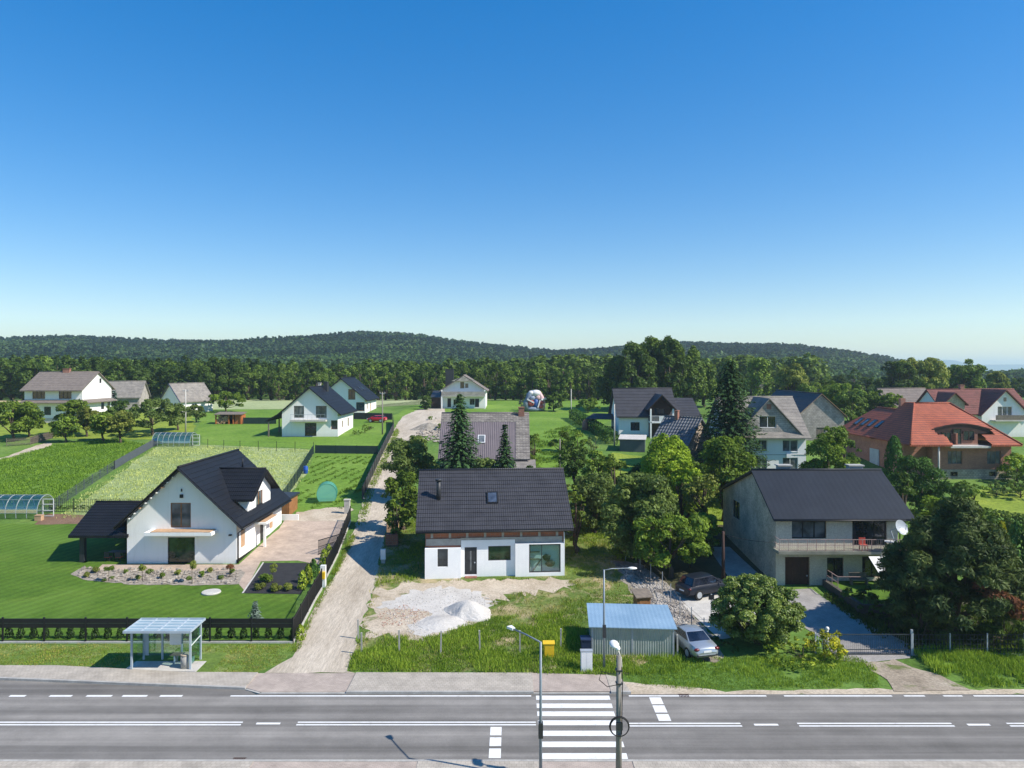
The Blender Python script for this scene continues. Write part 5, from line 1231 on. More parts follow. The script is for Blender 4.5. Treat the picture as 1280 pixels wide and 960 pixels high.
# ---- pink-white house with maroon roof, far right
hp = House('house', 'house with maroon tile roof and white balcony gable at the far right edge', 'house', (85.0, 127, tz(127)), 0, 15.5, 10, 4.2, 8.0, 'x', M['white'], M['maroon_roof'], .4, .6, 12, .025, {'front': [(11.5, .7, 12.9, 2.2)]})
hp.win('front', (11.5, .7, 12.9, 2.2), fm='whitepl', nx=2)
def crossgable(hs, xm, half, zE, zR, yf, wm, rm, hole=None, ohg=.5):
    mb = MB(); k = (hs.hr - hs.hw) / hs.yr
    wall(mb, (xm - half, yf, 0), (1, 0, 0), [(0, -1.5), (2 * half, -1.5), (2 * half, zE), (half, zR), (0, zE)], [hole] if hole else [], .15, (0, -1, 0))
    mb.box(xm - half, xm - half + .1, yf + .02, 1.5, -1.5, zE).box(xm + half - .1, xm + half, yf + .02, 1.5, -1.5, zE)
    g = mb.build('gable', M[wm], hs.root)
    if hole: window(g, (xm - half, yf, 0), (1, 0, 0), (0, -1, 0), hole, .15, 'whitepl', 'glass_lt', 3)
    r = MB(); kk = (zR - zE) / half; e = .45
    for sg in (-1, 1):
        z = zE - kk * e + .18; zr = zR + .18
        back = lambda zz: max(yf, (zz - hs.hw - .15) / k)
        a, a2, t, t2 = (xm + sg * (half + e), yf - ohg, z), (xm + sg * (half + e), back(z), z), (xm, yf - ohg, zr), (xm, back(zr), zr)
        if sg < 0: r.slope(a2, a, t, t2, 8, .025, .15)
        else: r.slope(a, a2, t2, t, 8, .025, .15)
    r.build('gable_roof', M[rm], g); return g
g_ = crossgable(hp, 2.2, 4.1, 4.0, 8.1, -1.2, 'white', 'maroon_roof', (2.8, 3.6, 5.4, 5.3))
MB().box(2.2 - 2.6, 2.2 + 2.9, -2.6, -1.205, 2.75, 2.95).build('balcony_slab', M['palecon'], g_)
rl = MB(); rl.box(-.35, 5.0, -2.58, -2.54, 3.0, 3.85)
rl.build('railing', M['greywood'], g_); MB().box(1.95, 2.45, -1.24, -1.204, 6.2, 6.9).build('attic_vent', M['glass_lt'], g_)
crossgable(hp, -6.3, 1.9, 5.8, 7.6, -.4, 'greywall', 'maroon_roof')
hp.chimney(-1.5, 5.2, 7.6, 8.9, .7, .7, 'brick')
hq = House('house', 'grey walled house with brown roof behind the red hipped roof', 'house', (78.5, 139, tz(139)), 0, 9, 9, 3.8, 7.2, 'x', M['gstone'], M['brown_roof'], .4, .5, 8, .025, {'front': [(3.5, 1, 4.9, 2.4)]})
hq.win('front', (3.5, 1, 4.9, 2.4), nx=2)
# ---- large white house, far left
ha = House('house', 'large white house with grey brown roof and pent roof band behind the orchard', 'house', (-93.5, 145, tz(145)), 0, 11.8, 10.5, 7.0, 10.2, 'x', M['white'], M['brown_roof'], .4, .9, 8, .02,
    {'front': [(1.6, 4.9, 4.2, 6.7), (7.0, 4.9, 9.6, 6.7), (4.0, 1.6, 5.4, 3.3)], 'right': [(6.0, 8.0, 6.8, 9.0), (6.6, 2.4, 7.8, 4.0), (9.0, 2.4, 10.0, 4.0)]})
for h in ((1.6, 4.9, 4.2, 6.7), (7.0, 4.9, 9.6, 6.7)): ha.win('front', h, fm='darkwood', nx=3)
ha.win('front', (4.0, 1.6, 5.4, 3.3), fm='darkwood', nx=2)
for h in ((6.0, 8.0, 6.8, 9.0), (6.6, 2.4, 7.8, 4.0), (9.0, 2.4, 10.0, 4.0)): ha.win('right', h, fm='darkwood', nx=1)
pb = MB(); pb.slope((-6.4, -1.2, 4.15), (6.9, -1.2, 4.15), (5.9, -.004, 4.75), (-5.9, -.004, 4.75), 2, .02, .15); pb.slope((6.9, -1.2, 4.15), (6.9, 11.3, 4.15), (5.904, 10.5, 4.75), (5.904, 0, 4.75), 2, .02, .15); ha.part('pent_roof', pb, 'brown_roof')
ha.part('plinth', MB().box(-5.95, 5.95, -.06, -.004, -1.5, 1.0), 'palecon'); ha.chimney(-.5, 5.2, 9.6, 11.0, 1.4, .6, 'brick')
hx_ = House('house', 'small cottage with weathered grey roof half hidden by dark orchard trees', 'house', (gx(152, 172), 172, tz(172)), R(10), 8, 7, 3.2, 6.6, 'x', M['gstone'], M['grey_roof'], .4, .5, 6, .02, {'front': [(3, 1, 4.2, 2.2)]})
hx_.win('front', (3, 1, 4.2, 2.2), nx=2)
hs_ = House('house', 'small white gabled house with grey sheet roof behind the pale utility pole', 'house', (gx(213, 163), 163, tz(163)), R(-30), 7.2, 8.5, 3.0, 6.6, 'y', M['white'], M['grey_roof'], .35, .5, 7, .02, {'front': [(2.8, 1, 4.2, 2.4)], 'right': [(3, 1, 4.3, 2.2)]})
hs_.win('front', (2.8, 1, 4.2, 2.4), nx=2); hs_.win('right', (3, 1, 4.3, 2.2), nx=2)
hs_.part('verge_board', MB().bar((-4.1, -.37, 2.6), (0, -.37, 6.75), .05, .35, (0, -1, 0)).bar((4.1, -.37, 2.6), (0, -.37, 6.75), .05, .35, (0, -1, 0)), 'navy', hs_.roof)
# ================================================================== street furniture, cars, fences, garden things
# ---- bus shelter
bs = thing('bus_shelter', 'grey steel bus stop shelter with slatted glass roof on the pavement edge', 'bus shelter', (-20.95, 43.2, .13))
bx0, bx1, by0, by1 = -1.75, 1.75, -.75, .65
slab('shelter_floor', [(-23.1, 42.35), (-18.75, 42.1), (-18.7, 44.3), (-23.05, 44.3)], 0.125, 'palecon')
for x in (bx0, bx1):
    for y in (by0, by1): MB().box(x - .05, x + .05, y - .05, y + .05, 0, 2.35).build('post', M['shelter'], bs)
for x in (-.6, .6): MB().box(x - .05, x + .05, by1 - .05, by1 + .05, 0, 2.35).build('post', M['shelter'], bs)
rfz = 2.36
fr = MB(); 
def rp(x, y): return (x, y, 2.40 + .06 * (y - by0) / 2)
fr.bar(rp(bx0 - .25, by0 - .5), rp(bx1 + .25, by0 - .5), .07, .14).bar(rp(bx0 - .25, by1 + .12), rp(bx1 + .25, by1 + .12), .07, .14)
for x in (bx0 - .22, -.98, 0, .98, bx1 + .22): fr.bar(rp(x, by0 - .47), rp(x, by1 + .1), .09, .09)
fr.build('roof_frame', M['shelter'], bs)
gl = MB()
for x0, x1 in ((bx0 - .18, -1.03), (-.93, -.05), (.05, .93), (1.03, bx1 + .18)):
    a, b, c, d = rp(x0, by0 - .45), rp(x1, by0 - .45), rp(x1, by1 + .08), rp(x0, by1 + .08)
    gl.add([(p[0], p[1], p[2] - .01) for p in (a, b, c, d)] + [(p[0], p[1], p[2] + .01) for p in (a, b, c, d)], [(3, 2, 1, 0), (4, 5, 6, 7), (0, 1, 5, 4), (1, 2, 6, 5), (2, 3, 7, 6), (3, 0, 4, 7)])
M['roofpoly'] = pm('milky_roof_sheet', (0.27, 0.37, 0.42), (0.22, 0.31, 0.36), 1.0, .4)
gl.build('roof_pane', M['roofpoly'], bs)
rb = MB()
for y in (-.8, -.35, .1, .5): rb.bar(rp(bx0 - .2, y), rp(bx1 + .2, y), .05, .05)
rb.build('roof_rail', M['whitepaint'], bs)
for x0, x1 in ((bx0 + .06, -.66), (-.54, .54), (.66, bx1 - .06)): MB().box(x0, x1, by1 - .01, by1 + .01, .25, 2.2).build('rear_pane', M['shelterglass'], bs)
for x in (bx0, bx1): MB().box(x - .01, x + .01, by0 + .06, by1 - .06, .25, 2.2).build('side_pane', M['shelterglass'], bs)
MB().bar((bx1, by0 + .05, 1.35), (bx1, by1 - .05, 1.5), .07, .03).build('side_rail', M['whitepaint'], bs)
MB().box(-1.65, -1.4, by1 - .12, by1 - .06, .3, 2.3).build('notice_strip', M['shelter'], bs)
MB().box(-.1, .62, by1 - .12, by1 - .07, .95, 1.7).build('notice_board', M['whitepl'], bs)
sb = MB()
for k in range(4): sb.box(.1, 1.6, .05 + k * .12, .15 + k * .12, .46, .5)
sb = sb.build('bench_seat', M['greywood'], bs)
for x in (.4, 1.4): MB().box(x - .04, x + .04, .08, .5, 0, .46).build('bench_leg', M['shelter'], bs)
lb = thing('litter_bin', 'round concrete litter bin beside the bus shelter front post', 'litter bin', (gx(232, 42.7), 42.7, .13))
MB().tube([(0, 0, 0), (0, 0, .75)], [.27, .29], 16).build('body', M['concrete'], lb); MB().tube([(0, 0, .75), (0, 0, .82)], [.31, .27], 16).build('rim', M['greywall'], lb)
# ---- lamps and poles
lp = thing('street_lamp', 'grey steel street lamp with white LED head over the zebra crossing', 'street lamp', (1.25, 31.0, .13))
MB().tube([(0, 0, 0), (0, 0, 6.0)], [.075, .05], 10).build('pole', M['lampsteel'], lp)
arm_e = at(641, 786, 32.8) - Vector((1.25, 31.0, .13))
MB().tube([(0, 0, 5.98), (arm_e.x * .5, arm_e.y * .5, arm_e.z * .5 + 2.99 + .03), tuple(arm_e)], .036, 8).build('arm', M['lampsteel'], lp)
hd = MB(); d_ = Vector((arm_e.x, arm_e.y, 0)).normalized(); p_ = Vector((-d_.y, d_.x, 0)); e_ = arm_e
q = [e_ + d_ * a + p_ * b + Vector((0, 0, c)) for c in (-.05, .06) for a, b in ((-.08, -.08), (.30, -.14), (.30, .14), (-.08, .08))]
hd.add(q, [(3, 2, 1, 0), (4, 5, 6, 7), (0, 1, 5, 4), (1, 2, 6, 5), (2, 3, 7, 6), (3, 0, 4, 7)]); hd.build('lamp_head', M['whitepaint'], lp)
MB().box(-.1, .1, -.14, .14, 1.85, 2.5).build('control_box', M['anthracite'], lp)
cp_ = thing('utility_pole', 'weathered concrete pole with coiled cable and old white lamp near the crossing', 'utility pole', (4.55, 30.3, .13))
MB().tube([(0, 0, 0), (0, 0, 5.7)], [.14, .10], 8).build('pole', M['polecon'], cp_)
MB().tube([(0, 0, 5.2), (.03, 0, 5.75), (-.06, .15, 6.0)], .035, 6).tube([(.02, 0, 4.9), (.13, .05, 5.2), (.1, .05, 5.6), (0, 0, 5.7)], .03, 6).build('bracket', M['palecon'], cp_)
MB().ball((-.16, .28, 6.06), (.21, .40, .12), 14, 8).ball((-.05, .02, 6.0), (.12, .2, .1), 10, 6).build('lamp_head', M['whitepaint'], cp_)
cm = MB()
for k in range(3):
    cm.tube([(.42 * math.cos(t) * (1 - .04 * k), -.16 - .03 * k, 2.75 + .42 * math.sin(t) * (1 - .03 * k)) for t in np.linspace(0, 6.283, 25)], .022, 5)
cm.tube([(.1, -.14, 2.4), (.12, -.12, 3.6), (.16, -.05, 4.6), (.12, 0, 5.2)], .02, 5)
cm.tube([(-.1, -.15, 4.9), (-.75, -.1, 5.05), (-.85, -.1, 4.7), (-.5, -.1, 4.4), (-.05, -.1, 4.5)], .018, 5)
cm.build('cable_coil', M['rubber'], cp_)
MB().box(-.14, .14, -.2, -.1, 2.6, 2.9).build('junction_box', M['anthracite'], cp_); MB().box(-.13, .13, -.15, .15, 4.5, 4.54).build('pole_band', M['anthracite'], cp_); MB().box(-.14, .14, -.15, .15, 5.05, 5.1).build('pole_band', M['anthracite'], cp_)
l2 = thing('street_lamp', 'slim grey lamp post with long arm standing in grass beside the metal garage', 'street lamp', tuple(G(755, 838)))
MB().tube([(0, 0, 0), (0, 0, 6.0)], [.075, .05], 10).build('pole', M['lampsteel'], l2)
MB().tube([(0, 0, 5.97), (.5, .25, 6.0), (1.7, .9, 5.85)], .025, 8).build('arm', M['lampsteel'], l2)
MB().ball((1.85, .98, 5.82), (.3, .16, .08), 12, 8).build('lamp_head', M['whitepaint'], l2)
MB().box(-.1, .1, -.17, -.06, 2.0, 2.75).build('control_box', M['anthracite'], l2)
def pole(px, py, top, label, Y=None, r=.12, m='polecon', arm=True, name='utility_pole'):
    g = G(px, py) if Y is None else Vector((gx(px, Y), Y, tz(Y)))
    h = H - (top - HY) / F * g.y - g.z
    o = thing(name, label, 'utility pole', tuple(g))
    MB().tube([(0, 0, -.2), (0, 0, h)], [r * 1.2, r * .8], 8).build('post', M[m], o)
    if arm:
        a = MB(); a.bar((-.5, 0, h - .25), (.5, 0, h - .25), .08)
        for x in (-.45, 0, .45): a.tube([(x, 0, h - .22), (x, 0, h - .02)], .05, 6)
        a.build('crossarm', M['steel'], o)
    return o
pole(232, 541, 487, 'pale concrete utility pole beside the small white gabled house', m='palecon')
pole(478, 543, 490, 'concrete utility pole beside the dirt lane near the balcony house')
pole(714, 523, 486, 'slim pale pole in the far grass beside the hedge end', m='palecon', arm=False, r=.1)
pole(768, 557, 505, 'pale pole at the corner of the trimmed hedge', m='palecon', arm=False, r=.11)
pole(700, 590, 549, 'thin pole standing in the garden behind the graphite roof', arm=False, r=.09)
pole(904, 716, 664, 'rust brown post beside the grey cement house gable', m='rust', r=.13, Y=58.5, arm=False)
# ---- utility boxes and bins
ec = thing('electric_cabinet', 'white electric cabinet standing on the grass near the crossing', 'cabinet', tuple(G(733, 839)))
MB().box(-.34, .34, -.14, .14, 0.08, 1.22).build('body', M['whitepl'], ec); MB().box(-.37, .37, -.17, .17, 1.222, 1.27).build('lid', M['steel'], ec)
MB().box(-.31, -.01, -.155, -.141, .15, 1.17).box(.01, .31, -.155, -.141, .15, 1.17).build('door', M['whitepl'], ec); MB().box(-.37, .37, -.17, .17, 0, .08).build('base', M['concrete'], ec)
gbx = thing('gas_cabinet', 'yellow gas cabinet standing in tall grass by the fence line', 'cabinet', tuple(G(686, 822)))
MB().box(-.32, .32, -.15, .15, 0, .92).build('body', M['yellow'], gbx); gl_ = MB(); gl_.slope((-.37, -.2, .93), (.37, -.2, .93), (.37, .2, 1.0), (-.37, .2, 1.0), 1, 0, .05); gl_.build('lid', M['yellow'], gbx)
MB().box(-.26, .26, -.17, -.152, .1, .85).build('door', M['yellow'], gbx)
nb = thing('rubbish_bin', 'navy wheeled rubbish bin standing behind the white electric cabinet', 'bin', tuple(G(732, 818)))
MB().add([(-.26, -.3, .1), (.26, -.3, .1), (.26, .25, .1), (-.26, .25, .1), (-.3, -.36, 1.0), (.3, -.36, 1.0), (.3, .33, 1.0), (-.3, .33, 1.0)], [(3, 2, 1, 0), (4, 5, 6, 7), (0, 1, 5, 4), (1, 2, 6, 5), (2, 3, 7, 6), (3, 0, 4, 7)]).build('body', M['navy'], nb)
MB().box(-.33, .33, -.4, .36, 1.002, 1.07).build('lid', M['navy'], nb)
for x in (-.3, .3): MB().tube([(x - .03, .3, .1), (x + .03, .3, .1)], .1, 12).build('wheel', M['rubber'], nb)
# ---- metal garage by the road
gp0 = G(739, 818); mg = thing('metal_garage', 'corrugated metal garage with pale blue roof beside the silver car', 'garage', (gp0.x, gp0.y, gp0.z), R(-4))
gw_, gd, gh = 5.15, 3.7, 1.80
MB().box(0, gw_, 0, .04, -.2, gh - .02).build('wall', M['zinc'], mg); MB().box(0, gw_, gd - .04, gd, -.2, gh + .1).build('wall', M['zinc'], mg)
sd = MB()
for x0, x1 in ((-.002, .038), (gw_ - .038, gw_ + .002)):
    vs = [(x, y, z) for x in (x0, x1) for y, z in ((.041, -.2), (gd - .041, -.2), (gd - .041, gh + .09), (.041, gh - .03))]
    sd.add(vs, [(0, 1, 2, 3), (7, 6, 5, 4), (0, 4, 5, 1), (1, 5, 6, 2), (2, 6, 7, 3), (3, 7, 4, 0)])
sd.build('side_wall', M['zincy'], mg)
rr = MB(); rr.slope((-.15, -.2, gh), (gw_ + .15, -.2, gh), (gw_ + .15, gd + .2, gh + .15), (-.15, gd + .2, gh + .15), 1, 0, .05); rr.build('roof', M['bluesheet'], mg)
for x_ in (.02, 2.5, gw_ - .12): MB().box(x_, x_ + .1, -.03, -.002, -.1, gh - .05).build('upright', M['steel'], mg)
# grey metal shed by the hedge
q_ = Vector((gx(785, 112), 112, tz(112))); ms = thing('metal_shed', 'grey metal shed with white flat roof below the trimmed hedge', 'shed', tuple(q_), R(-12))
MB().box(-1.3, 2.6, 0, 4.4, -.6, 1.95).build('wall', M['darkzinc'], ms); rr = MB(); rr.slope((-1.5, -.25, 2.0), (2.8, -.25, 2.0), (2.8, 4.6, 2.3), (-1.5, 4.6, 2.3), 1, 0, .08); rr.build('roof', M['palecon'], ms)
MB().box(-1.0, .6, -.04, -.003, 0, 1.8).build('door', M['darkzinc'], ms)
# small timber shed by the stony track
q_ = G(805, 765); wd = thing('tool_shed', 'small wooden shed with sloping felt roof beside the stony track', 'shed', tuple(q_), R(10))
MB().box(-.5, .5, 0, .9, -.1, 1.05).build('wall', M['wood'], wd); rr = MB(); rr.slope((-.65, -.15, 1.13), (.65, -.15, 1.13), (.65, 1.05, 1.4), (-.65, 1.05, 1.4), 1, 0, .07); rr.build('roof', M['greywood'], wd); MB().box(-.35, .25, -.03, -.003, 0, .95).build('door', M['wood'], wd)
# wood store
q_ = Vector((gx(286, 143), 143, tz(143))); ws = thing('wood_store', 'open orange timber wood store filled with split logs on the lawn', 'wood store', tuple(q_))
for x in (-2.6, .0, .9, 2.4): MB().box(x - .12, x + .12, -.1, .1, -.3, 1.95).build('post', M['orangewood'], ws)
MB().box(1.2, 2.55, .05, 2.2, -.2, 1.9).build('cupboard', M['orangewood'], ws); rr = MB(); rr.slope((-2.9, -.4, 2.0), (2.8, -.4, 2.0), (2.8, 2.4, 2.35), (-2.9, 2.4, 2.35), 1, 0, .1); rr.build('roof', M['greywood'], ws)
MB().box(-2.6, 1.1, 2.1, 2.2, -.2, 2.0).build('rear_wall', M['darkwood'], ws)
lg = MB()
for i in range(90):
    x = random.uniform(-2.45, -.15); z = random.uniform(.08, 1.6); r_ = random.uniform(.08, .13); lg.tube([(x, random.uniform(-.02, .1), z), (x, 1.8, z)], r_, 6)
struct(lg.build('split_log', M['palewood'], ws), 'stuff')
# gazebo next to the dark roofed house
q_ = Vector((gx(752, 133), 133, tz(133))); gz = thing('gazebo', 'dark garden gazebo with round brick oven end beside the trimmed hedge', 'gazebo', tuple(q_), R(-15))
for x in (-2.6, 2.6):
    for y in (0, 3.2): MB().box(x - .1, x + .1, y - .1, y + .1, -.3, 2.3).build('post', M['darkwood'], gz)
rr = MB(); rr.slope((-3.0, -.4, 2.3), (3.0, -.4, 2.3), (1.8, 1.6, 3.2), (-1.8, 1.6, 3.2), 3, .02, .12); rr.slope((3.0, 3.6, 2.3), (-3.0, 3.6, 2.3), (-1.8, 1.6, 3.2), (1.8, 1.6, 3.2), 3, .02, .12); rr.slope((-3.0, 3.6, 2.3), (-3.0, -.4, 2.3), (-1.8, 1.6, 3.2), (-1.8, 1.6, 3.2), 1, 0, .12); rr.slope((3.0, -.4, 2.3), (3.0, 3.6, 2.3), (1.8, 1.6, 3.2), (1.8, 1.6, 3.2), 1, 0, .12); rr.build('roof', M['anthracite'], gz)
MB().box(-2.5, 2.5, -.06, 0.0, .1, .9).build('low_wall', M['wood'], gz)
MB().tube([(-3.2, 1.0, 0), (-3.2, 1.0, 1.5), (-3.2, 1.0, 2.0)], [.7, .65, .25], 12).build('oven', M['brick'], gz)
# greenhouses: arched polycarbonate tunnels
def greenhouse(label, g, L, wdt, h, rot=0.0):
    o = thing('greenhouse', label, 'greenhouse', tuple(g), rot, 'greenhouses')
    arc = [(-wdt / 2 + wdt * .02, 0.0)] + [(-math.cos(a) * wdt / 2, .25 * h + math.sin(a) * .75 * h) for a in np.linspace(0, math.pi, 15)] + [(wdt / 2 - wdt * .02, 0.0)]
    sk = MB()
    for (a, b) in zip(arc, arc[1:]): sk.poly([(-L / 2, a[0], a[1]), (L / 2, a[0], a[1]), (L / 2, b[0], b[1]), (-L / 2, b[0], b[1])], True)
    sk.build('cover', M['polyc'], o)
    for x in (-L / 2, L / 2):
        MB().poly([(x, p[0], p[1]) for p in arc]).build('end_panel', M['polyc'], o)
    ribs = MB()
    for x in np.linspace(-L / 2, L / 2, 8):
        for (a, b) in zip(arc, arc[1:]): ribs.bar((x, a[0] * 1.01, a[1] * 1.01), (x, b[0] * 1.01, b[1] * 1.01), .05, .04, (1, 0, 0))
    for i in (1, 5, 8, 11, 15): ribs.bar((-L / 2, arc[i][0] * 1.01, arc[i][1] * 1.01), (L / 2, arc[i][0] * 1.01, arc[i][1] * 1.01), .04)
    ribs.build('frame', M['steel'], o)
    d = MB(); x = L / 2 + .85
    for a, b in (((L / 2 + .05, -wdt * .2, .05), (L / 2 + .05, -wdt * .2, h * .85)), ((L / 2 + 1.2, -wdt * .2, .05), (L / 2 + 1.2, -wdt * .2, h * .85))): d.bar(a, b, .06)
    for z in (.08, h * .3, h * .6, h * .85): d.bar((L / 2 + .05, -wdt * .2, z), (L / 2 + 1.2, -wdt * .2, z), .06)
    d.build('door', M['whitepl'], o)
    return o
g_ = Vector((gx(12, 78), 78, tz(78))); greenhouse('arched polycarbonate greenhouse at the edge of the mown lawn', g_, 8.0, 3.0, 2.25)
g_ = Vector((gx(219, 117.5), 117.5, tz(117.5))); greenhouse('arched polycarbonate greenhouse in the far garden below the pale pole', g_, 6.2, 3.0, 2.1)
oc = MB(); oc.box(-.35, .35, -.25, .25, 0, .55).box(-.38, .38, -.28, .28, .55, .6); q_ = Vector((gx(49, 76.2), 76.2, tz(76.2))); oc_ = thing('planter_box', 'orange planter box beside the open greenhouse door', 'planter', tuple(q_)); oc.build('box', M['palewood'], oc_)
# green poly tent, blue barrel
q_ = Vector((gx(409, 83.5), 83.5, tz(83.5))); gt = thing('poly_tunnel', 'small green plastic tunnel tent in the vegetable garden', 'plastic tunnel', tuple(q_), R(12))
arc = [(math.cos(a) * 1.12, 1.0 + math.sin(a) * 1.2) for a in np.linspace(math.pi + .75, -.75, 21)]
t_ = MB()
for (a, b) in zip(arc, arc[1:]): t_.poly([(a[0], -.9, a[1]), (b[0], -.9, b[1]), (b[0], .9, b[1]), (a[0], .9, a[1])], True)
M['polytent'] = clear_glass('green_poly_film', (0.10, 0.62, 0.45), 0.25)
mt_, tt_, NN_, LL_, PP_ = nt('green_film'); PP_.inputs['Base Color'].default_value = (0.16, 0.50, 0.40, 1); PP_.inputs['Roughness'].default_value = .3; PP_.inputs['Alpha'].default_value = .62; M['film'] = mt_
t_.build('cover', M['film'], gt)
for y in (-.9, .9): MB().poly([(p[0], y, p[1]) for p in arc]).build('end_panel', M['film'], gt)
hp_ = MB()
for y in (-.9, 0, .9):
    for (a, b) in zip(arc, arc[1:]): hp_.bar((a[0] * 1.015, y, a[1] * 1.01), (b[0] * 1.015, y, b[1] * 1.01), .05, .05, (0, 1, 0))
hp_.build('hoop', M['green_net'], gt)
q_ = G(382, 592); bb = thing('barrel', 'blue plastic barrel in the vegetable garden', 'barrel', tuple(q_)); MB().tube([(0, 0, 0), (0, 0, .1), (0, 0, .45), (0, 0, .5), (0, 0, .55), (0, 0, .9), (0, 0, .98)], [.26, .3, .31, .33, .31, .3, .26], 14).build('body', M['blue'], bb); MB().tube([(0, 0, .981), (0, 0, 1.03)], .27, 14).build('lid', M['blue'], bb)
# pallets of roof tiles, stones etc. beside the lane
q_ = G(490, 682); pt = thing('brick_pallet', 'pallet stacked with red brown bricks beside the dirt lane', 'brick pallet', tuple(q_), R(5))
MB().box(-.6, .6, -.5, .5, .02, .06).box(-.6, -.5, -.5, .5, .0, .02).box(.5, .6, -.5, .5, .0, .02).box(-.6, .6, -.5, .5, .12, .15).build('pallet', M['greywood'], pt)
st = MB()
for z in range(6):
    for i in range(6):
        for j in range(4): st.box(-.58 + i * .194, -.58 + i * .194 + .18, -.48 + j * .24, -.48 + j * .24 + .225, .155 + z * .17, .155 + z * .17 + .16)
struct(st.build('brick', M['hollow'], pt), 'stuff')
q_ = G(489, 672); pt2 = thing('brick_pallet', 'taller pallet of pale clay blocks behind the red brick pallet', 'brick pallet', tuple(q_ + Vector((0, 1.0, 0))), R(5)); MB().box(-.6, .6, -.5, .5, 0, .12).build('pallet', M['greywood'], pt2)
st = MB()
for z in range(6):
    for i in range(5):
        for j in range(3): st.box(-.58 + i * .235, -.58 + i * .235 + .215, -.48 + j * .32, -.48 + j * .32 + .3, .125 + z * .22, .125 + z * .22 + .205)
struct(st.build('block', M['palewood'], pt2), 'stuff')
q_ = G(479, 704); wp = thing('meter_post', 'white meter box on a post beside the dirt lane', 'meter box', tuple(q_)); MB().box(-.22, .22, -.12, .12, .35, 1.25).build('box', M['whitepl'], wp); MB().box(-.18, .18, -.1, .1, -.1, .35).build('post', M['concrete'], wp)
q_ = G(434, 642); gpst = MB().box(q_.x - .3, q_.x + .3, q_.y - .2, q_.y + .2, q_.z - .2, q_.z + 1.5).box(q_.x - .35, q_.x + .35, q_.y - .25, q_.y + .25, q_.z + 1.5, q_.z + 1.6); tag(gpst.build('gate_pillar', M['palecon'], None), 'pale concrete gate pillar at the top of the driveway', 'gate pillar')
# gravel heap
def heap(name, label, c, r, h, m, seed, n=40, cat='heap'):
    rr_ = random.Random(seed); mb = MB(); vs = [(c.x, c.y, c.z + h)]
    rings = 10
    for i in range(1, rings + 1):
        t = i / rings
        for k in range(n):
            a = 6.283 * k / n; j = 1 + .16 * math.sin(a * 2 + seed) + .08 * math.sin(5 * a + seed * 2)
            z = h * (.5 + .5 * math.cos(math.pi * min(1, t * .98))) ** .8 * (1 + .06 * t * math.sin(a * 4 + i * .6))  + rr_.uniform(-.025, .025) * t
            vs.append((c.x + r[0] * t * j * math.cos(a), c.y + r[1] * t * j * math.sin(a), c.z + max(z, -.05) - (.08 if i == rings else 0)))
    fs = [(0, 1 + k, 1 + (k + 1) % n) for k in range(n)] + [(1 + i * n + k, 1 + (i + 1) * n + k, 1 + (i + 1) * n + (k + 1) % n, 1 + i * n + (k + 1) % n) for i in range(rings - 1) for k in range(n)]
    mb.add(vs, fs, False); o = mb.build(name, m, None); return tag(o, label, cat)
heap('gravel_heap', 'rounded heap of pale grey gravel in front of the unfinished house', G(585, 765), (1.8, 2.0), .82, M['g_white'], 3)
heap('gravel_heap', 'low spread heap of white gravel beside the rounded grey one', G(553, 778), (2.3, 1.5), .32, M['g_white'], 5)
heap('rubble_heap', 'low heap of pale rubble beside the upper lane', G(536, 537), (3.2, 2.2), 1.3, M['g_stony'], 8)
def pebbles(name, polys, n, s0, s1, m, seed=1, avoid=None, flat=.6, z=0.02):
    r_ = np.random.default_rng(seed); mb = MB()
    for P in polys:
        xs = [p[0] for p in P]; ys = [p[1] for p in P]; x = r_.uniform(min(xs), max(xs), n * 3); y = r_.uniform(min(ys), max(ys), n * 3); k = inpoly([(p[0], p[1]) for p in P], x, y); x, y = x[k][:n], y[k][:n]
        for a, b in zip(x, y):
            s = r_.uniform(s0, s1); c = Vector((a, b, tz(b) + s * flat * .4 + z)); t = r_.uniform(0, 3.14)
            pts = []
            for q in ((1, 0, 0), (.2, 1, 0), (-1, .1, 0), (-.1, -1, 0), (0.1, 0, flat), (0, 0, -flat)):
                v = Vector(q) * s * r_.uniform(.7, 1.2); pts.append(c + Vector((v.x * math.cos(t) - v.y * math.sin(t), v.x * math.sin(t) + v.y * math.cos(t), v.z)))
            mb.add(pts, [(0, 1, 4), (1, 2, 4), (2, 3, 4), (3, 0, 4), (1, 0, 5), (2, 1, 5), (3, 2, 5), (0, 3, 5)])
    return struct(mb.build(name, m, None), 'stuff')
M['bedstone'] = pm('bed_stone', (0.36, 0.32, 0.27), (0.19, 0.165, 0.14), .8, .9, lo=.4, hi=.6); M['trackstone'] = pm('track_stone', (0.40, 0.37, 0.33), (0.17, 0.15, 0.135), .7, .9, lo=.4, hi=.6)
pebbles('bed_stones', [GP((92, 717), (104, 709), (300, 712), (298, 730), (170, 730), (110, 725))], 420, .08, .24, M['bedstone'], 2)
pebbles('track_stones', [GP((766, 702), (800, 706), (845, 740), (870, 775), (850, 790), (800, 745))], 1500, .05, .17, M['trackstone'], 3)
M['brickbit'] = pm('brick_bit', (0.46, 0.31, 0.25), (0.36, 0.21, 0.16), 2, .9)
pebbles('brick_rubble', [GP((470, 768), (505, 756), (540, 766), (520, 780), (478, 785))], 260, .03, .075, M['brickbit'], 4, z=.03)
pebbles('gravel_crumbs', [GP((470, 760), (545, 733), (615, 745), (600, 775), (545, 795), (515, 795))], 700, .03, .08, M['g_white'], 6, z=.03)
pebbles('lane_stones', [GP((515, 545), (545, 530), (556, 540), (552, 553), (530, 553))], 160, .15, .5, M['bedstone'], 7)
q_ = G(264, 741); tag(MB().tube([(q_.x, q_.y, q_.z), (q_.x, q_.y, q_.z + .12)], [.75, .7], 20).build('well_cover', M['palecon'], None), 'round pale concrete well cover in the middle of the mown lawn', 'well cover')
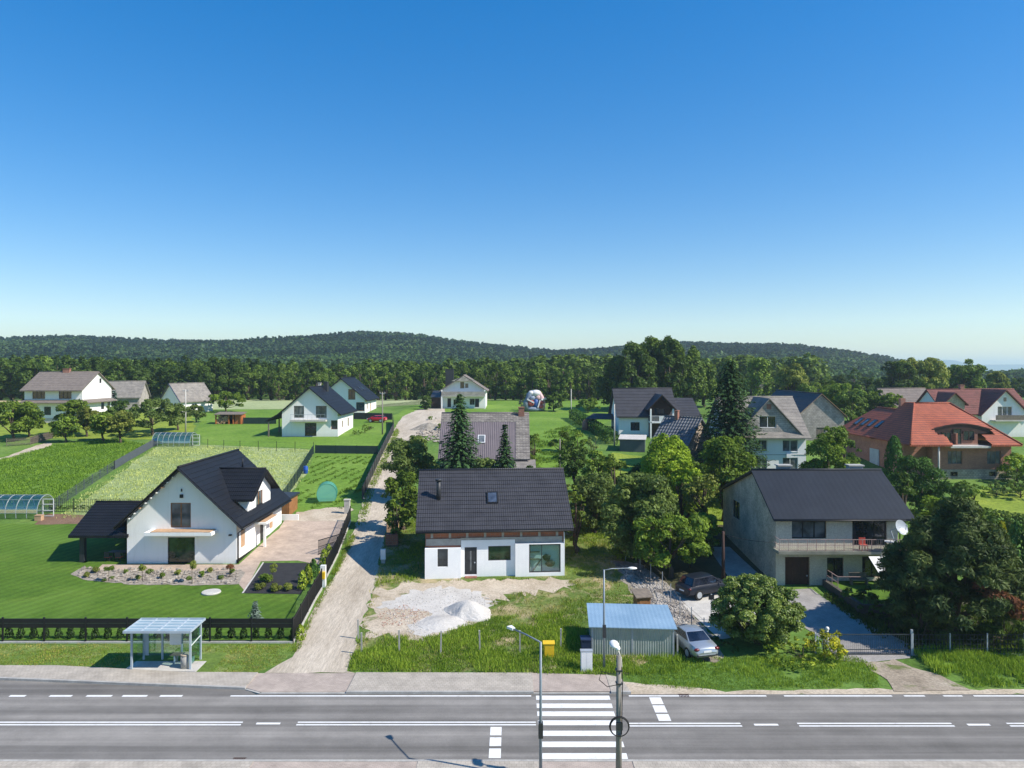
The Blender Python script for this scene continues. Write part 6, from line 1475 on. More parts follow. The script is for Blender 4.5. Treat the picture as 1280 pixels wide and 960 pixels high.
# bouncy castle
q_ = Vector((gx(667, 168), 168, tz(168))); bcst = thing('bouncy_castle', 'colourful inflatable bouncy castle in the far green field', 'bouncy castle', tuple(q_), R(12))
C_ = lambda n, c: pm(n, c, tuple(x * .8 for x in c), 1.5, .5)
M['inf_w'] = C_('inflatable_white', (.72, .70, .72)); M['inf_b'] = C_('inflatable_blue', (.03, .09, .30)); M['inf_r'] = C_('inflatable_red', (.50, .10, .09)); M['inf_p'] = C_('inflatable_pink', (.62, .42, .42)); M['inf_g'] = C_('inflatable_grey', (.22, .27, .36))
MB().ball((0, 0, .6), (3.0, 2.0, .9), 16, 8).build('base_cushion', M['inf_g'], bcst)
MB().tube([(-2.3, -1, .6), (-2.3, -.9, 2.3), (-1.5, -.8, 4.2), (-.2, -.7, 5.1)], [.75, .8, .7, .45], 12).build('side_tower', M['inf_g'], bcst)
MB().tube([(2.2, -1, .5), (2.3, -.9, 2.2), (1.9, -.8, 3.6), (1.3, -.7, 4.9)], [.7, .75, .7, .5], 12).build('side_tower', M['inf_p'], bcst)
MB().ball((.5, -.6, 4.6), (1.5, 1.0, .9), 14, 8).ball((-.9, -.8, 4.7), (.8, .7, .6), 12, 8).build('top_arch', M['inf_w'], bcst)
MB().bar((-2.2, -1.7, 3.2), (-.3, -1.9, 2.2), .35).bar((.7, -1.9, 1.0), (1.3, -1.9, 2.9), .3).bar((1.6, -1.9, 3.0), (3.2, -1.6, 3.3), .4).build('tube_trim', M['inf_w'], bcst)
MB().ball((-1.1, -1.4, 2.1), (1.0, .5, .8), 12, 8).ball((1.5, -1.6, 1.3), (.9, .5, .55), 12, 8).ball((1.9, -1.6, 2.3), (.7, .4, .4), 12, 8).build('front_bulge', M['inf_r'], bcst)
MB().ball((.35, -1.3, 1.9), (.8, .6, 1.3), 12, 8).build('slide', M['inf_b'], bcst)
MB().ball((.1, -.4, 3.2), (1.7, .6, 1.3), 14, 8).ball((1.0, -1.0, 3.5), (.8, .5, .7), 12, 8).build('rear_bulge', M['inf_p'], bcst); MB().ball((-.6, -1.2, 3.4), (.8, .5, .6), 12, 8).build('grey_bulge', M['inf_g'], bcst)  # last bulge has the grey inflatable colour
bcst.scale = (.88, .88, .92)
for i, (x_, y_) in enumerate(((-12.6, 32.78), (9.5, 39.25))):
    dg = thing('drain_grate', ('dark iron drain grate at the near road edge', 'dark iron drain grate at the far road edge right of the crossing')[i], 'drain', (x_, y_, .012))
    fm2 = MB()
    for k in range(7): fm2.box(-.27 + k * .08, -.23 + k * .08, -.14, .14, 0, .012)
    fm2.box(-.3, .3, -.18, -.14, 0, .013).box(-.3, .3, .14, .18, 0, .013); fm2.build('grate', M['rust'], dg)
# ---- cars
def car(label, loc, rot, paint, L=4.7, Wd=1.78, Hh=1.43, kind='sedan', name='parked_car', group=None, glass='carglass'):
    o = thing(name, label, 'car', loc, rot, group); hw = Wd / 2
    suv = kind == 'suv'
    zb, zs = (.30, .95) if not suv else (.36, 1.05)
    # body stations along y (front +): y, half width, belt z, lower z
    ST = [(-L / 2, .70, .60, .42), (-L / 2 + .06, .84, .80, .34), (-L / 2 + .25, .93, zs - .02, zb), (-L / 2 + .8, .99, zs + .03, zb - .04), (-.9, 1.0, zs + .02, zb - .06), (.2, 1.0, zs - .01, zb - .06), (1.0, .99, zs - .04, zb - .06), (L / 2 - .75, .96, zs - .14, zb - .02), (L / 2 - .25, .88, zs - .26, zb + .02), (L / 2 - .05, .76, zs - .38, zb + .08), (L / 2, .60, .55, .42)]
    if suv: ST[0] = (-L / 2, .8, .8, .5); ST[1] = (-L / 2 + .05, .9, 1.0, .4)
    b = MB(); rows = []
    for y, k, zt, zl in ST:
        w = hw * k
        half = [(w * .80, zl), (w * .96, zl + .10), (w, zl + (zt - zl) * .45), (w * .985, zl + (zt - zl) * .72), (w * .90, zt), (w * .45, zt + .045), (0, zt + .06)]
        rows.append([(x, y, z) for x, z in half] + [(-x, y, z) for x, z in reversed(half[:-1])])
    m = len(rows[0]); vs = [p for r in rows for p in r]; fs = []
    for i in range(len(rows) - 1):
        for k in range(m - 1): fs.append((i * m + k, i * m + k + 1, (i + 1) * m + k + 1, (i + 1) * m + k))
        fs.append((i * m + m - 1, i * m, (i + 1) * m, (i + 1) * m + m - 1))
    fs.append(tuple(range(m))); fs.append(tuple((len(rows) - 1) * m + k for k in reversed(range(m))))
    b.add(vs, fs, True)
    # greenhouse: belt ring and roof ring
    if suv: yb, yf, rb_, rf_ = -L / 2 + .25, 1.25, -L / 2 + .55, .35
    else: yb, yf, rb_, rf_ = -L / 2 + .75, 1.2, -L / 2 + 1.55, .30
    zB = zs; zR = Hh; wB, wR = hw * .88, hw * .68
    ring = lambda y0, y1, w, z, c: [(-w, y0 + .1, z), (0, y0, z + c), (w, y0 + .1, z), (w * 1.02, (y0 + y1) / 2, z), (w, y1 - .1, z), (0, y1, z + c), (-w, y1 - .1, z), (-w * 1.02, (y0 + y1) / 2, z)]
    lo, hi = ring(yb, yf, wB, zB, .02), ring(rb_, rf_, wR, zR - .05, .03)
    vs = lo + hi + [(0, (rb_ + rf_) / 2, zR + .01)]; n = 8
    b.add(vs, [(k, (k + 1) % n, n + (k + 1) % n, n + k) for k in range(n)] + [(n + k, n + (k + 1) % n, 2 * n) for k in range(n)], False)
    body = b.build('body', M[paint], o)
    md = body.modifiers.new('soft', 'BEVEL'); md.width = .03; md.segments = 2; md.limit_method = 'ANGLE'; md.angle_limit = R(35)
    LO, HI = [Vector(p) for p in lo], [Vector(p) for p in hi]; cen = Vector((0, (yb + yf) / 2, (zB + zR) / 2))
    def pane(ia, ib, nm, t0=.10, t1=.9, a0=.05, a1=.95):
        P_ = lambda a, t: LO[ia].lerp(LO[ib], a).lerp(HI[ia].lerp(HI[ib], a), t)
        q = [P_(a0, t0), P_(a1, t0), P_(a1, t1), P_(a0, t1)]; n_ = (q[1] - q[0]).cross(q[3] - q[0]).normalized()
        if n_.dot(q[0] - cen) < 0: n_ = -n_
        return [v + n_ * .008 for v in q]
    for nm, segs in (('rear_window', ((0, 1), (1, 2))), ('windscreen', ((4, 5), (5, 6)))):
        g = MB()
        g.poly(pane(*segs[0], nm, .12, .94, .07, 1.0)); g.poly(pane(*segs[1], nm, .12, .94, 0, .93)); g.build(nm, M[glass], o)
    for seg, e in (((2, 3), (.12, .98)), ((3, 4), (.02, .85)), ((6, 7), (.15, .98)), ((7, 0), (.02, .88))):
        g = MB(); g.poly(pane(*seg, 's', .12, .9, *e)); g.build('side_window', M[glass], o)
    for sx in (-1, 1):
        for y in (-L / 2 + .95, L / 2 - .9):
            r_ = .33 if not suv else .38
            wv = MB().tube([(sx * (hw - .22), y, r_), (sx * (hw - .0), y, r_)], r_, 18).build('wheel', M['rubber'], o)
            MB().tube([(sx * (hw - .02), y, r_), (sx * (hw + .012), y, r_)], r_ * .64, 14).build('rim', M['steel'], wv)
        MB().ball((sx * hw * .74, -L / 2 + .13, zs - .16), (.2, .13, .10), 10, 6).build('tail_light', M['taillight'], o)
        MB().ball((sx * hw * .66, L / 2 - .2, zs - .36), (.22, .18, .09), 10, 6).build('headlight', M['whitepl'], o)
        MB().ball((sx * (hw + .08), .75, zs + .06), (.11, .07, .07), 8, 6).build('side_mirror', M[paint], o)
    MB().box(-.26, .26, -L / 2 - .012, -L / 2 + .02, .62, .73).build('number_plate', M['whitepl'], o)
    MB().box(-hw * .8, hw * .8, -L / 2 - .02, -L / 2 + .1, .40, .47).build('bumper_strip', M['anthracite'], o)
    return o
cg_ = G(876, 826); cg_.z += .03; car('silver saloon car parked beside the metal garage', (cg_.x - .25, cg_.y + 1.9, cg_.z), R(14), 'silver')
cg_ = G(878, 748); cg_.z += .03; car('dark blue estate car parked in tree shade beside the cement house', (cg_.x + .4, cg_.y + .9, cg_.z), R(-62), 'carblack', 4.6, 1.85, 1.65, 'suv')
cg_ = Vector((gx(471, 146), 146, tz(146))); car('bright red car parked behind the dark fence near the lane', tuple(cg_), R(82), 'carred', 4.0, 1.7, 1.45, 'suv')
# ---- fences
def fence(name, label, pts, h, style, m, post_m=None, sp=2.5, base=None, z0=0.0, pw=.06, cat='fence', zlow=.1, group=None, pext=.08):
    pts = [Vector((p[0], p[1], tz(p[1]))) for p in pts]
    o = thing(name, label, cat, tuple(pts[0]), 0, group); post_m = post_m or m
    for a, b in zip(pts, pts[1:]):
        n = max(1, round((Vector((b.x, b.y)) - Vector((a.x, a.y))).length / sp))
        for i in range(n):
            p, q = a.lerp(b, i / n), a.lerp(b, (i + 1) / n); p.z, q.z = tz(p.y) + z0, tz(q.y) + z0
            ps = [p] + ([q] if i == n - 1 and b is pts[-1] else [])
            for s in ps: MB().box(s.x - pw / 2, s.x + pw / 2, s.y - pw / 2, s.y + pw / 2, s.z - .3, s.z + h + pext).build('post', M[post_m], o, True)
            mb = MB(); up = Vector((0, 0, 1)); L = (q - p).length; d = (q - p).normalized()
            a_, b_ = p + d * pw * .55, q - d * pw * .55
            if style == 'solid': mb.add([a_ + up * zlow, b_ + up * zlow, b_ + up * h, a_ + up * h], [(0, 1, 2, 3)]); nn = Vector((-d.y, d.x, 0)) * .04; mb.add([a_ + up * zlow + nn, b_ + up * zlow + nn, b_ + up * h + nn, a_ + up * h + nn, a_ + up * zlow, b_ + up * zlow, b_ + up * h, a_ + up * h], [(3, 2, 1, 0), (4, 0, 1, 5), (7, 6, 2, 3)])
            elif style == 'bars':
                k = max(2, int(L / .11))
                for j in range(k): c = a_.lerp(b_, (j + .5) / k); mb.bar(c + up * zlow, c + up * h, .028)
                for z in (zlow + .06, h - .1): mb.bar(a_ + up * z, b_ + up * z, .035, .05)
            elif style == 'slats':
                k = max(2, int(L / .13))
                for j in range(k): c = a_.lerp(b_, (j + .5) / k); mb.bar(c + up * zlow, c + up * (h + random.uniform(-.05, .03)), .085, .02, (d.x, d.y, 0))
                for z in (.3, h - .3): mb.bar(a_ + up * z, b_ + up * z, .04, .08)
            elif style == 'mesh':
                k = max(2, int(L / .22))
                for j in range(k): c = a_.lerp(b_, (j + .5) / k); mb.bar(c + up * zlow, c + up * h, .022)
                for z in np.linspace(zlow, h - .02, 5): mb.bar(a_ + up * z, b_ + up * z, .022)
            elif style == 'top':
                mb.bar(a_ + up * (h - .16), b_ + up * (h - .16), .03, .30); mb.bar(a_ + up * (h - .47), b_ + up * (h - .47), .03, .29)
                for z in np.linspace(zlow, h - .7, 3): mb.bar(a_ + up * z, b_ + up * z, .01)
            elif style == 'wire':
                for z in (.4, .8, h - .1): mb.bar(a_ + up * z, b_ + up * z, .012)
            mb.build('panel', M[m], o, True)
            if base: bm_ = MB(); n2 = Vector((-d.y, d.x, 0)) * .07; lo = [p - n2, q - n2, q + n2, p + n2]; bm_.add([v - up * .4 for v in lo] + [v + up * (zlow - .01) for v in lo], [(4, 5, 6, 7), (0, 1, 5, 4), (1, 2, 6, 5), (2, 3, 7, 6), (3, 0, 4, 7)]); bm_.build('base_board', M[base], o, True)
    return o
ff = [( -44, 46.35), G(363, 808)]; ff[1] = (ff[1].x, 46.35)
fence('fence', 'long black board topped fence in front of the mown lawn', ff, 1.62, 'top', 'black', None, 2.72, 'palecon', 0, .09, zlow=.14)
lanef = GP((363, 806), (393, 752), (402, 737)); lanef[0] = Vector((ff[1][0], 46.35, 0))
fence('fence', 'black lattice fence with pale base along the lane, street corner stretch', lanef, 1.6, 'bars', 'black', None, 2.3, 'palecon', 0, .08, zlow=.2)
fence('fence', 'black lattice fence with pale base along the lane, driveway stretch', GP((408, 722), (422, 694), (438, 652)), 1.6, 'bars', 'black', None, 2.4, 'palecon', 0, .08, zlow=.2)
q0, q1 = GP((403, 735), (408, 723))[0], GP((403, 735), (408, 723))[1]
mbx = thing('letter_box', 'white and yellow letter box in the gap of the black lane fence', 'letter box', tuple(q0)); MB().box(-.2, .2, .1, .45, -.2, 1.75).build('pillar', M['whitepl'], mbx); MB().box(-.24, .22, -.15, .098, .75, 1.3).build('box', M['yellow'], mbx)
gt_ = thing('driveway_gate', 'black barred sliding gate beside the paved driveway', 'gate', tuple(G(398, 694)), R(62))
gm = MB()
for i in range(30): gm.bar((i * .13, 0, .1), (i * .13, 0, 1.35), .03)
gm.bar((-.02, 0, .1), (3.8, 0, .1), .06).bar((-.02, 0, 1.35), (3.8, 0, 1.35), .06).bar((-.02, 0, .75), (3.8, 0, .75), .05); gm.build('panel', M['black'], gt_)
fence('fence', 'dark grey solid fence between vegetable garden and dirt lane', GP((453, 624), (468, 590), (482, 560), (492, 540), (491, 528)), 1.5, 'solid', 'anthracite', 'anthracite', 2.6, None, 0, .1, zlow=.05)
fence('fence', 'dark green solid fence at the top of the vegetable garden', GP((394, 566.5), (472, 567.5)), 1.25, 'solid', 'greenmesh', None, 3.0, zlow=.05)
fence('fence', 'dark green netting fence beside the vegetable garden, slanting from house to garden corner', GP((350, 634), (372, 601), (392, 567)), 1.4, 'mesh', 'greenmesh', None, 2.6, zlow=.05, pw=.07)
fence('fence', 'grey netted fence running slantwise between crop field and pale meadow', GP((196, 556), (170, 571), (143, 587)), 1.2, 'solid', 'greymesh', None, 3, zlow=.05)
fence('fence', 'see-through wire fence between crop field and pale meadow, near end', GP((143, 587), (105, 612), (62, 641)), 1.2, 'mesh', 'greymesh', None, 2.6, zlow=.05)
fence('fence', 'wire mesh fence behind the near greenhouse and pavilion', GP((64, 640), (120, 641), (178, 640)), 1.5, 'mesh', 'black', None, 2.6, zlow=.05)
fence('fence', 'thin wire fence across the lawn below the balcony house', GP((240, 560), (300, 563), (392, 565)), 1.5, 'wire', 'greymesh', 'black', 3.2, zlow=.05)
fence('fence', 'low dark fence behind the lawn in front of the second white house', GP((442, 524), (490, 525)), 1.4, 'solid', 'anthracite', None, 3, zlow=.05)
fence('fence', 'weathered picket fence at the orchard edge', GP((8, 558), (38, 556), (66, 548)), 1.3, 'slats', 'greywood', None, 2.5, zlow=.05)
fence('fence', 'dark netted fence beyond the wood store lawn', GP((304, 530), (345, 530)), 1.3, 'solid', 'greenmesh', None, 3, zlow=.05)
# plot fence posts: single stakes without panels
stk = [(448, 799), (452, 818), (499, 817), (551, 818), (600, 816), (650, 815), (701, 812), (799, 812), (847, 821)]
sm = MB().box(-.045, .045, -.045, .045, -.3, 1.38).box(-.05, .05, -.05, .05, 1.3, 1.4); s0 = sm.build('fence_post', M['concrete'], None, origin=(0, 0, 0))
for i, (px, py) in enumerate(stk):
    s = s0 if i == 0 else s0.copy()
    if i: COL.objects.link(s)
    s.location = G(px, py); s.scale = (1, 1, random.uniform(.92, 1.08)); s.rotation_euler = (random.uniform(-.03, .03), random.uniform(-.03, .03), 0)
    tag(s, 'bare grey fence stake standing in the grass strip of the building plot', 'fence post', 'bare stakes around the building plot')
# right hand fence with gate
M['greyfence'] = pm('shade_darkened_fence_paint', (0.035, 0.045, 0.05), (0.025, 0.032, 0.036), 3, .5)  # colour darkened to carry the tree shade over gate and fence
fy = G(1140, 819).y
gate = thing('gate', 'wide grey barred gate across the paved drive of the cement house', 'gate', (gx(1050, fy), fy, tz(fy)))
gL = gx(1138, fy) - gx(1050, fy); gm = MB()
for i in range(36): gm.bar((i * gL / 35, 0, .08), (i * gL / 35, 0, 1.3), .02)
gm.bar((0, 0, .08), (gL, 0, .08), .05).bar((0, 0, 1.3), (gL, 0, 1.3), .05).bar((0, 0, .35), (gL, 0, .35), .04); gm.build('panel', M['greyfence'], gate)
MB().box(-.1, 0, -.06, .06, -.2, 1.5).build('post', M['anthracite'], gate); MB().box(gL + .02, gL + .14, -.06, .06, -.2, 1.6).build('post', M['steel'], gate)
fence('fence', 'grey wire mesh fence with pale posts under the big pine', [(gx(1141, fy), fy), (gx(1420, fy), fy)], 1.3, 'mesh', 'greyfence', 'steel', 2.5, 'concrete', 0, .07, zlow=.12)
fence('fence', 'grey mesh fence stub between gate and yellow green juniper', [(gx(1022, fy), fy + .3), (gx(1047, fy), fy)], 1.2, 'mesh', 'whitepl', 'whitepl', 1.3, None, 0, .08)
q_ = G(1034, 806); tag(MB().tube([(q_.x, q_.y, q_.z - .1), (q_.x, q_.y, q_.z + 1.0)], .08, 8).ball((q_.x, q_.y, q_.z + 1.05), .13, 10, 6).build('gate_post', M['whitepaint'], None), 'short white gate post with ball top beside the juniper', 'gate post')
# fence with posts between plot and stony track
fence('fence', 'loose wire fence with thin posts along the stony track', GP((880, 800), (850, 772), (828, 738), (800, 712), (765, 690)), 1.4, 'wire', 'greywood', 'steel', 2.4, None, 0, .05)
# timber offcuts and blue tarpaulin on the metal garage roof corner left out: too small to read
cbl = MB(); a_, b_ = at(904, 668, 58.5), at(966, 678, 57.4); cbl.tube([a_.lerp(b_, t) - Vector((0, 0, .5 * t * (1 - t))) for t in np.linspace(0, 1, 9)], .018, 5); tag(cbl.build('service_cable', M['rubber'], None), 'thin service cable sagging from the rust brown post to the cement house', 'cable')
sg = thing('road_sign_pole', 'thin grey post with small plate on the parking area beside the shrub', 'sign post', tuple(G(889, 776))); MB().tube([(0, 0, 0), (0, 0, 1.9)], .035, 8).build('post', M['steel'], sg); MB().box(-.2, .2, -.05, -.03, 1.5, 1.85).build('plate', M['anthracite'], sg)
# ================================================================== vegetation
def spec(px, Y, top, wpx):
    """position, height, radius of a plant seen at column px, depth Y, top row, width in pixels"""
    g = Vector((gx(px, Y), Y, tz(Y))); return g, H - (top - HY) / F * Y - g.z, wpx / F * Y / 2
def tree(px, Y, top, wpx, mat, label, leaf=.3, ncl=40, dens=24, base=.22, kind='tree', cat='tree', needle=False, bark='bark', cr=.36, flat=.85, lop=.25, rot=0.0, taper=.18, out=.15):
    g, h, r = spec(px, Y, top, wpx)
    ms = broad(kind, r, h, M[mat], leaf, ncl, dens, base, needle, bark=bark, cr=cr, flat=flat, lop=lop, taper=taper, out=out)
    return put_tree(kind, ms, g, label, cat, rot)
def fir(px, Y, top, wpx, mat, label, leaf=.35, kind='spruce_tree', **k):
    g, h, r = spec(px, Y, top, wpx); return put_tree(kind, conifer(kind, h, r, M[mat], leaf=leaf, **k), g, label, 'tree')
# ---- near right
tree(1194, 47.9, 618, 158, 'lf_pine', 'huge bushy pine in front of the cement house with a dead brown bough', .28, 230, 50, .03, 'pine_tree', needle=True, cr=.20, flat=.75, lop=.05, taper=.62, out=.06)
P_ = bpy.data.objects['pine_tree']
cc = np.array([[-.3 + i * .5, -3.3 - .1 * i, 3.9 - .3 * i] for i in range(7)]) + rng.normal(size=(7, 3)) * .15
c_, n_, a_, t_ = clump_leaves(cc, np.full(7, .5), 55, .3, True, np.full(7, .5))
db = bpy.data.objects.new('dead_bough', card_mesh('dead_bough', c_, n_, a_, np.full(len(c_), .4), np.full(len(c_), .1), t_, M['lf_dead'])); COL.objects.link(db); db.parent = P_
tree(947, 46.3, 716, 118, 'lf_bright', 'big round broad-leaved shrub between silver car and paved drive', .135, 260, 110, .0, 'round_shrub', 'shrub', cr=.20, lop=.03, out=0.0)
tree(1152, 46.9, 722, 84, 'lf_pine', 'lower young pine added to shade the drive, at the left foot of the huge pine', .26, 90, 46, .0, 'pine_tree', needle=True, cr=.24, taper=.4)  # extra pine, put in to throw shade on the gate end of the drive
tree(902, 46.0, 800, 60, 'lf_dark', 'dark low bush in the shade beside the silver car', .22, 22, 34, .02, 'bush', 'shrub')
tree(1004, 43.6, 802, 104, 'lf_yel', 'yellow green juniper spreading in front of the round shrub', .2, 60, 48, .0, 'juniper_shrub', 'shrub', needle=True, cr=.32)
tree(1030, 44.2, 788, 66, 'lf_gold', 'golden topped conifer shrub beside the grey gate', .18, 34, 60, .0, 'golden_shrub', 'shrub', needle=True, cr=.3)
tree(978, 43.0, 826, 50, 'lf_mid', 'low leafy weed clump at the foot of the round shrub', .18, 24, 50, .0, 'bush', 'shrub')
tree(1255, 46.5, 762, 90, 'lf_dark', 'dark spreading juniper under the pine at the mesh fence', .22, 40, 40, .0, 'juniper_shrub', 'shrub', needle=True)
tree(1080, 52.0, 735, 60, 'lf_dark', 'dark low bush below the terrace beside the paved drive', .2, 26, 40, .0, 'bush', 'shrub')
tree(1120, 50.0, 752, 60, 'lf_dark', 'dark low bush along the drive under the pine', .2, 26, 40, .0, 'bush', 'shrub')
for px, Y, top, w, mt, lb in ((1252, 56, 650, 20, 'lf_gold', 'slim golden green thuja column behind the big pine'), (1271, 55, 650, 26, 'lf_thuja', 'tall dark thuja column at the right edge behind the pine'), (1292, 54, 650, 28, 'lf_thuja', 'tall dark thuja column outermost at the right edge'),
                              (1118, 84, 543, 25, 'lf_thuja', 'tall dark thuja column left of the brick house corner')):
    g, h, r = spec(px, Y, top, w); put_plant('thuja', column('thuja', h, r, M[mt], .2, 45, .4), g, lb)
tree(1152, 78, 560, 62, 'lf_thuja', 'broad rounded conifer in front of the brick house', .26, 46, 34, .03, 'conifer_bush', 'shrub', needle=True)
tree(1128, 72, 590, 40, 'lf_dark', 'dark shrub at the corner of the dark metal roof', .26, 26, 30, .03, 'bush', 'shrub')
tree(1206, 62, 602, 70, 'lf_dark', 'dark green leafy tree behind the top of the pine', .28, 40, 28, .1, 'tree')
tree(1165, 66, 620, 60, 'lf_mid', 'mid green leafy shrub behind the pine, house side', .26, 30, 28, .05, 'bush', 'shrub')
for i, (px, Y, top, w) in enumerate(((1190, 85, 603, 44), (1218, 84, 604, 40), (1246, 86, 602, 44), (1276, 85, 600, 44))):
    tree(px, Y, top, w, 'lf_mid' if i % 2 else 'lf_blue', ('leafy garden shrub below the brick house, ' + ('nearest the conifer', 'second from the conifer', 'third from the conifer', 'at the right edge')[i]), .24, 22, 30, .02, 'garden_shrub', 'shrub')
tree(1268, 88, 588, 34, 'lf_dark', 'dark shrub beside the stone plinth of the brick house', .24, 20, 30, .02, 'bush', 'shrub')
tree(1262, 72, 645, 80, 'lf_dark', 'dark hedge like shrub above the tall thujas at right', .26, 40, 28, .02, 'bush', 'shrub')
# ---- middle garden
tree(800, 63, 590, 92, 'lf_blue', 'dense grey green garden tree right of the stony track head', .26, 60, 30, .08, kind='garden_tree')
tree(838, 59.5, 640, 96, 'lf_mid', 'spreading fruit tree over the stony track beside the dark car', .26, 60, 28, .2, kind='garden_tree')
tree(862, 62, 668, 56, 'lf_mid', 'smaller leafy tree shading the dark blue car', .26, 34, 28, .25, kind='garden_tree')
tree(742, 72, 588, 66, 'lf_blue', 'bluish leafed bush at the corner behind the graphite roof', .24, 50, 34, .03, 'bush', 'shrub')
tree(720, 66, 606, 28, 'lf_mid', 'narrow leafy tree against the right end of the graphite roof', .24, 30, 32, .1, kind='garden_tree')
tree(768, 78, 566, 50, 'lf_mid', 'leafy garden bush below the metal shed', .24, 32, 32, .04, 'bush', 'shrub')
tree(833, 78, 539, 72, 'lf_lime', 'bright lime green tree in front of the stone barn', .24, 90, 34, .03, kind='lime_tree')
tree(852, 74, 568, 52, 'lf_lime', 'low bright green side crown next to the lime green tree', .24, 50, 34, .0, kind='lime_tree')
tree(905, 76, 543, 74, 'lf_mid', 'airy green tree in front of the cement house ridge', .28, 48, 20, .2, kind='garden_tree')
tree(880, 70, 590, 50, 'lf_olive', 'thin olive green tree above the yellow green turf', .26, 26, 16, .35, kind='garden_tree')
tree(718, 88, 551, 44, 'lf_dark', 'dark plum tree in the garden behind the graphite roof', .24, 30, 28, .25, kind='fruit_tree')
tree(748, 86, 562, 40, 'lf_mid', 'round leafy bush beside the yellow flowering shrub', .24, 26, 32, .03, 'bush', 'shrub')
tree(763, 84, 571, 18, 'lf_gold', 'small yellow flowering shrub in the middle garden', .18, 14, 60, .0, 'flowering_shrub', 'shrub')
tree(800, 82, 578, 44, 'lf_dark', 'dark bush between the yellow shrub and lime tree', .24, 26, 30, .03, 'bush', 'shrub')
tree(702, 78, 586, 30, 'lf_olive', 'light green tall weed bush beside the thin garden pole', .2, 24, 32, .0, 'bush', 'shrub')
tree(668, 104, 540, 26, 'lf_mid', 'small round bush beside the mauve roof farmhouse', .24, 18, 30, .0, 'bush', 'shrub')
tree(722, 106, 540, 26, 'lf_mid', 'small bush in the far garden below the hedge', .24, 18, 30, .0, 'bush', 'shrub')
tree(742, 100, 545, 24, 'lf_blue', 'grey green bush in the far garden near the pale pole', .24, 18, 30, .0, 'bush', 'shrub')
tree(700, 112, 537, 30, 'lf_mid', 'low leafy bean patch bush in the far garden', .24, 20, 30, .0, 'bush', 'shrub')
for px, Y, top, w, mt, lb in ((790, 74, 606, 44, 'lf_blue', 'grey green bush hidden behind the dense garden tree'), (815, 68, 650, 50, 'lf_dark', 'dark undergrowth bush between garden tree and fruit tree'), (778, 64, 676, 34, 'lf_mid', 'low bush at the head of the stony track'), (880, 66, 640, 44, 'lf_mid', 'leafy bush at the corner of the cement house gable'),
    (915, 82, 590, 56, 'lf_dark', 'dark bush behind the cement house gable'), (760, 84, 590, 40, 'lf_mid', 'leafy bush in front of the yellow flowering shrub'), (870, 84, 575, 40, 'lf_mid', 'leafy bush between lime green tree and airy tree')):
    tree(px, Y, top, w, mt, lb, .24, 40, 34, .0, 'bush', 'shrub')
q_ = Vector((gx(760, 78), 78, tz(78)))
# trimmed hedge (dark, runs along the far garden)
def hedge(label, a, b, w, h, mat, dens=50, leaf=.16):
    a, b = Vector((a[0], a[1], tz(a[1]))), Vector((b[0], b[1], tz(b[1]))); L = (b - a).length; k = int((2 * h + w) * L * dens); d = (b - a).normalized(); n = Vector((-d.y, d.x, 0)).normalized()
    t = rng.random(k) * L; s = rng.random(k) * (2 * h + w)
    off = np.where(s < h, -w / 2, np.where(s < h + w, s - h - w / 2, w / 2)); z = np.where(s < h, s, np.where(s < h + w, h, 2 * h + w - s))
    nn = np.where((s < h)[:, None], -np.array(n), np.where((s < h + w)[:, None], np.array([0, 0, 1.0]), np.array(n))) + rng.normal(size=(k, 3)) * .45
    c = np.outer(t, np.array(d)) + np.outer(off, np.array(n)) + rng.normal(size=(k, 3)) * .06; c[:, 2] += z
    me = card_mesh('hedge', c, nn, rng.normal(size=(k, 3)), leaf * (.7 + .7 * rng.random(k)) * 1.3, leaf * (.6 + .4 * rng.random(k)), np.clip(.4 + .2 * rng.normal(size=k), 0, 1), M[mat])
    o = bpy.data.objects.new('hedge', me); COL.objects.link(o); o.location = a; return tag(o, label, 'hedge')
hedge('long dark trimmed hedge beside the pale poles and gazebo', (gx(716, 153), 153), (gx(766, 118), 118), 1.6, 2.0, 'lf_thuja', 30, .25)
hedge('low trimmed hedge in front of the white house with balcony gable', (gx(772, 122), 122), (gx(806, 122), 122), 1.0, .9, 'lf_mid', 40, .2)
hedge('dense dark hedge bank along the right garden behind the thujas', (gx(1215, 76), 76), (gx(1330, 71), 71), 1.6, 1.4, 'lf_dark', 40, .22)
# ---- spruces and lane trees
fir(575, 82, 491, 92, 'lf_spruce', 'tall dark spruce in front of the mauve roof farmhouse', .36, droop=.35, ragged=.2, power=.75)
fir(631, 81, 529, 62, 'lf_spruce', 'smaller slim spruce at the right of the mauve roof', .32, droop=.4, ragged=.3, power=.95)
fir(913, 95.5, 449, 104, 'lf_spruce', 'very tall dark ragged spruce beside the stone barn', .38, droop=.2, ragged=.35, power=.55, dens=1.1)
tree(608, 80, 572, 46, 'lf_blue', 'low grey green bush between the two spruces', .24, 26, 30, .02, 'bush', 'shrub')
tree(655, 80, 572, 34, 'lf_dark', 'dark low bush below the farmhouse porch', .24, 20, 30, .02, 'bush', 'shrub')
tree(512, 85, 544, 66, 'lf_blue', 'spreading apple tree overhanging the dirt lane', .26, 46, 26, .2, kind='apple_tree')
tree(503, 73, 588, 50, 'lf_mid', 'thick green shrub tree at the left end of the graphite roof', .26, 44, 28, .06, kind='garden_tree')
tree(496, 69, 622, 32, 'lf_mid', 'low shrub between dirt lane and unfinished house', .24, 24, 30, .02, 'bush', 'shrub')
tree(531, 172, 494, 20, 'lf_dark', 'dark round bush left of the loggia house', .5, 20, 12, .02, 'bush', 'shrub')
tree(553, 134, 528, 14, 'lf_mid', 'small shrub beside the rubble heap on the upper lane', .35, 12, 18, .02, 'bush', 'shrub')
tree(540, 150, 520, 12, 'lf_mid', 'small shrub on the upper yard near the loggia house', .35, 12, 18, .02, 'bush', 'shrub')
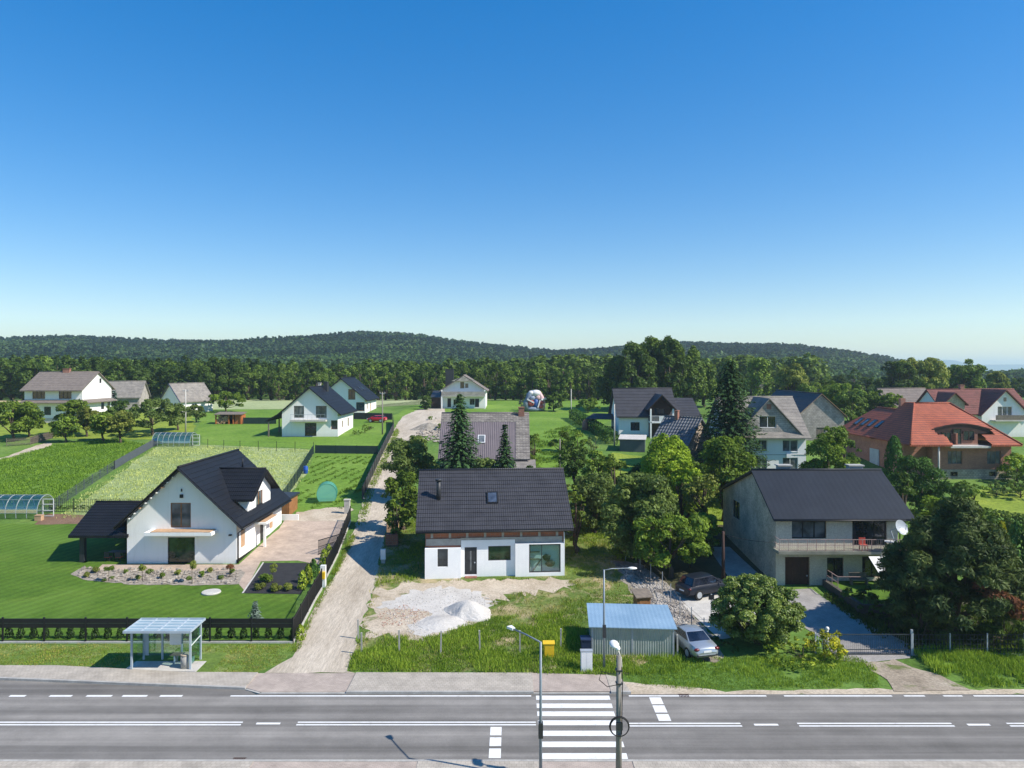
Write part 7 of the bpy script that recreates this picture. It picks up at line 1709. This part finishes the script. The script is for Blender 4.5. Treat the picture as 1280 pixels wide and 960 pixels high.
for i, (px, Y, top, w, lb) in enumerate(((456, 131, 531, 14, 'tiny garden shrub beside the lane pole'), (462, 134, 530, 14, 'tiny round shrub behind the lane pole'), (445, 128, 537, 12, 'young sapling on the lawn beside the balcony house'))):
    tree(px, Y, top, w, 'lf_mid', lb, .3, 12, 20, .1, 'sapling', 'shrub')
# ---- orchard left
orch = [(16, 121, 498, 66, 'lf_mid', 'leafy orchard tree at the left edge of the photo'), (36, 126, 511, 34, 'lf_mid', 'orchard tree in front of the large white house, second from the left edge'), (90, 128, 499, 40, 'lf_mid', 'tall orchard tree covering the white house front'), (82, 120, 520, 30, 'lf_mid', 'low orchard sapling in front of the tall orchard tree'),
        (108, 126, 508, 26, 'lf_olive', 'thin orchard tree at the right corner of the white house'), (128, 121, 514, 34, 'lf_mid', 'young orchard tree beyond the crop field'), (150, 119, 512, 34, 'lf_olive', 'orchard tree with thin olive crown near the netted fence'), (152, 134, 500, 40, 'lf_dark', 'dark orchard tree behind the thin olive one'),
        (190, 128, 498, 76, 'lf_blue', 'wide grey green apple tree beside the pale utility pole'), (222, 134, 503, 34, 'lf_blue', 'bushy tree right of the pale utility pole'), (245, 146, 506, 26, 'lf_blue', 'small tree at the wall of the small white house'), (282, 165, 488, 44, 'lf_mid', 'round green tree above the wood store'),
        (143, 158, 488, 14, 'lf_silver', 'small blue grey spruce beside the large white house')]
for px, Y, top, w, mt, lb in orch:
    if 'spruce' in lb: fir(px, Y, top, w, mt, lb, .5)
    else: tree(px, Y, top, w, mt, lb, .34, 38, 18, .17, kind='orchard_tree', cr=.40)
# ---- big trees behind the houses
big = [(790, 168, 428, 56, 'tall dark poplar, leftmost of the clump behind the graphite gable house'), (815, 172, 420, 52, 'tall poplar second in the clump behind the graphite gable house'), (838, 170, 416, 46, 'tallest poplar of the clump behind the graphite gable house'), (858, 174, 432, 46, 'poplar right of the tallest one in the dark clump'), (768, 172, 446, 44, 'lower dark tree at the left foot of the poplar clump'), (880, 180, 452, 40, 'lower tree at the right foot of the poplar clump')]
for i, (px, Y, top, w, lb) in enumerate(big): tree(px, Y, top, w, 'lf_dark' if i % 2 == 0 else 'lf_wood', lb, .55, 60, 9, .04, kind='poplar_tree', cr=.30, flat=1.3, out=.05)
tree(692, 168, 490, 26, 'lf_dark', 'single round field tree right of the bouncy castle', .5, 26, 12, .05, kind='field_tree')
tree(735, 165, 497, 30, 'lf_mid', 'low bush at the far end of the trimmed hedge', .5, 24, 12, .02, 'bush', 'shrub')
tree(652, 172, 498, 8, 'lf_silver', 'tiny pale spruce in the field left of the bouncy castle', .35, 10, 24, .0, 'conifer_bush', 'shrub')
tree(950, 185, 447, 34, 'lf_wood', 'slender birch behind the pale blue house', .5, 36, 10, .1, kind='birch_tree', bark='birchbark', flat=1.2)
tree(990, 165, 453, 42, 'lf_olive', 'round sunlit lime tree with yellowish crown behind the shingled barn', .45, 54, 12, .1, kind='linden_tree')
for i, (px, Y, top, w, mt, lb) in enumerate(((1122, 180, 451, 44, 'lf_dark', 'dark broad oak on the right skyline, left one'), (1150, 185, 446, 56, 'lf_olive', 'tall broad oak with olive crown on the right skyline'), (1205, 190, 448, 44, 'lf_wood', 'round dark oak above the maroon roof'), (1246, 200, 463, 28, 'lf_olive', 'smaller round tree on the right skyline'), (1180, 196, 456, 34, 'lf_wood', 'mid sized oak filling the gap on the right skyline'))):
    tree(px, Y, top, w, mt, lb, .5, 54, 10, .06, kind='oak_tree')
mids = [(1045, 150, 478, 46), (1078, 145, 472, 44), (1105, 140, 484, 40), (1030, 170, 474, 36), (1065, 135, 492, 36), (1128, 150, 488, 36), (925, 150, 492, 36), (1010, 160, 478, 34), (1150, 150, 486, 34)]
for i, (px, Y, top, w) in enumerate(mids):
    tree(px, Y, top, w, ('lf_mid', 'lf_wood', 'lf_mid')[i % 3], 'leafy garden tree behind the roofs, ' + ('above the shingled barn eave', 'tallest over the red wing roof', 'above the red wing ridge', 'just right of the round lime tree', 'low over the shingled gable slope', 'left of the red hip ridge', 'hidden by the ragged spruce', 'under the round lime tree', 'left of the brown roof house')[i], .42, 30, 12, .05, kind='garden_tree')
tree(1035, 84, 530, 62, 'lf_mid', 'thick green shrub tree right of the pale blue house', .27, 46, 26, .04, kind='garden_tree')
tree(1056, 92, 532, 36, 'lf_dark', 'dark tree at the garage door of the brick house', .28, 26, 24, .05, kind='garden_tree')
tree(1246, 104, 540, 26, 'lf_spruce', 'small dark conifer right of the brick house', .3, 22, 26, .0, 'conifer_bush', 'shrub', needle=True)
tree(1272, 92, 566, 34, 'lf_lime', 'bright green shrub right of the brick house corner', .26, 22, 28, .0, 'bush', 'shrub')
# ---- front garden of the white house
th_me = [column('thuja', .95, .235, M['lf_thdark'], .11, 130, .7) for _ in range(3)]
xs_ = list(np.arange(-34.2, -13.9, .82)); 
for i, x in enumerate(xs_):
    put_plant('thuja', th_me[i % 3], (x, 47.15 + .05 * (i % 2), tz(47.15)), 'small conical thuja in the clipped row behind the black street fence', sc=(1, 1, random.uniform(.8, 1.15)), group='thuja row behind the street fence')
gy = put_plant('thuja', column('thuja', 1.0, .33, M['lf_yel'], .11, 120, .6), (-13.95, 46.9, tz(46.9)), 'yellow green thuja at the street corner of the black fence')
q_ = G(319, 779); fm_ = conifer('spruce', 1.55, .55, M['lf_silver'], nlev=14, leaf=.16, droop=.05, power=1.0); put_tree('blue_spruce', fm_, q_, 'small silver blue spruce on the lawn near the street fence', 'tree')
for i, (px, py, h, mt, lb) in enumerate(((378, 737, 1.5, 'lf_yel', 'yellowish thuja beside the mulch bed, nearest the lawn'), (385, 729, 1.6, 'lf_yel', 'yellowish thuja beside the mulch bed, second from the lawn'), (392, 721, 1.5, 'lf_thuja', 'dark thuja beside the mulch bed at the gate side'), (405, 709, 1.6, 'lf_yel', 'yellowish thuja beside the white letter box'), (411, 700, 1.4, 'lf_yel', 'yellowish thuja behind the letter box along the drive'))):
    put_plant('thuja', column('thuja', h, .38, M[mt], .13, 90, .5), G(px, py), lb)
def smallplant(h, r, mat, ncl=9): 
    d = unit(ncl); cen = np.stack([d[:, 0] * r * .6, d[:, 1] * r * .6, h * .6 + d[:, 2] * h * .3], 1)
    c, n, a, t = clump_leaves(cen, np.full(ncl, r * .5), 160, .1, False, np.full(ncl, .5)); return card_mesh('plant', c, n, a, np.full(len(c), .13), np.full(len(c), .07), t, M[mat])
sp_ = [smallplant(.5, .35, 'lf_olive'), smallplant(.35, .4, 'lf_blue'), smallplant(.6, .28, 'lf_mid')]
for i, (px, py) in enumerate(((120, 716), (140, 724), (157, 718), (173, 725), (187, 717), (203, 724), (222, 719), (236, 725), (252, 722), (262, 716), (276, 724), (290, 718), (108, 722), (130, 727))):
    put_plant('rockery_plant', sp_[i % 3], G(px, py), 'small tufted plant among the pale stones of the gravel bed', 'plant', sc=random.uniform(.5, .9), group='plants of the gravel bed')
def whip(px, py, h, mat, lb):
    q = G(px, py); d = unit(8); cen = np.stack([d[:, 0] * .22, d[:, 1] * .22, h * .8 + d[:, 2] * h * .14], 1)
    c, n, a, t = clump_leaves(cen, np.full(8, .2), 110, .1, False, np.full(8, .5)); me = card_mesh('whip', c, n, a, np.full(len(c), .16), np.full(len(c), .06), t, M[mat])
    mb = MB().tube([(0, 0, -.1), (0, 0, h * .85)], [.025, .012], 6); tm = mb.build('stem', M['bark']); m2 = tm.data; m2.transform(Matrix.Translation(Vector(tm.location))); bpy.data.objects.remove(tm)
    put_tree('young_tree', (me, m2), q, lb, 'tree')
whip(240, 730, 1.9, 'lf_olive', 'young thin tree in the gravel bed in front of the patio door'); whip(178, 727, 1.5, 'lf_olive', 'young thin tree at the left of the gravel bed'); whip(287, 722, 1.2, 'lf_dead', 'dark red leafed young tree at the gravel bed end'); whip(136, 727, 1.3, 'lf_mid', 'young thin stem near the pavilion end of the gravel bed'); whip(341, 733, 1.8, 'lf_olive', 'young thin tree in the black mulch bed')
for i, (px, py, s) in enumerate(((325, 737, .9), (345, 739, 1.0), (360, 738, .9), (332, 728, 1.1))):
    put_plant('rockery_plant', smallplant(.45, .5, 'lf_olive' if i < 3 else 'lf_mid'), G(px, py), ('low pale shrub in the black mulch bed, left of its three front shrubs', 'low pale shrub in the black mulch bed, middle of its three front shrubs', 'low pale shrub in the black mulch bed, right of its three front shrubs', 'low green shrub at the back of the black mulch bed')[i], 'plant', sc=s)
# ---- shrubs behind the near greenhouse
for i, px in enumerate((72, 86, 100, 112)):
    tree(px, 80.5, 632, 16, 'lf_dark', ('low bush row behind the soil bed, ' + ('first from the greenhouse', 'second from the greenhouse', 'third from the greenhouse', 'nearest the pavilion')[i]), .2, 12, 40, .0, 'bush', 'shrub')
# ---- grass and crops made of blades (kind stuff)
pp = [(p[0], p[1]) for p in plot_pts]
garage_fp = [(gp0.x - .1, gp0.y - .3), (gp0.x + 5.4, gp0.y - .6), (gp0.x + 5.6, gp0.y + 5.3), (gp0.x, gp0.y + 5.6)]
house_fp = [(-7.6, 58.6), (4.8, 59.6), (4.0, 71), (-8.4, 70)]
sandp = [(p.x, p.y) for p in GP((455, 790), (472, 735), (520, 727), (704, 724), (716, 738), (650, 742), (614, 752), (608, 772), (575, 783), (545, 796), (500, 795))]
trackp = [(p.x, p.y) for p in GP((764, 700), (800, 705), (845, 738), (866, 760), (892, 800), (905, 826), (855, 826), (850, 800), (828, 775), (780, 728))]
front = GP((437, 840), (447, 800), (545, 797), (620, 772), (700, 770), (735, 790), (850, 806), (850, 842), (786, 844))
tufts('tall_grass', [front], 60, .36, M['gr_lush'], lambda x, y: vnoise(x, y, 1.3, 9) > .22, 5, .035, .1, [garage_fp, sandp])
tufts('patchy_grass', [pp], 26, .24, M['gr_lush'], lambda x, y: vnoise(x, y, 2.2, 4) * .7 + vnoise(x, y, .7, 8) * .3 > .52, 5, .035, .1, [garage_fp, house_fp, sandp, trackp])
tufts('dry_grass', [pp], 12, .22, M['gr_dry'], lambda x, y: vnoise(x, y, 2.2, 4) < .6, 4, .035, .12, [garage_fp, house_fp, sandp, trackp])
rv = [Vector((gx(786, 41), 41.0)), Vector((gx(850, 40.1), 40.1)), Vector((gx(1075, 40.2), 40.25)), Vector((gx(1098, 40.5), 40.4)), Vector((gx(1092, 43.2), 43.2)), Vector((gx(1055, 44.6), 44.6)), Vector((gx(1040, 44), 44.2)), Vector((gx(880, 44), 44.0)), Vector((gx(786, 43), 43.4))]
tufts('verge_grass', [rv], 60, .22, M['gr_lush'], lambda x, y: vnoise(x, y, 1.5, 21) > .14, 5, .03, .1)
rv2 = [Vector((gx(1143, 44.8), 45.0)), Vector((gx(1168, 42), 42.2)), Vector((gx(1218, 40.3), 40.4)), Vector((45, 40.3)), Vector((45, 45.2)), Vector((gx(1150, 45), 45.2))]
tufts('verge_grass', [rv2], 60, .5, M['gr_lush'], lambda x, y: vnoise(x, y, .9, 22) > .3, 5, .045, .1)
lv = [(-34, 43.15), (-27.5, 43.05), (-24.0, 42.75), (-23.5, 44.9), (-17.8, 44.9), (-17.9, 42.15), (-15.2, 42.05), (-14.2, 43.2), (-13.5, 46.1), (-34, 46.2)]
tufts('verge_grass', [lv], 40, .10, M['gr_dry'], lambda x, y: vnoise(x, y, 1.1, 31) > .35, 4, .03, .1)
tufts('verge_grass', [lv], 40, .10, M['gr_lush'], lambda x, y: vnoise(x, y, 1.7, 33) > .4, 4, .03, .1)
lane_strip = GP((364, 818), (372, 806), (404, 740), (440, 668), (444, 672), (418, 722), (392, 770), (372, 815))
tufts('lane_edge_grass', [lane_strip], 70, .22, M['gr_lush'], None, 5, .035, .1)
ls2 = GP((446, 660), (457, 618), (470, 588), (484, 560), (495, 535), (499, 540), (482, 580), (468, 610), (456, 655))
tufts('lane_edge_grass', [ls2], 16, .3, M['gr_lush'], None, 5, .06, .15)
md = GP((74, 648), (105, 618), (196, 559), (258, 557), (392, 563), (382, 590), (348, 640), (280, 655))
tufts('meadow_grass', [md], 7, .26, M['gr_mead'], None, 4, .07, .25)
cf = GP((-30, 626), (62, 634), (120, 598), (190, 558), (150, 549), (70, 556), (-30, 584))
tufts('crop_plants', [cf], 15, .30, M['gr_crop'], lambda x, y: vnoise(x, y, 3, 41) > .12, 4, .10, .12, rows=(1.15, .75))
vg = GP((352, 636), (384, 596), (396, 570), (470, 571), (452, 618), (428, 636))
tufts('vegetable_rows', [vg], 5, .17, M['gr_crop'], lambda x, y: vnoise(x, y, 2.2, 43) > .35, 5, .12, .10, rows=(1.30, 1.55))
wl = GP((655, 548), (720, 530), (735, 560), (720, 600), (690, 620), (664, 605))
tufts('garden_weeds', [wl], 4, .5, M['gr_crop'], lambda x, y: vnoise(x, y, 2.5, 47) > .35, 5, .12, .2)
yg = GP((735, 635), (765, 600), (830, 600), (930, 612), (930, 650), (820, 655), (770, 690), (735, 690))
tufts('garden_grass', [yg], 7, .25, M['gr_lush'], None, 5, .05, .15)
# lawn clutter under right trees: ivy-like ground cover
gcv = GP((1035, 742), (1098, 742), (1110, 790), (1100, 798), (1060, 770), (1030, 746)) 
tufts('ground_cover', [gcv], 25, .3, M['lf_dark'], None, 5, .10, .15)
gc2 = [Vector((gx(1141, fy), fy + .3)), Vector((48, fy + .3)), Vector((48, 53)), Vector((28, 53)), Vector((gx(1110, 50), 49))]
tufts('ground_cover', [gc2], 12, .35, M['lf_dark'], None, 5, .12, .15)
# ---- woodland edge: single trees in the two front rows, then a mass behind
wv = []
for i in range(7):
    h = 1.0
    wv.append(broad('woodland_tree', 2.6 + .5 * (i % 3), 12.0 + (i % 4), M['lf_wood'] if i % 3 else M['lf_dark'], .50, 30, 10.0, .03, cr=.36, flat=1.5, bark='bark'))
wv2 = [broad('woodland_tree', 4.6, 13.5, M['lf_dark'], .55, 40, 9.0, .04, cr=.34, flat=1.0) for _ in range(3)]
wlab = 'leafy woodland tree in the dense dark treeline behind the fields'
def wtree(px, Y, top, ms, h0, sx=1.0):
    g = Vector((gx(px, Y), Y, tz(Y) - .3)); s = (H - (top - HY) / F * Y - g.z) / h0
    put_tree('woodland_tree', ms, g, wlab, 'tree', None, (sx * s ** .5, sx * s ** .5, s), 'woodland edge trees')
px = -30.0; i = 0
while px < 770:
    i += 1
    if px < 300: top = 452 + random.uniform(-6, 7); ms, h0 = wv2[i % 3], 13.5; st = 17
    else: top = 459 + random.uniform(-6, 6); ms, h0 = wv[i % 7], 12.0 + ((i % 7) % 4); st = 11.5
    wtree(px, random.uniform(206, 216), top, ms, h0, 1.0)
    px += st * random.uniform(.75, 1.25)
px = -30.0
while px < 770:
    i += 1; wtree(px, random.uniform(222, 236), (448 if px < 300 else 454) + random.uniform(-5, 6), wv[i % 7], 12.0 + ((i % 7) % 4), 1.1); px += random.uniform(12, 18)
px = 860.0
while px < 1300:
    i += 1; wtree(px, random.uniform(215, 245), 472 + random.uniform(-6, 5), wv[i % 7] if i % 2 else wv2[i % 3], 13.0, 1.0); px += random.uniform(13, 19)
# ---- far woodland covering plain and hills (a mass nobody could count)
def mass(name, n, y0, y1, hmin, hmax, leafs, lf, mat, seed, keep=None, u0=-1.0, u1=1.0):
    r_ = np.random.default_rng(seed)
    y = np.sqrt(r_.uniform(y0 ** 2, y1 ** 2, n)); x = r_.uniform(u0 * .80, u1 * .80, n) * y
    if keep is not None: k = keep(x, y); x, y = x[k], y[k]; n = len(x)
    z = np.where(y > 345, hill_z(x, np.maximum(y, 345)), np.interp(y, TY, TZ))
    patch = vnoise(x + 9000, y, 70, 3); h = r_.uniform(hmin, hmax, n) * (.8 + .4 * patch); rad = h * r_.uniform(.20, .30, n)
    con = (vnoise(x + 9000, y, 110, 12) > np.where(y > 820, .22, .6))
    X = np.repeat(x, leafs); Y = np.repeat(y, leafs); Z = np.repeat(z, leafs); HH = np.repeat(h, leafs); RR = np.repeat(rad, leafs); CN = np.repeat(con, leafs)
    N = n * leafs; d = r_.normal(size=(N, 3)); d /= np.linalg.norm(d, axis=1, keepdims=True); d[:, 2] = np.where(d[:, 2] < -.5, -d[:, 2], d[:, 2])
    t = (d[:, 2] + 1) / 2; cone = np.where(CN, (1.15 - t) * .95, 1.0)
    jr = .72 + .4 * r_.random(N)
    c = np.stack([X + d[:, 0] * RR * jr * cone, Y + d[:, 1] * RR * jr * cone, Z + HH * (.15 + .83 * t)], 1)
    nn = d + r_.normal(size=(N, 3)) * .5 + np.array([0, 0, .3])
    tint = np.repeat(.35 + .5 * (patch - .5) + .16 * r_.normal(size=n) - .22 * con, leafs) + r_.normal(size=N) * .12
    L = np.repeat(lf * h / 12, leafs) * (.7 + .6 * r_.random(N))
    me = card_mesh(name, c, nn, r_.normal(size=(N, 3)), L * 1.2, L * .9, tint, M[mat]); o = bpy.data.objects.new(name, me); COL.objects.link(o); return struct(o, 'stuff')
clear = lambda x, y: ~((x / y > .28) & (y > 330) & (y < 420) & (vnoise(x + 9000, y, 60, 17) > .55))
mass('near_woodland', 2600, 240, 350, 10, 15, 110, 1.15, 'lf_wood', 51, lambda x, y: (x / y < .16) | ((x / y < .44) & (vnoise(x + 9000, y, 40, 18) > .4)))
mass('far_woodland', 8500, 350, 640, 8, 13, 48, 2.1, 'lf_far', 52, clear)
mass('hill_woodland', 17000, 640, 1180, 7, 11.5, 26, 3.6, 'lf_far', 53)
# distant fields and a far blue ridge on the right horizon
for i, (u0, u1, y0, y1, m) in enumerate(((.32, .40, 520, 640, 'g_field'), (.50, .62, 700, 900, 'g_stubble'))): pass
rg = MB(); n = 60; pts = [(1500 + i * 90, 7000 + 300 * math.sin(i * .7)) for i in range(n)]
for i in range(n - 1):
    (xa, ya), (xb, yb) = pts[i], pts[i + 1]; f = lambda k: 40 + 55 * (.5 + .5 * math.sin(k * .23 + 1)) * (.5 + .5 * math.sin(k * .61)) + 30
    rg.poly([(xa, ya, 0), (xb, yb, 0), (xb, yb + 600, f(i + 1)), (xa, ya + 600, f(i))], True); rg.poly([(xa, ya + 600, f(i)), (xb, yb + 600, f(i + 1)), (xb, yb + 1200, 0), (xa, ya + 1200, 0)], True)
struct(rg.build('hills', M['g_hill'], origin=(4000, 7000, 0)))
# ================================================================== air
if True:
    m, t, N, L, P = nt('pale_haze'); N.remove(P)
    pv_ = N.new('ShaderNodeVolumePrincipled'); pv_.inputs['Color'].default_value = (0.70, 0.85, 1.0, 1); pv_.inputs['Density'].default_value = 0.0002; pv_.inputs['Anisotropy'].default_value = 0.3
    L.new(pv_.outputs[0], N['Material Output'].inputs['Volume'])
    hz_ = MB().box(-9500, 9500, -200, 9500, -2.5, 130).build('haze', m, None, origin=(0, 0, 0)); struct(hz_, 'stuff')
